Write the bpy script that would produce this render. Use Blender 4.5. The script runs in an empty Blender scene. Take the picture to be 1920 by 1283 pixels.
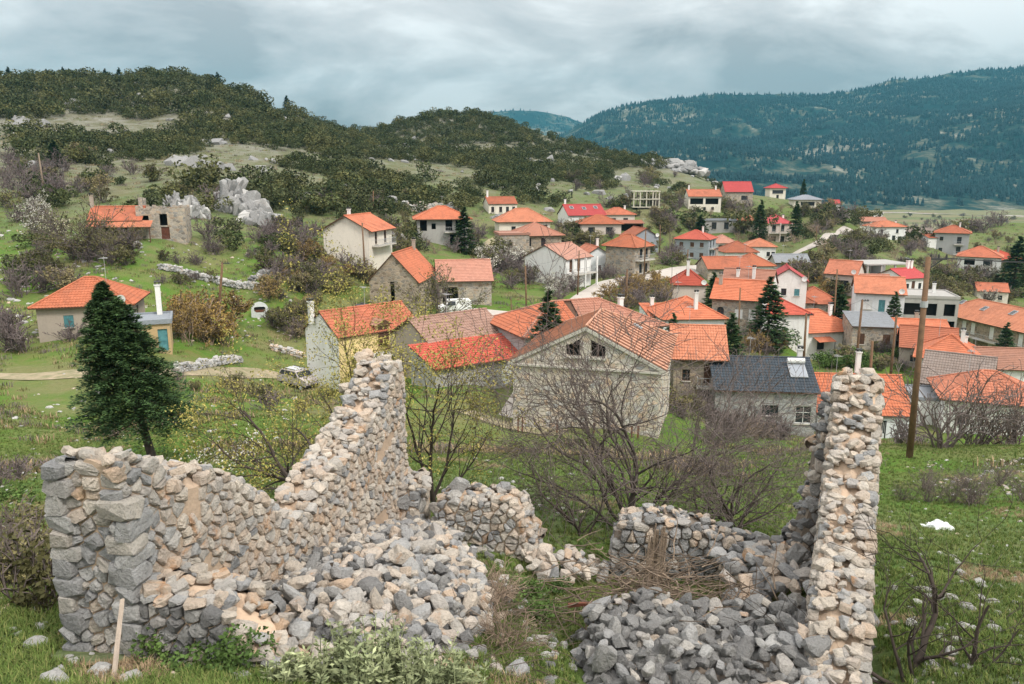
import bpy, bmesh, math, random
import numpy as np
from mathutils import Vector, Matrix, noise as mnoise

R = math.radians
rs = random.Random(11)
rng = np.random.default_rng(11)
SC = bpy.context.scene
COL = SC.collection

# ------------------------------------------------------------------ camera
FPX = 1450.0
HORIZON = 335.0
PITCH = math.atan((641.5 - HORIZON) / FPX)
cam_data = bpy.data.cameras.new("camera")
cam_data.sensor_width = 36.0
cam_data.lens = 36.0 * FPX / 1920.0
cam_data.clip_start = 0.1
cam_data.clip_end = 20000
cam = bpy.data.objects.new("camera", cam_data)
cam.location = (0, 0, 0)
cam.rotation_euler = (math.pi / 2 - PITCH, 0, 0)
COL.objects.link(cam)
SC.camera = cam
CP, SP = math.cos(PITCH), math.sin(PITCH)

def at(x, y, Y):
    """direction of a photo pixel, cut at forward distance Y"""
    u = (x - 960.0) / FPX; v = (641.5 - y) / FPX
    k = Y / (CP + v * SP)
    return Vector((u * k, Y, (-SP + v * CP) * k))

# ------------------------------------------------------------------ sky
HAZE = 0.00011
SUN_EL, SUN_AZ = R(48), R(132)      # from behind the camera, to the right
world = bpy.data.worlds.new("World"); SC.world = world; world.use_nodes = True
wn, wl = world.node_tree.nodes, world.node_tree.links
wn.clear()
def wnode(t, **k):
    n = wn.new(t)
    for a, b in k.items(): setattr(n, a, b)
    return n
w_out = wnode('ShaderNodeOutputWorld'); w_bg = wnode('ShaderNodeBackground')
w_tc = wnode('ShaderNodeTexCoord'); w_sep = wnode('ShaderNodeSeparateXYZ')
wl.new(w_tc.outputs['Generated'], w_sep.inputs[0])
w_add = wnode('ShaderNodeMath', operation='ADD'); w_add.inputs[1].default_value = 0.34
w_abs = wnode('ShaderNodeMath', operation='ABSOLUTE')
wl.new(w_sep.outputs['Z'], w_abs.inputs[0]); wl.new(w_abs.outputs[0], w_add.inputs[0])
w_dx = wnode('ShaderNodeMath', operation='DIVIDE'); w_dy = wnode('ShaderNodeMath', operation='DIVIDE')
wl.new(w_sep.outputs['X'], w_dx.inputs[0]); wl.new(w_add.outputs[0], w_dx.inputs[1])
wl.new(w_sep.outputs['Y'], w_dy.inputs[0]); wl.new(w_add.outputs[0], w_dy.inputs[1])
w_cmb = wnode('ShaderNodeCombineXYZ'); wl.new(w_dx.outputs[0], w_cmb.inputs[0]); wl.new(w_dy.outputs[0], w_cmb.inputs[1])
w_map = wnode('ShaderNodeMapping'); w_map.inputs['Scale'].default_value = (2.3, 2.6, 1); w_map.inputs['Location'].default_value = (3.35, 1.9, 0.4)
wl.new(w_cmb.outputs[0], w_map.inputs[0])
w_n1 = wnode('ShaderNodeTexNoise'); w_n1.inputs['Scale'].default_value = 0.9; w_n1.inputs['Detail'].default_value = 9; w_n1.inputs['Roughness'].default_value = 0.55; w_n1.inputs['Distortion'].default_value = 0.35
wl.new(w_map.outputs[0], w_n1.inputs['Vector'])
w_ramp = wnode('ShaderNodeValToRGB'); cr = w_ramp.color_ramp
cr.elements[0].position = 0.38; cr.elements[0].color = (0.365, 0.35, 0.34, 1)
cr.elements[1].position = 0.62; cr.elements[1].color = (0.80, 0.785, 0.76, 1)
e = cr.elements.new(0.45); e.color = (0.485, 0.468, 0.455, 1)
e = cr.elements.new(0.53); e.color = (0.60, 0.575, 0.555, 1)
wl.new(w_n1.outputs['Fac'], w_ramp.inputs[0])
# an overcast sky grows brighter towards the zenith
w_m1 = wnode('ShaderNodeMath', operation='MULTIPLY_ADD'); w_m1.inputs[1].default_value = 1.9; w_m1.inputs[2].default_value = 0.44
wl.new(w_abs.outputs[0], w_m1.inputs[0])
w_mul = wnode('ShaderNodeVectorMath', operation='SCALE')
wl.new(w_ramp.outputs[0], w_mul.inputs[0]); wl.new(w_m1.outputs[0], w_mul.inputs['Scale'])
w_sky = wnode('ShaderNodeTexSky', sky_type='NISHITA', sun_disc=False)
w_sky.sun_elevation = SUN_EL; w_sky.sun_rotation = SUN_AZ; w_sky.air_density = 1.0; w_sky.dust_density = 2.0
w_sks = wnode('ShaderNodeVectorMath', operation='SCALE'); w_sks.inputs['Scale'].default_value = 0.10
wl.new(w_sky.outputs[0], w_sks.inputs[0])
w_mix = wnode('ShaderNodeMix', data_type='RGBA'); w_mix.inputs[0].default_value = 0.9
wl.new(w_sks.outputs[0], w_mix.inputs[6]); wl.new(w_mul.outputs[0], w_mix.inputs[7])
wl.new(w_mix.outputs[2], w_bg.inputs['Color']); w_bg.inputs['Strength'].default_value = 1.0
wl.new(w_bg.outputs[0], w_out.inputs['Surface'])

sun_d = bpy.data.lights.new("sun", 'SUN'); sun_d.energy = 1.5; sun_d.angle = R(12); sun_d.color = (1.0, 0.95, 0.88)
sun = bpy.data.objects.new("sun", sun_d); COL.objects.link(sun)
sd = Vector((math.sin(SUN_AZ) * math.cos(SUN_EL), math.cos(SUN_AZ) * math.cos(SUN_EL), math.sin(SUN_EL)))
sun.rotation_euler = (-sd).to_track_quat('-Z', 'Y').to_euler()
sun.location = (0, -20, 40)

vs = SC.view_settings
vs.view_transform = 'Standard'; vs.look = 'None'; vs.gamma = 1; vs.use_curve_mapping = False
vs.exposure = 1.05
SC.render.engine = 'CYCLES'
SC.cycles.max_bounces = 5; SC.cycles.diffuse_bounces = 2; SC.cycles.glossy_bounces = 2
SC.cycles.transparent_max_bounces = 6; SC.cycles.volume_bounces = 0
SC.cycles.use_denoising = True
SC.cycles.volume_step_rate = 4

# ------------------------------------------------------------------ materials
def mat_new(name):
    m = bpy.data.materials.new(name); m.use_nodes = True
    nt = m.node_tree; b = nt.nodes['Principled BSDF']
    b.inputs['Roughness'].default_value = 0.85
    b.inputs['Specular IOR Level'].default_value = 0.25
    return m, nt.nodes, nt.links, b
def rgba(c): return (c[0], c[1], c[2], 1)
def N(ns, t, **k):
    n = ns.new(t)
    for a, b in k.items(): setattr(n, a, b)
    return n
def noise_n(ns, ls, vec, scale, detail=5, rough=0.6, dist=0.0):
    n = ns.new('ShaderNodeTexNoise'); n.inputs['Scale'].default_value = scale
    n.inputs['Detail'].default_value = detail; n.inputs['Roughness'].default_value = rough; n.inputs['Distortion'].default_value = dist
    ls.new(vec, n.inputs['Vector']); return n.outputs['Fac']
def ramp_n(ns, ls, fac, stops, interp='LINEAR'):
    n = ns.new('ShaderNodeValToRGB'); cr = n.color_ramp; cr.interpolation = interp
    while len(cr.elements) < len(stops): cr.elements.new(0.5)
    for e, (p, c) in zip(cr.elements, stops):
        e.position = p; e.color = rgba(c) if not isinstance(c, (int, float)) else (c, c, c, 1)
    ls.new(fac, n.inputs[0]); return n.outputs[0]
def mix_n(ns, ls, fac, a, b, mode='MIX'):
    n = ns.new('ShaderNodeMix'); n.data_type = 'RGBA'; n.blend_type = mode
    for sock, v in ((n.inputs[0], fac), (n.inputs[6], a), (n.inputs[7], b)):
        if isinstance(v, (int, float)): sock.default_value = v
        elif isinstance(v, tuple): sock.default_value = rgba(v)
        else: ls.new(v, sock)
    return n.outputs[2]
def math_n(ns, ls, op, a, b=0.0, c=None):
    n = ns.new('ShaderNodeMath'); n.operation = op
    for i, v in enumerate((a, b, c)):
        if v is None: continue
        if isinstance(v, (int, float)): n.inputs[i].default_value = v
        else: ls.new(v, n.inputs[i])
    return n.outputs[0]
def bump_n(ns, ls, h, b, strength=0.4, dist=0.02):
    n = ns.new('ShaderNodeBump'); n.inputs['Strength'].default_value = strength; n.inputs['Distance'].default_value = dist
    ls.new(h, n.inputs['Height']); ls.new(n.outputs[0], b.inputs['Normal'])
def pos_n(ns): return ns.new('ShaderNodeNewGeometry').outputs['Position']
def rnd_n(ns, ls):
    """one random number for each object or, in a joined mesh, each piece (face attribute 'tint')"""
    oi = ns.new('ShaderNodeObjectInfo'); at_ = ns.new('ShaderNodeAttribute'); at_.attribute_name = 'tint'
    s = math_n(ns, ls, 'ADD', oi.outputs['Random'], at_.outputs['Fac'])
    return math_n(ns, ls, 'FRACT', s)

def m_plain(name, c1, c2=None, scale=3.0, rough=0.85, bump=0.15, vary=0.12, spec=0.25, metal=0.0):
    m, ns, ls, b = mat_new(name)
    c2 = c2 or tuple(x * 0.78 for x in c1)
    p = pos_n(ns); r = rnd_n(ns, ls)
    n1 = noise_n(ns, ls, p, scale, 6, 0.65, 0.3); n2 = noise_n(ns, ls, p, scale * 9, 4, 0.6)
    f = ramp_n(ns, ls, n1, [(0.35, 0.0), (0.68, 1.0)])
    c = mix_n(ns, ls, f, c1, c2)
    v = math_n(ns, ls, 'MULTIPLY_ADD', r, vary * 2, 1 - vary)
    v2 = math_n(ns, ls, 'MULTIPLY_ADD', n2, 0.35, 0.82)
    vv = math_n(ns, ls, 'MULTIPLY', v, v2)
    c = mix_n(ns, ls, 1.0, c, vv, 'MULTIPLY')
    ls.new(c, b.inputs['Base Color']); b.inputs['Roughness'].default_value = rough
    b.inputs['Specular IOR Level'].default_value = spec; b.inputs['Metallic'].default_value = metal
    if bump: bump_n(ns, ls, n2, b, bump, 0.03)
    return m
def m_stone(name, stops, orange=0.62, scale=6.0):
    """limestone: each piece its own tone, lichen greys and rusty stains on top"""
    m, ns, ls, b = mat_new(name)
    p = pos_n(ns); r = rnd_n(ns, ls)
    base = ramp_n(ns, ls, r, stops)
    n1 = noise_n(ns, ls, p, scale, 8, 0.7, 0.4); n2 = noise_n(ns, ls, p, scale * 7, 6, 0.7)
    n3 = noise_n(ns, ls, p, scale * 0.55, 4, 0.6, 0.6)
    c = mix_n(ns, ls, ramp_n(ns, ls, n1, [(0.38, 0.0), (0.72, 0.5)]), base, (0.25, 0.245, 0.235))
    c = mix_n(ns, ls, ramp_n(ns, ls, n3, [(orange, 0.0), (orange + 0.1, 0.75)]), c, (0.50, 0.27, 0.13))
    c = mix_n(ns, ls, ramp_n(ns, ls, n2, [(0.60, 0.0), (0.75, 0.5)]), c, (0.60, 0.585, 0.55))
    sp = ramp_n(ns, ls, n2, [(0.28, 0.62), (0.5, 1.08)])
    c = mix_n(ns, ls, 1.0, c, sp, 'MULTIPLY')
    ls.new(c, b.inputs['Base Color']); b.inputs['Roughness'].default_value = 0.92
    h = math_n(ns, ls, 'MULTIPLY_ADD', n1, 2.5, n2)
    bump_n(ns, ls, h, b, 1.0, 0.03)
    return m
def m_masonry(name, cols, mortar, scale=1.75, stretch=1.6, wet=0.0):
    """rubble masonry of walls too far off to tell the stones apart"""
    m, ns, ls, b = mat_new(name)
    tc = ns.new('ShaderNodeTexCoord'); mp = ns.new('ShaderNodeMapping')
    mp.inputs['Scale'].default_value = (1, 1, stretch); ls.new(tc.outputs['Object'], mp.inputs[0])
    nz = ns.new('ShaderNodeTexNoise'); nz.inputs['Scale'].default_value = 2.5; ls.new(mp.outputs[0], nz.inputs['Vector'])
    va = ns.new('ShaderNodeVectorMath'); va.operation = 'MULTIPLY_ADD'; va.inputs[1].default_value = (0.25,) * 3
    ls.new(nz.outputs['Color'], va.inputs[0]); ls.new(mp.outputs[0], va.inputs[2])
    v1 = ns.new('ShaderNodeTexVoronoi'); v1.inputs['Scale'].default_value = scale; ls.new(va.outputs[0], v1.inputs['Vector'])
    v2 = ns.new('ShaderNodeTexVoronoi'); v2.feature = 'DISTANCE_TO_EDGE'; v2.inputs['Scale'].default_value = scale; ls.new(va.outputs[0], v2.inputs['Vector'])
    sx = ns.new('ShaderNodeSeparateXYZ'); ls.new(v1.outputs['Color'], sx.inputs[0])
    c = ramp_n(ns, ls, sx.outputs[0], [(i / max(1, len(cols) - 1), cc) for i, cc in enumerate(cols)])
    p = pos_n(ns); n1 = noise_n(ns, ls, p, 0.8, 6, 0.65); n2 = noise_n(ns, ls, p, 9, 5, 0.7)
    j = ramp_n(ns, ls, v2.outputs['Distance'], [(0.02, 1.0), (0.09, 0.0)])
    c = mix_n(ns, ls, j, c, mortar)
    c = mix_n(ns, ls, 1.0, c, ramp_n(ns, ls, n1, [(0.3, 0.72), (0.7, 1.05)]), 'MULTIPLY')
    c = mix_n(ns, ls, 1.0, c, ramp_n(ns, ls, n2, [(0.3, 0.78), (0.65, 1.05)]), 'MULTIPLY')
    ls.new(c, b.inputs['Base Color']); b.inputs['Roughness'].default_value = 0.92
    h = ramp_n(ns, ls, v2.outputs['Distance'], [(0.0, 0.0), (0.14, 1.0)])
    bump_n(ns, ls, h, b, 0.6, 0.04)
    return m
def m_plaster(name, c, stain=(0.30, 0.27, 0.23), amt=0.45):
    m, ns, ls, b = mat_new(name)
    p = pos_n(ns); r = rnd_n(ns, ls)
    mp = ns.new('ShaderNodeMapping'); mp.inputs['Scale'].default_value = (1.3, 1.3, 0.35); ls.new(p, mp.inputs[0])
    n1 = noise_n(ns, ls, mp.outputs[0], 0.9, 7, 0.7, 0.4); n2 = noise_n(ns, ls, p, 6, 6, 0.7)
    cc = mix_n(ns, ls, ramp_n(ns, ls, n1, [(0.48, 0.0), (0.80, amt)]), c, stain)
    cc = mix_n(ns, ls, 1.0, cc, ramp_n(ns, ls, n2, [(0.3, 0.86), (0.7, 1.0)]), 'MULTIPLY')
    ls.new(cc, b.inputs['Base Color']); b.inputs['Roughness'].default_value = 0.9
    bump_n(ns, ls, n2, b, 0.12, 0.02)
    return m
def m_tile(name, c, old=0.35, dark=(0.16, 0.075, 0.05)):
    m, ns, ls, b = mat_new(name)
    p = pos_n(ns); r = rnd_n(ns, ls)
    n1 = noise_n(ns, ls, p, 0.55, 6, 0.65, 0.5); n2 = noise_n(ns, ls, p, 7, 5, 0.7)
    lo = tuple(x * 0.80 for x in c); hi = (min(1, c[0] * 1.10), c[1] * 1.16, c[2] * 1.22)
    at_ = ns.new('ShaderNodeAttribute'); at_.attribute_name = 'tint'; oi = ns.new('ShaderNodeObjectInfo')
    cc = ramp_n(ns, ls, at_.outputs['Fac'], [(0.0, lo), (0.5, c), (1.0, hi)])
    cc = mix_n(ns, ls, 1.0, cc, ramp_n(ns, ls, oi.outputs['Random'], [(0.0, (0.74, 0.78, 0.82)), (0.4, (0.95, 0.97, 1.0)), (0.75, (1.06, 1.10, 1.18)), (1.0, (1.0, 1.28, 1.5))]), 'MULTIPLY')
    cc = mix_n(ns, ls, ramp_n(ns, ls, n1, [(0.45, 0.0), (0.78, old)]), cc, dark)
    cc = mix_n(ns, ls, 1.0, cc, ramp_n(ns, ls, n2, [(0.3, 0.72), (0.65, 1.0)]), 'MULTIPLY')
    ls.new(cc, b.inputs['Base Color']); b.inputs['Roughness'].default_value = 0.8
    bump_n(ns, ls, n2, b, 0.2, 0.01)
    return m
def m_leaf(name, c1, c2, c3=None, scale=0.8, rough=0.75):
    m, ns, ls, b = mat_new(name)
    p = pos_n(ns); r = rnd_n(ns, ls)
    n1 = noise_n(ns, ls, p, scale, 3, 0.6); n2 = noise_n(ns, ls, p, scale * 6, 3, 0.6)
    f = math_n(ns, ls, 'MULTIPLY_ADD', n1, 0.9, math_n(ns, ls, 'MULTIPLY_ADD', n2, 0.7, -0.35))
    c = ramp_n(ns, ls, f, [(0.28, c1), (0.62, c2)])
    v = ramp_n(ns, ls, r, [(0.0, 0.55), (1.0, 1.4)])
    c = mix_n(ns, ls, 1.0, c, v, 'MULTIPLY')
    if c3: c = mix_n(ns, ls, ramp_n(ns, ls, r, [(0.72, 0.0), (0.9, 0.7)]), c, c3)
    ls.new(c, b.inputs['Base Color']); b.inputs['Roughness'].default_value = rough; b.inputs['Specular IOR Level'].default_value = 0.2
    return m

M = {}
M['stone_grey'] = m_stone('grey limestone', [(0.0, (0.25, 0.25, 0.25)), (0.3, (0.36, 0.355, 0.35)), (0.6, (0.46, 0.45, 0.43)), (0.8, (0.50, 0.445, 0.375)), (1.0, (0.39, 0.37, 0.35))], 0.68)
M['stone_dark'] = m_stone('dark limestone and heap shade', [(0.0, (0.13, 0.128, 0.125)), (0.4, (0.19, 0.185, 0.18)), (0.75, (0.25, 0.245, 0.235)), (0.9, (0.33, 0.32, 0.30)), (1.0, (0.16, 0.155, 0.15))], 0.80)  # dark stone tone; on the stacked heap it also carries shade
M['stone_tan'] = m_stone('tan limestone', [(0.0, (0.47, 0.385, 0.30)), (0.3, (0.58, 0.46, 0.355)), (0.55, (0.47, 0.43, 0.39)), (0.8, (0.63, 0.53, 0.43)), (1.0, (0.57, 0.395, 0.26))], 0.58)
M['stone_pale'] = m_stone('pale limestone', [(0.0, (0.54, 0.47, 0.39)), (0.3, (0.62, 0.53, 0.43)), (0.6, (0.64, 0.57, 0.48)), (0.85, (0.50, 0.47, 0.43)), (1.0, (0.63, 0.48, 0.35))], 0.62)
M['stone_field'] = m_stone('bleached limestone', [(0.0, (0.42, 0.41, 0.39)), (0.5, (0.52, 0.505, 0.48)), (1.0, (0.36, 0.35, 0.34))], 0.74)
M['stone_house'] = m_stone('dressed house stone', [(0.0, (0.44, 0.41, 0.365)), (0.25, (0.55, 0.49, 0.41)), (0.5, (0.48, 0.46, 0.44)), (0.7, (0.59, 0.51, 0.41)), (0.85, (0.54, 0.41, 0.29)), (1.0, (0.62, 0.56, 0.48))], 0.68, 3.0)
M['mortar'] = m_plain('earth mortar', (0.56, 0.415, 0.30), (0.42, 0.32, 0.235), 3.0, 0.95, 0.5)
M['mortar_grey'] = m_plain('lime mortar', (0.60, 0.54, 0.46), (0.50, 0.455, 0.39), 2.0, 0.95, 0.4)
M['mortar_dark'] = m_plain('dark earth and gap shade', (0.20, 0.165, 0.13), (0.12, 0.10, 0.085), 3.0, 0.95, 0.5)  # dark earth; under the heaps its colour paints shade into the gaps
M['crag'] = m_stone('crag limestone', [(0.0, (0.19, 0.188, 0.184)), (1.0, (0.31, 0.305, 0.295))], 0.82, 0.7)
M['masonry'] = m_masonry('house masonry', [(0.19, 0.17, 0.145), (0.46, 0.40, 0.33), (0.28, 0.27, 0.255), (0.55, 0.45, 0.34), (0.33, 0.24, 0.175)], (0.48, 0.43, 0.355))
M['masonry_grey'] = m_masonry('grey masonry', [(0.17, 0.175, 0.18), (0.40, 0.40, 0.40), (0.26, 0.255, 0.25), (0.45, 0.42, 0.38)], (0.46, 0.445, 0.42))
M['masonry_brown'] = m_masonry('brown masonry', [(0.18, 0.14, 0.105), (0.44, 0.345, 0.255), (0.26, 0.23, 0.195), (0.48, 0.37, 0.26)], (0.44, 0.375, 0.295))
M['white'] = m_plaster('whitewash', (0.80, 0.79, 0.76), amt=0.42)
M['bluewhite'] = m_plaster('bluish whitewash', (0.74, 0.76, 0.77), amt=0.4)
M['cream'] = m_plaster('cream plaster', (0.76, 0.70, 0.60), amt=0.42)
M['yellow'] = m_plaster('yellow plaster', (0.74, 0.57, 0.29), (0.50, 0.43, 0.30), 0.35)
M['ochre'] = m_plaster('ochre plaster', (0.50, 0.355, 0.19), amt=0.5)
M['tan'] = m_plaster('tan plaster', (0.40, 0.34, 0.28), amt=0.5)
M['grey'] = m_plaster('grey render', (0.40, 0.40, 0.40), amt=0.3)
M['bluegrey'] = m_plaster('blue grey render', (0.31, 0.335, 0.37), amt=0.25)
M['pink'] = m_plaster('pale pink plaster', (0.62, 0.53, 0.47), amt=0.3)
M['concrete'] = m_plaster('bare concrete', (0.40, 0.385, 0.36), (0.22, 0.21, 0.20), 0.55)
M['palecon'] = m_plaster('pale concrete', (0.56, 0.53, 0.43), amt=0.35)
M['stucco_trim'] = m_plaster('stone trim', (0.52, 0.49, 0.43), amt=0.3)
M['t_orange'] = m_tile('orange roof tile', (0.51, 0.162, 0.085), 0.6)
M['t_bright'] = m_tile('bright orange roof tile', (0.565, 0.175, 0.085), 0.5)
M['t_red'] = m_tile('red roof tile', (0.50, 0.095, 0.055), 0.3, (0.22, 0.05, 0.04))
M['t_crimson'] = m_tile('crimson metal roof', (0.50, 0.080, 0.075), 0.25, (0.26, 0.05, 0.05))
M['t_brown'] = m_tile('weathered brown roof tile', (0.36, 0.175, 0.115), 0.45, (0.15, 0.10, 0.08))
M['t_pink'] = m_tile('faded pink roof tile', (0.48, 0.215, 0.14), 0.35, (0.26, 0.15, 0.11))
M['t_slate'] = m_tile('slate roof', (0.060, 0.072, 0.084), 0.3, (0.03, 0.04, 0.05))
M['t_grey'] = m_tile('grey roof', (0.32, 0.325, 0.33), 0.3, (0.18, 0.18, 0.18))
M['t_old'] = m_tile('old grey brown tile', (0.26, 0.20, 0.16), 0.5, (0.11, 0.09, 0.08))
M['metal_copper'] = m_plain('copper brown sheet metal', (0.56, 0.30, 0.20), (0.48, 0.26, 0.175), 0.8, 0.55, 0.05, 0.10, 0.4)
M['metal_seam'] = m_plain('dark seam metal', (0.34, 0.165, 0.105), None, 1, 0.6, 0.0)
M['wood'] = m_plain('brown wood', (0.115, 0.06, 0.035), (0.07, 0.04, 0.028), 4, 0.75, 0.3)
M['wood_grey'] = m_plain('weathered wood', (0.30, 0.225, 0.16), (0.17, 0.13, 0.10), 7, 0.9, 0.6)
M['wood_pole'] = m_plain('tarred pole wood', (0.19, 0.11, 0.062), (0.11, 0.068, 0.042), 3, 0.85, 0.5)
M['plank'] = m_plain('pale plank', (0.46, 0.375, 0.30), (0.34, 0.275, 0.22), 6, 0.85, 0.3)
M['darkmetal'] = m_plain('dark metal', (0.05, 0.05, 0.052), None, 4, 0.5, 0.0)
M['rust'] = m_plain('rusty iron', (0.17, 0.06, 0.035), (0.09, 0.04, 0.03), 8, 0.85, 0.3)
M['greymetal'] = m_plain('galvanised metal', (0.42, 0.43, 0.44), None, 2, 0.45, 0.0, 0.05, 0.5)
M['whitepaint'] = m_plain('white paint', (0.74, 0.74, 0.72), (0.62, 0.62, 0.60), 2, 0.5, 0.0, 0.04)
M['bluepaint'] = m_plain('blue paint', (0.09, 0.22, 0.30), (0.07, 0.16, 0.22), 3, 0.6, 0.1)
M['teal'] = m_plain('teal paint', (0.10, 0.26, 0.28), (0.06, 0.17, 0.19), 3, 0.6, 0.1)
M['void'] = m_plain('dark opening', (0.022, 0.02, 0.018), None, 2, 0.9, 0.0)  # near-black colour stands in for the unlit inside of openings
M['road'] = m_plain('pale worn concrete road', (0.47, 0.425, 0.38), (0.37, 0.335, 0.30), 0.5, 0.9, 0.2)
M['dirt'] = m_plain('dirt track', (0.37, 0.295, 0.205), (0.17, 0.17, 0.085), 0.9, 0.95, 0.3)
M['black'] = m_plain('black rubber', (0.02, 0.02, 0.02), None, 3, 0.7, 0.0)
M['carpaint'] = m_plain('mauve grey car paint', (0.50, 0.44, 0.43), None, 1, 0.35, 0.0, 0.02, 0.5)
M['silver'] = m_plain('pale car paint', (0.62, 0.63, 0.63), None, 1, 0.35, 0.0, 0.02, 0.5)
M['plastic'] = m_plain('white plastic', (0.72, 0.74, 0.73), (0.60, 0.63, 0.62), 5, 0.5, 0.2)
g_m, g_ns, g_ls, g_b = mat_new('window glass'); g_b.inputs['Base Color'].default_value = (0.03, 0.035, 0.04, 1); g_b.inputs['Roughness'].default_value = 0.12; g_b.inputs['Specular IOR Level'].default_value = 0.5; M['glass'] = g_m
M['bark'] = m_plain('grey bark', (0.13, 0.105, 0.09), (0.075, 0.062, 0.055), 6, 0.95, 0.6)
M['twig'] = m_plain('grey brown twigs', (0.185, 0.15, 0.135), (0.12, 0.095, 0.085), 1.5, 0.95, 0.0)
M['twig_mauve'] = m_plain('mauve grey twigs', (0.19, 0.15, 0.145), (0.13, 0.105, 0.10), 0.8, 0.95, 0.0)
M['twig_pale'] = m_plain('pale dry twigs', (0.34, 0.255, 0.185), (0.23, 0.165, 0.12), 2, 0.95, 0.0)
M['stalk'] = m_plain('dry brown stalks', (0.15, 0.112, 0.08), (0.09, 0.068, 0.052), 2, 0.95, 0.0)
M['twig_dark'] = m_plain('dark wet branches', (0.075, 0.058, 0.048), (0.045, 0.036, 0.03), 2, 0.95, 0.0)
M['fir'] = m_leaf('fir needles', (0.024, 0.052, 0.020), (0.068, 0.122, 0.038), None, 1.5)
M['fir_far'] = m_leaf('far fir needles', (0.012, 0.030, 0.020), (0.028, 0.060, 0.034), None, 0.5)
M['evergreen'] = m_leaf('evergreen oak leaves', (0.030, 0.042, 0.015), (0.082, 0.095, 0.032), None, 0.35)
M['evergreen3'] = m_leaf('yellowish oak leaves', (0.060, 0.066, 0.022), (0.140, 0.138, 0.050), None, 0.35)
M['evergreen2'] = m_leaf('juniper leaves', (0.036, 0.047, 0.018), (0.092, 0.100, 0.040), None, 0.35)
M['olive'] = m_leaf('olive spring leaves', (0.105, 0.105, 0.040), (0.19, 0.175, 0.070), (0.24, 0.19, 0.10), 0.6)
M['springleaf'] = m_leaf('yellow green buds', (0.20, 0.19, 0.05), (0.36, 0.32, 0.09), (0.45, 0.36, 0.10), 1.6)
M['yellowbush'] = m_leaf('ochre leaves', (0.20, 0.135, 0.045), (0.34, 0.23, 0.07), (0.16, 0.13, 0.06), 0.8)
M['blossom'] = m_leaf('white blossom', (0.52, 0.50, 0.42), (0.70, 0.68, 0.60), (0.40, 0.38, 0.20), 2.0)
M['sage'] = m_leaf('pale sage leaves', (0.17, 0.20, 0.10), (0.34, 0.37, 0.20), None, 4)
M['greenbush'] = m_leaf('fresh green leaves', (0.045, 0.085, 0.02), (0.10, 0.16, 0.04), None, 0.8)
M['grass'] = m_leaf('grass blades', (0.070, 0.122, 0.022), (0.140, 0.195, 0.044), (0.24, 0.205, 0.085), 0.9)
M['drygrass'] = m_leaf('dry grass blades', (0.24, 0.165, 0.095), (0.36, 0.265, 0.165), None, 2)
M['mtree'] = m_leaf('mountain forest', (0.004, 0.018, 0.022), (0.010, 0.036, 0.038), None, 0.01)  # blue of the distance is mixed into the tree colour

# ------------------------------------------------------------------ object helpers
def tag(o, label=None, cat=None, group=None, kind=None):
    if label: o['label'] = label
    if cat: o['category'] = cat
    if group: o['group'] = group
    if kind: o['kind'] = kind
    return o
def empty(name, loc, rz=0.0):
    o = bpy.data.objects.new(name, None); o.location = loc; o.rotation_euler = (0, 0, rz)
    o.empty_display_size = 0.2; COL.objects.link(o); return o
def link(name, me, parent=None, loc=None):
    o = bpy.data.objects.new(name, me); COL.objects.link(o)
    if parent is not None: o.parent = parent
    if loc is not None: o.location = loc
    return o
def np_mesh(name, V, F, mats, tint=None, smooth=False, mi=None):
    """mesh from numpy arrays; F is (n,3) or (n,4)"""
    me = bpy.data.meshes.new(name)
    V = np.asarray(V, dtype=np.float32); F = np.asarray(F, dtype=np.int32)
    n, k = F.shape
    me.vertices.add(len(V)); me.vertices.foreach_set('co', V.ravel())
    me.loops.add(n * k); me.loops.foreach_set('vertex_index', F.ravel())
    me.polygons.add(n)
    me.polygons.foreach_set('loop_start', np.arange(0, n * k, k, dtype=np.int32))
    if smooth: me.polygons.foreach_set('use_smooth', np.ones(n, dtype=bool))
    if mi is not None: me.polygons.foreach_set('material_index', np.asarray(mi, dtype=np.int32))
    for m in (mats if isinstance(mats, (list, tuple)) else [mats]): me.materials.append(m)
    if tint is not None:
        a = me.attributes.new('tint', 'FLOAT', 'FACE'); a.data.foreach_set('value', np.asarray(tint, dtype=np.float32))
    me.update(calc_edges=True); me.validate()
    return me
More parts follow.
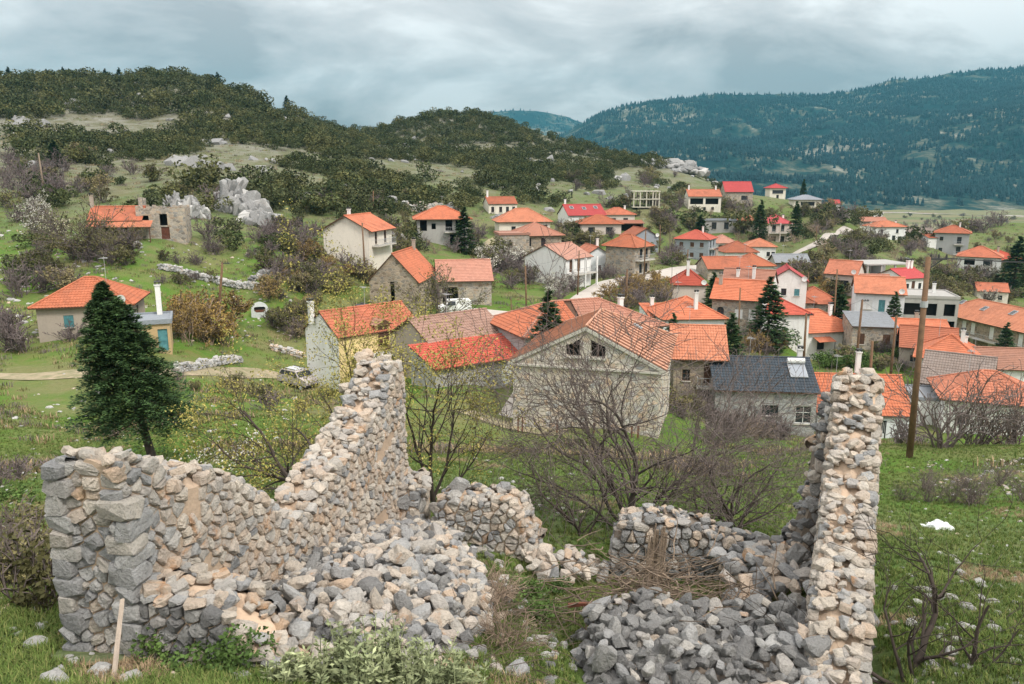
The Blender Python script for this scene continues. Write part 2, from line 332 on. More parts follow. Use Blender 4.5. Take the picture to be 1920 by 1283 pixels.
class MB:
    """collects faces of any size, with a tint and a material index each"""
    def __init__(s): s.v = []; s.f = []; s.t = []; s.m = []
    def face(s, pts, tint=0.0, mi=0):
        i = len(s.v); s.v.extend([tuple(p) for p in pts]); s.f.append(tuple(range(i, i + len(pts)))); s.t.append(tint); s.m.append(mi)
    def box(s, c, d, rz=0.0, tint=0.0, mi=0, rot=None):
        hx, hy, hz = d[0] / 2, d[1] / 2, d[2] / 2
        mt = rot if rot is not None else Matrix.Rotation(rz, 3, 'Z')
        P = [Vector(c) + mt @ Vector((sx * hx, sy * hy, sz * hz)) for sz in (-1, 1) for sy in (-1, 1) for sx in (-1, 1)]
        i = len(s.v); s.v.extend([tuple(p) for p in P])
        for q in ((0, 2, 3, 1), (4, 5, 7, 6), (0, 1, 5, 4), (2, 6, 7, 3), (0, 4, 6, 2), (1, 3, 7, 5)):
            s.f.append(tuple(i + k for k in q)); s.t.append(tint); s.m.append(mi)
    def tube(s, p0, p1, r0, r1=None, n=6, tint=0.0, mi=0):
        r1 = r0 if r1 is None else r1
        p0 = Vector(p0); p1 = Vector(p1); d = (p1 - p0)
        if d.length < 1e-6: return
        d.normalize(); a = d.orthogonal().normalized(); b = d.cross(a); i = len(s.v)
        for p, r in ((p0, r0), (p1, r1)):
            for k in range(n):
                t = 2 * math.pi * k / n; s.v.append(tuple(p + a * (math.cos(t) * r) + b * (math.sin(t) * r)))
        for k in range(n):
            s.f.append((i + k, i + (k + 1) % n, i + n + (k + 1) % n, i + n + k)); s.t.append(tint); s.m.append(mi)
        s.f.append(tuple(i + n - 1 - k for k in range(n))); s.t.append(tint); s.m.append(mi)
        s.f.append(tuple(i + n + k for k in range(n))); s.t.append(tint); s.m.append(mi)
    def mesh(s, name, mats, smooth=False):
        me = bpy.data.meshes.new(name); me.from_pydata(s.v, [], s.f)
        for m in (mats if isinstance(mats, (list, tuple)) else [mats]): me.materials.append(m)
        me.polygons.foreach_set('material_index', np.array(s.m, dtype=np.int32))
        if smooth: me.polygons.foreach_set('use_smooth', np.ones(len(s.f), dtype=bool))
        if any(s.t):
            a = me.attributes.new('tint', 'FLOAT', 'FACE'); a.data.foreach_set('value', np.array(s.t, dtype=np.float32))
        me.update(); return me
    def build(s, name, mats, parent=None, loc=None, smooth=False): return link(name, s.mesh(name, mats, smooth), parent, loc)
def copy_tree(o, parent=None):
    c = o.copy(); COL.objects.link(c)
    if parent is not None: c.parent = parent
    for ch in list(o.children): copy_tree(ch, c)
    return c
# ------------------------------------------------------------------ where the houses stand
# (px, py, Y): photo pixel and forward distance of the wall top at ref=(across, along) of the plan
HS = []
def H(label, px, py, Y, w, d, h, yaw=0, ref=(0, -1), roof='hip', rh=1.8, ridge='x', wall='white', tile='t_orange',
      ov=0.4, wins=(), chim=(), name='house', cat='house', anchor=True, group=None, **ex):
    P = at(px, py, Y); a = R(yaw)
    ox, oy = ref[0] * w / 2, ref[1] * d / 2
    cx = P.x - (ox * math.cos(a) - oy * math.sin(a)); cy = P.y - (ox * math.sin(a) + oy * math.cos(a))
    HS.append(dict(label=label, c=(cx, cy, P.z - h), w=w, d=d, h=h, yaw=a, roof=roof, rh=rh, ridge=ridge, wall=wall, tile=tile,
                   ov=ov, wins=list(wins), chim=list(chim), name=name, cat=cat, anchor=anchor, Y=Y, ex=ex, group=group))
def row(face, us, z, w, h, kind='win'): return [(face, u, z, w, h, kind) for u in us]

# --- near the ruin
H('stone gabled hall with copper brown sheet metal roof and twin slanted attic openings', 1097, 681, 50.5, 10.0, 11.5, 4.6, -15, (0, -1), 'gablehip', 2.45, 'y', 'masonry', 'metal', 0.25, name='stone_hall', cat='building', hall=True)
H('stone cottage with dark slate roof carrying a solar water heater', 1437, 731, 70, 9.3, 8.5, 4.1, -6, (0, -1), 'gable', 2.1, 'x', 'masonry_grey', 't_slate', 0.35,
  row('f', [0.55], 1.6, 1.5, 1.0, 'dark') + [('f', 0.88, 0.9, 1.5, 1.7, 'white')], [(4.3, 1.5, 1.3)])
H('bluish white cottage with bright orange tiled roof and barred door behind the ruin', 1622, 775, 72, 8.8, 8, 2.8, -6, (0, -1), 'gable', 2.8, 'x', 'bluewhite', 't_bright', 0.3,
  [('f', 0.68, 0.1, 1.05, 2.0, 'bars')], [(1.0, 2.2, 3.4)])
H('white house with yellow front, dormer with brown shutters and old orange tiles', 634, 632, 70, 9.2, 6.2, 4.8, 43, (-1, -1), 'gable', 1.9, 'x', 'yellow', 't_orange', 0.25,
  [('f', 0.30, 0.3, 0.9, 1.9, 'door')], [(-4.9, 1.2, 1.6)], gable_wall='white', dormer=True)
H('tan walled house with weathered brown tiles between the yellow house and the hall', 812, 650, 66.5, 8.4, 7.4, 3.6, 39, (-1, -1), 'gable', 1.9, 'x', 'tan', 't_brown', 0.45,
  [('f', 0.30, 2.1, 1.3, 0.8, 'dark'), ('f', 0.83, 2.2, 1.2, 0.7, 'dark')])
H('low grey shed with long red tiled lean-to roof and white door', 816, 691, 62, 9.8, 4.6, 2.7, 33, (-1, -1), 'mono', 1.1, 'x', 'concrete', 't_red', 0.4,
  [('f', 0.72, 0.3, 1.1, 1.9, 'whitedoor')], name='shed', cat='shed')
H('long house behind the hall, roof half orange tile half pink', 985, 630, 66, 14.2, 9, 3.4, 23, (-1, -1), 'hip', 2.0, 'x', 'grey', 't_pink', 0.4,
  chim=[(6.0, 1.5, 1.2)], split='t_bright')
H('stone house with bright orange roof and wooden balcony beside the hall', 1312, 667, 74, 4.9, 7, 5.0, -8, (0, -1), 'gable', 2.3, 'x', 'masonry_brown', 't_bright', 0.6,
  [('f', 0.25, 2.4, 0.75, 1.15, 'win'), ('f', 0.70, 2.2, 1.0, 1.9, 'door'), ('f', 0.68, 0.0, 1.0, 1.7, 'dark')], balcony=[('f', 0.70, 2.0, 2.4, 1.0)])
# --- left side
H('tan plastered cottage with orange hip roof behind the dark fir tree', 66, 573, 71, 8.0, 7, 3.2, 15, (-1, -1), 'hip', 2.0, 'x', 'tan', 't_bright', 0.5,
  [('f', 0.33, 1.0, 0.85, 1.15, 'teal'), ('f', 0.78, 1.0, 0.85, 1.15, 'teal'), ('r', 0.5, 1.0, 0.9, 1.4, 'win')])
H('low ochre annex with teal doors and flat roof terrace', 318, 606, 68, 3.6, 4.2, 2.6, 22, (1, -1), 'flat', 0.25, 'x', 'ochre', 't_grey', 0.2,
  [('f', 0.40, 0.2, 0.7, 1.7, 'dark'), ('f', 0.82, 0.1, 0.8, 2.0, 'tealdoor'), ('f', 0.12, 0.7, 0.6, 0.8, 'teal'), ('l', 0.6, 0.8, 0.8, 0.9, 'teal')], [(0.9, 1.6, 2.7)], name='annex', cat='building')
H('orange roofed old house with lean-to porch beside the roofless stone house', 215, 412, 108, 6.6, 6.0, 3.2, 14, (0, -1), 'gable', 1.6, 'x', 'masonry_brown', 't_orange', 0.4,
  row('f', [0.3, 0.7], 0.2, 1.0, 2.0, 'dark'), [(-3.4, 0, 1.6)], porch=True)
H('roofless ruined stone house with red door and cracked wall', 300, 392, 110, 6.4, 5, 4.2, 14, (0, -1), 'none', 0, 'x', 'masonry', 't_orange', 0,
  [('f', 0.18, 2.2, 0.9, 1.1, 'void'), ('f', 0.55, 1.9, 1.0, 1.6, 'void'), ('f', 0.57, 0.0, 1.1, 1.7, 'reddoor')], name='ruined_house', cat='ruin')
H('white gabled house with orange roof and side balcony on the slope', 648, 430, 120, 7.6, 9, 5.2, -14, (0, -1), 'gable', 2.0, 'y', 'cream', 't_bright', 0.7,
  [('r', 0.3, 2.8, 0.9, 1.9, 'win'), ('r', 0.7, 2.8, 0.9, 1.9, 'win')], [(-2.0, 1.0, 1.8)], balcony=[('r', 0.5, 2.6, 7.0, 1.2)])
H('unfinished concrete house with orange hip roof and open loggias', 830, 408, 148, 9.6, 8, 5.4, 8, (0, -1), 'hip', 1.9, 'x', 'concrete', 't_bright', 0.8,
  row('f', [0.12, 0.62, 0.82], 2.9, 1.3, 2.0, 'void') + [('f', 0.32, 3.2, 0.8, 1.1, 'void'), ('f', 0.7, 0.2, 1.2, 2.0, 'void')], balcony=[('f', 0.72, 2.7, 3.6, 1.2)])
# --- church and neighbours
H('tall stone church barn with steep orange roof and slit window', 737, 526, 103, 6.6, 11, 5.0, -8, (0, -1), 'gable', 3.5, 'y', 'masonry_brown', 't_bright', 0.35,
  [('f', 0.48, 1.2, 0.6, 3.6, 'void')], [(0.2, 4.6, 1.3)], name='church', cat='church')
H('stone house with faded pink tiled roof and dark garage beside the church', 872, 524, 110, 7.6, 8, 3.6, 8, (0, -1), 'gable', 2.3, 'x', 'masonry', 't_pink', 0.5,
  [('f', 0.22, 0.0, 2.2, 2.5, 'void')], [(3.6, 2.0, 0.8)])
H('white two storey house with pillared balconies above the pale road', 1061, 486, 127, 7.4, 8.6, 5.3, 50, (-1, -1), 'gable', 2.0, 'x', 'white', 't_pink', 0.35,
  row('f', [0.2, 0.5], 3.0, 0.9, 2.0, 'door') + row('f', [0.2, 0.5], 0.3, 0.9, 2.0, 'door'), balcony=[('f', 0.5, 2.7, 7.2, 1.5)], posts=True)
H('small white gabled house with orange roof behind the pillared house', 1121, 482, 150, 6.2, 8, 3.6, 12, (0, -1), 'gable', 1.9, 'y', 'bluewhite', 't_orange', 0.5,
  [('f', 0.55, 0.9, 0.8, 1.1, 'win')], [(1.8, 2, 2.2)])
H('tall stone house with orange hip roof and balconies on its right flank', 1191, 461, 142, 5.2, 6.5, 5.6, 48, (-1, -1), 'hip', 1.7, 'x', 'masonry', 't_bright', 0.6,
  row('f', [0.4, 0.75], 3.2, 0.9, 1.7, 'dark') + row('f', [0.4, 0.75], 0.4, 0.9, 1.7, 'dark'), balcony=[('f', 0.5, 2.9, 5.0, 1.2)])
H('brown stone house with faded pink roof and red balcony', 1015, 440, 163, 9, 9, 5.4, 16, (0, -1), 'hip', 2.2, 'x', 'masonry_brown', 't_pink', 0.6,
  row('f', [0.2, 0.55], 3.0, 1.0, 1.7, 'dark') + row('f', [0.3, 0.6], 0.2, 1.0, 1.9, 'dark'), balcony=[('f', 0.72, 2.8, 3.6, 1.3, 'rust')])
H('old stone barn beside the red balcony house', 965, 441, 160, 6.2, 7, 4.6, 10, (0, -1), 'flat', 0.3, 'x', 'masonry', 't_pink', 0.2, name='barn', cat='barn')
H('cream house with wide orange hip roof above the stone barn', 984, 414, 182, 12, 9, 4.2, 8, (0, -1), 'hip', 2.6, 'x', 'cream', 't_bright', 0.6,
  [('f', 0.28, 1.3, 1.0, 1.6, 'dark'), ('f', 0.88, 1.6, 1.6, 1.6, 'dark')])
H('small cream farmhouse with orange roof at the foot of the wooded hill', 943, 382, 205, 7.6, 7, 2.9, 14, (0, -1), 'gable', 1.6, 'x', 'cream', 't_orange', 0.3,
  row('f', [0.14, 0.42, 0.66, 0.88], 0.7, 0.8, 1.4, 'dark'), [(-3.4, 0, 1.6)])
H('long house with crimson roof and three skylights', 1101, 403, 200, 10, 9, 3.6, 14, (0, -1), 'gable', 2.4, 'x', 'white', 't_crimson', 0.4,
  row('f', [0.2, 0.5, 0.8], 0.6, 1.0, 1.4, 'dark'), [(-4.4, 0.4, 1.5)], skylights=3)
H('low house with orange pyramid roof and pergola', 1128, 419, 184, 9.4, 8, 3.0, 3, (0, -1), 'hip', 1.7, 'x', 'pink', 't_bright', 0.5,
  row('f', [0.25, 0.7], 0.5, 1.6, 1.6, 'dark'))
H('pink house with orange roof behind the pyramid roofed house', 1162, 402, 212, 8.4, 7, 3.2, 6, (0, -1), 'hip', 1.6, 'x', 'pink', 't_orange', 0.4,
  row('f', [0.3, 0.7], 0.8, 1.3, 1.4, 'dark'), [(2.2, 0, 1.2)])
H('brown roofed open shed on posts', 1183, 419, 188, 6, 5, 2.4, 0, (0, -1), 'mono', 0.5, 'x', 'wood', 't_pink', 0.5, [('f', 0.5, 0.1, 5.0, 2.0, 'void')], name='shed', cat='shed')
H('blue grey gabled house with small orange roof and blue door', 1211, 444, 168, 6, 7, 3.4, 14, (0, -1), 'gable', 1.7, 'y', 'bluegrey', 't_orange', 0.4,
  [('f', 0.32, 0.8, 0.9, 1.2, 'dark'), ('f', 0.72, 0.2, 1.0, 1.9, 'teal')])
# --- middle of the village
H('three storey blue grey apartment house with red hip roof', 1297, 448, 205, 9.0, 8.5, 8.2, -27, (0, -1), 'hip', 2.0, 'x', 'bluegrey', 't_red', 0.4,
  [('f', u, z, 1.0, 1.2, 'wood') for z in (0.7, 3.4, 6.1) for u in (0.2, 0.52, 0.8)] + [('r', u, z, 1.2, 1.9, 'dark') for z in (0.4, 3.1, 5.8) for u in (0.3, 0.7)], [(1.6, 1.0, 1.5)],
  balcony=[('r', 0.5, 2.9, 6.5, 1.1), ('r', 0.5, 5.6, 6.5, 1.1)])
H('cream house with faded pink roof next to the blue grey apartment house', 1361, 455, 212, 6, 7, 4.8, 4, (0, -1), 'hip', 1.8, 'x', 'cream', 't_pink', 0.4,
  [('f', 0.25, 2.5, 1.4, 1.6, 'dark'), ('f', 0.7, 2.6, 0.9, 1.2, 'dark')])
H('white house with blue shuttered window and orange hip roof', 1390, 472, 176, 7.4, 7, 3.2, 2, (0, -1), 'hip', 2.0, 'x', 'white', 't_orange', 0.4,
  [('f', 0.2, 0.8, 0.9, 1.1, 'teal'), ('f', 0.82, 0.6, 0.9, 1.3, 'teal')])
H('tall white house with orange roof behind the blue shutters', 1428, 462, 186, 6.6, 8, 6.0, -10, (0, -1), 'hip', 1.5, 'x', 'white', 't_bright', 0.4,
  [('f', u, z, 0.8, 1.1, 'dark') for z in (0.8, 3.6) for u in (0.75, 0.92)])
H('low stone house with blue doors and orange roof', 1368, 503, 150, 8.5, 7.5, 3.0, 4, (0, -1), 'gable', 1.8, 'x', 'masonry', 't_orange', 0.4,
  [('f', 0.58, 0.1, 1.1, 1.9, 'blue'), ('f', 0.82, 0.6, 0.9, 1.2, 'blue')], [(-1.4, 0.2, 1.4)])
H('white walled house with orange hip roof behind the blue door house', 1422, 497, 154, 6.4, 7, 3.2, 8, (0, -1), 'hip', 1.9, 'x', 'white', 't_bright', 0.5, [('f', 0.6, 0.7, 0.9, 1.2, 'dark')])
H('white house with plain side wall, red hip roof and tall chimney', 1293, 533, 122, 5.2, 6, 3.2, -8, (0, -1), 'hip', 2.0, 'x', 'pink', 't_red', 0.3, chim=[(-0.2, -1.4, 2.2)])
H('house with long faded pink roof and white gable end', 1396, 541, 116, 7.4, 8, 3.4, -26, (0, -1), 'gable', 2.4, 'x', 'white', 't_pink', 0.35,
  [('r', 0.4, 0.8, 0.9, 1.2, 'dark')], [(-1.5, -1.6, 1.0), (0.9, -1.8, 1.6)])
H('stone house with arched window, bright orange roof and white gable', 1382, 559, 101, 6.4, 7, 5.0, -24, (0, -1), 'gable', 1.9, 'x', 'masonry', 't_bright', 0.5,
  [('f', 0.18, 2.2, 0.9, 1.5, 'arch'), ('f', 0.55, 2.3, 1.0, 1.2, 'shut'), ('f', 0.82, 2.0, 0.9, 1.6, 'shut'), ('f', 0.85, 0.3, 0.9, 0.9, 'win')], gable_wall='white', chim=[(-2.6, -1.0, 1.3)])
H('white house with orange pyramid roof and slim chimney behind the hall', 1302, 596, 94, 7.6, 7.6, 3.4, 4, (0, -1), 'hip', 2.0, 'x', 'bluewhite', 't_bright', 0.4, chim=[(0.6, -2.2, 2.0)])
H('small white lean-to with orange tiles beside the pyramid roofed white house', 1242, 594, 98, 3.2, 6, 2.6, 4, (0, -1), 'mono', 0.8, 'x', 'bluewhite', 't_bright', 0.3, name='outbuilding', cat='shed', chim=[(-0.4, 1.0, 1.3)])
H('long low white house with two tone orange hip roof and porch', 1466, 624, 107, 12.4, 8, 4.6, 14, (-1, -1), 'hip', 2.3, 'x', 'white', 't_bright', 0.5,
  [('f', 0.28, 1.9, 0.9, 1.7, 'dark'), ('f', 0.52, 1.8, 1.2, 1.9, 'dark'), ('f', 0.84, 2.4, 0.9, 1.3, 'wood'), ('f', 0.82, 0.2, 0.9, 1.1, 'wood')], [(3.4, -1.2, 1.5)], awning=[('f', 0.52, 3.7, 2.8, 1.6)])
H('low white house with vivid red hip roof beside the tall fir', 1455, 588, 104, 9.4, 8, 3.0, 2, (0, -1), 'hip', 2.0, 'x', 'white', 't_red', 0.4)
H('orange double hip roofed house with brown verge behind the red roof', 1478, 566, 124, 8.2, 8, 3.2, -4, (0, -1), 'hip', 2.2, 'x', 'masonry', 't_orange', 0.4)
H('brown stone house with orange hip roof right of the double hip', 1535, 568, 124, 7.2, 8, 3.2, -8, (0, -1), 'hip', 2.0, 'x', 'masonry', 't_orange', 0.4)
H('grey shed with pale metal roof below the tall white house', 1486, 491, 164, 7, 5, 2.8, -3, (0, -1), 'gable', 1.3, 'x', 'concrete', 't_grey', 0.5, [('f', 0.3, 0.2, 1.2, 1.9, 'dark')], name='shed', cat='shed')
H('small stone barn with orange gable roof and open porch', 1577, 512, 138, 5.2, 6, 3.6, -36, (0, -1), 'gable', 1.9, 'x', 'pink', 't_orange', 0.5,
  [('f', 0.5, 0.4, 2.8, 1.9, 'dark'), ('r', 0.4, 0.8, 0.7, 1.2, 'dark')], name='barn', cat='barn')
H('house with red roof and stacked balconies between two dark firs', 1461, 418, 236, 7.4, 8, 6.4, 2, (0, -1), 'hip', 2.2, 'x', 'pink', 't_crimson', 0.5,
  row('f', [0.3, 0.65], 3.8, 1.2, 1.9, 'dark') + row('f', [0.3, 0.65], 0.4, 1.6, 2.0, 'dark'), [(2.6, 0, 1.4)], balcony=[('f', 0.5, 3.4, 7.2, 1.4)], posts=True)
# --- top of the village
H('orange roofed house with long dark loggia below the rocky spur', 1322, 368, 256, 10.5, 8, 5.2, -2, (0, -1), 'gable', 2.0, 'x', 'cream', 't_orange', 0.4,
  [('f', 0.25, 2.6, 4.2, 1.9, 'void'), ('f', 0.72, 2.6, 4.2, 1.9, 'void')] + row('f', [0.3, 0.5, 0.75], 0.7, 0.9, 1.0, 'dark'), [(-4.6, 0, 1.4), (4.2, 0, 1.2)])
H('house with large crimson metal roof on the ridge', 1386, 359, 276, 9.6, 9, 3.6, -3, (0, -1), 'gable', 3.2, 'x', 'masonry', 't_crimson', 0.4,
  [('f', 0.7, 0.6, 2.2, 1.5, 'dark')])
H('small white villa with crimson hip roof on the skyline', 1459, 352, 320, 6.4, 6, 4.6, 0, (0, -1), 'hip', 1.4, 'x', 'cream', 't_crimson', 0.6, [('f', 0.5, 2.2, 4.4, 1.4, 'dark'), ('f', 0.5, 0.3, 1.0, 1.4, 'dark')])
H('grey roofed house with long terrace on the ridge', 1515, 374, 288, 9.8, 8, 3.2, -6, (0, -1), 'hip', 1.4, 'x', 'cream', 't_grey', 0.6, [('f', 0.5, 0.9, 5.0, 1.4, 'dark')])
H('little crimson roofed hut among dark trees', 1566, 382, 286, 3.4, 4, 2.6, -10, (0, -1), 'gable', 1.2, 'x', 'white', 't_crimson', 0.3, name='hut', cat='hut')
H('flat roofed low concrete garage above the apartment house', 1351, 414, 232, 9, 5, 2.8, -4, (0, -1), 'flat', 0.25, 'x', 'concrete', 't_grey', 0.3, [('f', 0.3, 0.3, 1.4, 2.0, 'dark'), ('f', 0.7, 0.3, 1.4, 2.0, 'dark')], name='garage', cat='garage')
H('small orange roofed house left of the slim firs', 1409, 413, 234, 5.0, 5.5, 3.0, 4, (0, -1), 'hip', 1.4, 'x', 'pink', 't_orange', 0.4, [('f', 0.5, 0.8, 1.0, 1.3, 'dark')])
H('white gabled house with dark red roof edge behind the tall fir', 1478, 526, 121, 5.6, 7, 3.6, -16, (0, -1), 'gable', 1.8, 'y', 'white', 't_crimson', 0.35, [('f', 0.4, 1.2, 0.8, 1.1, 'dark'), ('f', 0.75, 1.2, 0.8, 1.1, 'teal')])
H('little white cottage with pale tiles below the grey concrete frame', 1648, 533, 132, 4.6, 5, 2.8, -6, (0, -1), 'gable', 1.3, 'x', 'white', 't_pink', 0.3, [('f', 0.5, 0.7, 0.9, 1.2, 'wood')], name='cottage')
H('white stable with orange tiles on the bank above the long guesthouse', 1862, 546, 168, 6.0, 5, 2.8, -20, (0, -1), 'gable', 1.4, 'x', 'cream', 't_orange', 0.35, [('f', 0.3, 0.2, 1.0, 1.9, 'wood'), ('f', 0.75, 0.9, 0.8, 1.0, 'dark')], name='stable', cat='stable')
# --- right side
H('white two storey house with orange roof among shrubs above the fields', 1671, 425, 262, 10.5, 8, 4.8, 4, (0, -1), 'hip', 1.6, 'x', 'white', 't_bright', 0.5,
  row('f', [0.2, 0.72], 2.6, 0.9, 1.3, 'dark') + [('f', 0.62, 0.1, 1.2, 1.7, 'dark'), ('f', 0.82, 0.3, 1.0, 1.2, 'dark')], [(4.0, 0.5, 1.0)])
H('grey brown barn roof behind the white house among shrubs', 1640, 415, 280, 9, 6, 2.8, -4, (0, -1), 'gable', 1.2, 'x', 'masonry', 't_pink', 0.4, name='barn', cat='barn')
H('three storey pale grey house with orange hip roof and middle balconies', 1786, 436, 238, 9.2, 8.5, 7.2, -30, (0, -1), 'hip', 1.9, 'x', 'grey', 't_orange', 0.6,
  [('f', 0.2, 4.6, 1.0, 1.2, 'dark'), ('f', 0.2, 1.2, 1.0, 1.2, 'dark'), ('f', 0.72, 3.9, 1.2, 2.0, 'dark'), ('f', 0.72, 0.9, 1.2, 2.0, 'dark'), ('r', 0.4, 4.6, 0.8, 1.1, 'dark'), ('r', 0.4, 1.6, 0.8, 1.1, 'dark')], [(1.8, -0.6, 1.5)],
  balcony=[('f', 0.72, 3.6, 2.6, 1.1), ('f', 0.72, 0.6, 2.6, 1.1)])
H('long stone barn with dull mauve roof beside the pale grey house', 1722, 436, 262, 9, 6, 3.0, -18, (0, -1), 'gable', 1.3, 'x', 'masonry_brown', 't_old', 0.4, name='barn', cat='barn')
H('small white shed with orange roof touching the pale grey house', 1752, 446, 240, 3.6, 4, 3.4, 0, (0, -1), 'mono', 0.9, 'x', 'white', 't_orange', 0.3, name='shed', cat='shed')
H('white house with wide orange roof, loggia and white corner wing', 1837, 481, 198, 9.6, 9, 4.6, -32, (0, -1), 'hip', 2.2, 'x', 'white', 't_orange', 0.5,
  [('f', 0.28, 2.3, 2.4, 1.6, 'void'), ('f', 0.70, 2.3, 2.0, 1.6, 'dark'), ('f', 0.25, 0.2, 1.6, 1.7, 'void'), ('r', 0.3, 2.6, 0.7, 1.1, 'dark'), ('r', 0.7, 0.7, 0.7, 1.1, 'dark')])
H('house with flat crimson hip roof and white chimney near the edge of the fields', 1884, 486, 205, 9, 8, 3.4, -4, (0, -1), 'hip', 1.9, 'x', 'masonry_brown', 't_red', 0.6, chim=[(-0.4, -1.0, 1.4)])
H('unfinished grey concrete frame house with flat slab roof', 1667, 496, 148, 9.0, 7.5, 5.6, 10, (0, -1), 'none', 0, 'x', 'masonry_grey', 't_grey', 0, name='unfinished_building', cat='building', frame=(4, 2, 'concrete', 'grey'))
H('pale yellow concrete frame of an unfinished house', 1213, 359, 232, 7.8, 6, 4.6, 0, (0, -1), 'none', 0, 'x', 'palecon', 't_grey', 0, name='unfinished_building', cat='building', frame=(5, 2, 'palecon', None))
H('white house with dark red roof and arched wall openings behind the concrete deck', 1716, 520, 138, 5.2, 6, 4.6, 20, (0, -1), 'gable', 1.2, 'x', 'white', 't_crimson', 0.5,
  row('f', [0.2, 0.75], 2.4, 0.7, 1.1, 'dark') + [('f', 0.45, 2.2, 0.8, 1.7, 'wood'), ('f', 0.65, 0.4, 0.8, 1.4, 'arch')], [(1.2, 0, 1.4), (2.0, 0, 1.3)])
H('bluish house with orange roof and white eaves attached to concrete deck', 1651, 549, 116, 6.8, 8, 5.0, -20, (0, -1), 'gable', 1.9, 'x', 'bluewhite', 't_bright', 0.45,
  row('f', [0.25, 0.8], 2.4, 1.4, 1.4, 'shut') + [('f', 0.55, 2.0, 0.9, 1.9, 'teal')], gable_wall='bluewhite')
H('unfinished concrete deck building with open dark storeys', 1741, 560, 120, 8.8, 8, 5.6, -14, (0, -1), 'flat', 0.3, 'x', 'concrete', 'concrete', 0.1,
  [('f', 0.36, 2.9, 5.2, 1.9, 'void'), ('f', 0.86, 2.9, 1.6, 1.9, 'void'), ('f', 0.40, 0.3, 5.6, 1.8, 'void'), ('f', 0.88, 0.3, 1.5, 1.8, 'void')], [(1.8, 0.5, 1.5)], name='concrete_building', cat='building')
H('long guesthouse with orange roof, white balcony doors and skylights', 1752, 581, 146, 24, 10, 6.2, -80, (-1, -1), 'hip', 2.6, 'x', 'masonry_brown', 't_bright', 0.6,
  [('f', u, z, 1.0, 2.1, 'whitedoor') for z in (0.5, 3.4) for u in (0.07, 0.16, 0.33, 0.42, 0.60, 0.70, 0.86, 0.95)], balcony=[('f', 0.5, 3.05, 23.5, 1.1)], skylights=4, cat='guesthouse', name='guesthouse')
H('stone cottage with flat grey roof and two brown shuttered windows', 1641, 613, 103, 5.6, 7, 3.4, -12, (0, -1), 'mono', 0.9, 'x', 'masonry', 't_grey', 0.3,
  row('f', [0.2, 0.78], 0.9, 0.95, 1.5, 'wood'))
H('house with faded pink hip roof behind the flat grey roof', 1622, 590, 122, 7.6, 8, 3.4, -10, (0, -1), 'hip', 2.2, 'x', 'bluewhite', 't_pink', 0.4, chim=[(1.6, 0.4, 1.0)])
H('low stone house with orange roof and one brown window', 1722, 628, 103, 8.4, 7, 3.2, -12, (0, -1), 'gable', 1.5, 'x', 'masonry', 't_bright', 0.4,
  [('f', 0.15, 0.8, 1.0, 1.4, 'wood')], [(0.6, 0.3, 1.0)])
H('house with orange gable roof tucked behind the white corner house', 1742, 652, 96, 6.4, 7, 3.0, -24, (0, -1), 'gable', 2.0, 'x', 'tan', 't_orange', 0.4, [('f', 0.25, 1.0, 0.8, 0.9, 'dark')])
H('white corner house with bright orange hip roof and small dark window', 1779, 672, 89, 6.8, 7, 3.6, -30, (0, -1), 'hip', 2.2, 'x', 'bluewhite', 't_bright', 0.4,
  [('f', 0.75, 1.6, 0.9, 1.0, 'dark')], [(1.2, -0.8, 1.5)])
H('old house with patched grey brown tile roof', 1790, 722, 80, 6.5, 7.5, 3.4, -34, (0, -1), 'gable', 2.6, 'x', 'white', 't_old', 0.4)
H('old house with long dull red roof behind the orange one at the field edge', 1880, 690, 88, 8, 7, 3.0, -10, (0, -1), 'gable', 1.6, 'x', 'white', 't_brown', 0.4, chim=[(-3.0, 0.2, 1.4)])
H('whitewashed house with sagging orange roof above the bare trees', 1868, 752, 71, 8.6, 7.5, 3.6, -20, (0, -1), 'hip', 2.0, 'x', 'white', 't_orange', 0.5, [('f', 0.2, 1.0, 0.9, 1.2, 'dark')])
H('small white outbuilding between orange cottage and bare trees', 1748, 752, 75, 3.6, 5, 2.6, -10, (0, -1), 'flat', 0.2, 'x', 'white', 't_grey', 0.1, name='outbuilding', cat='shed')

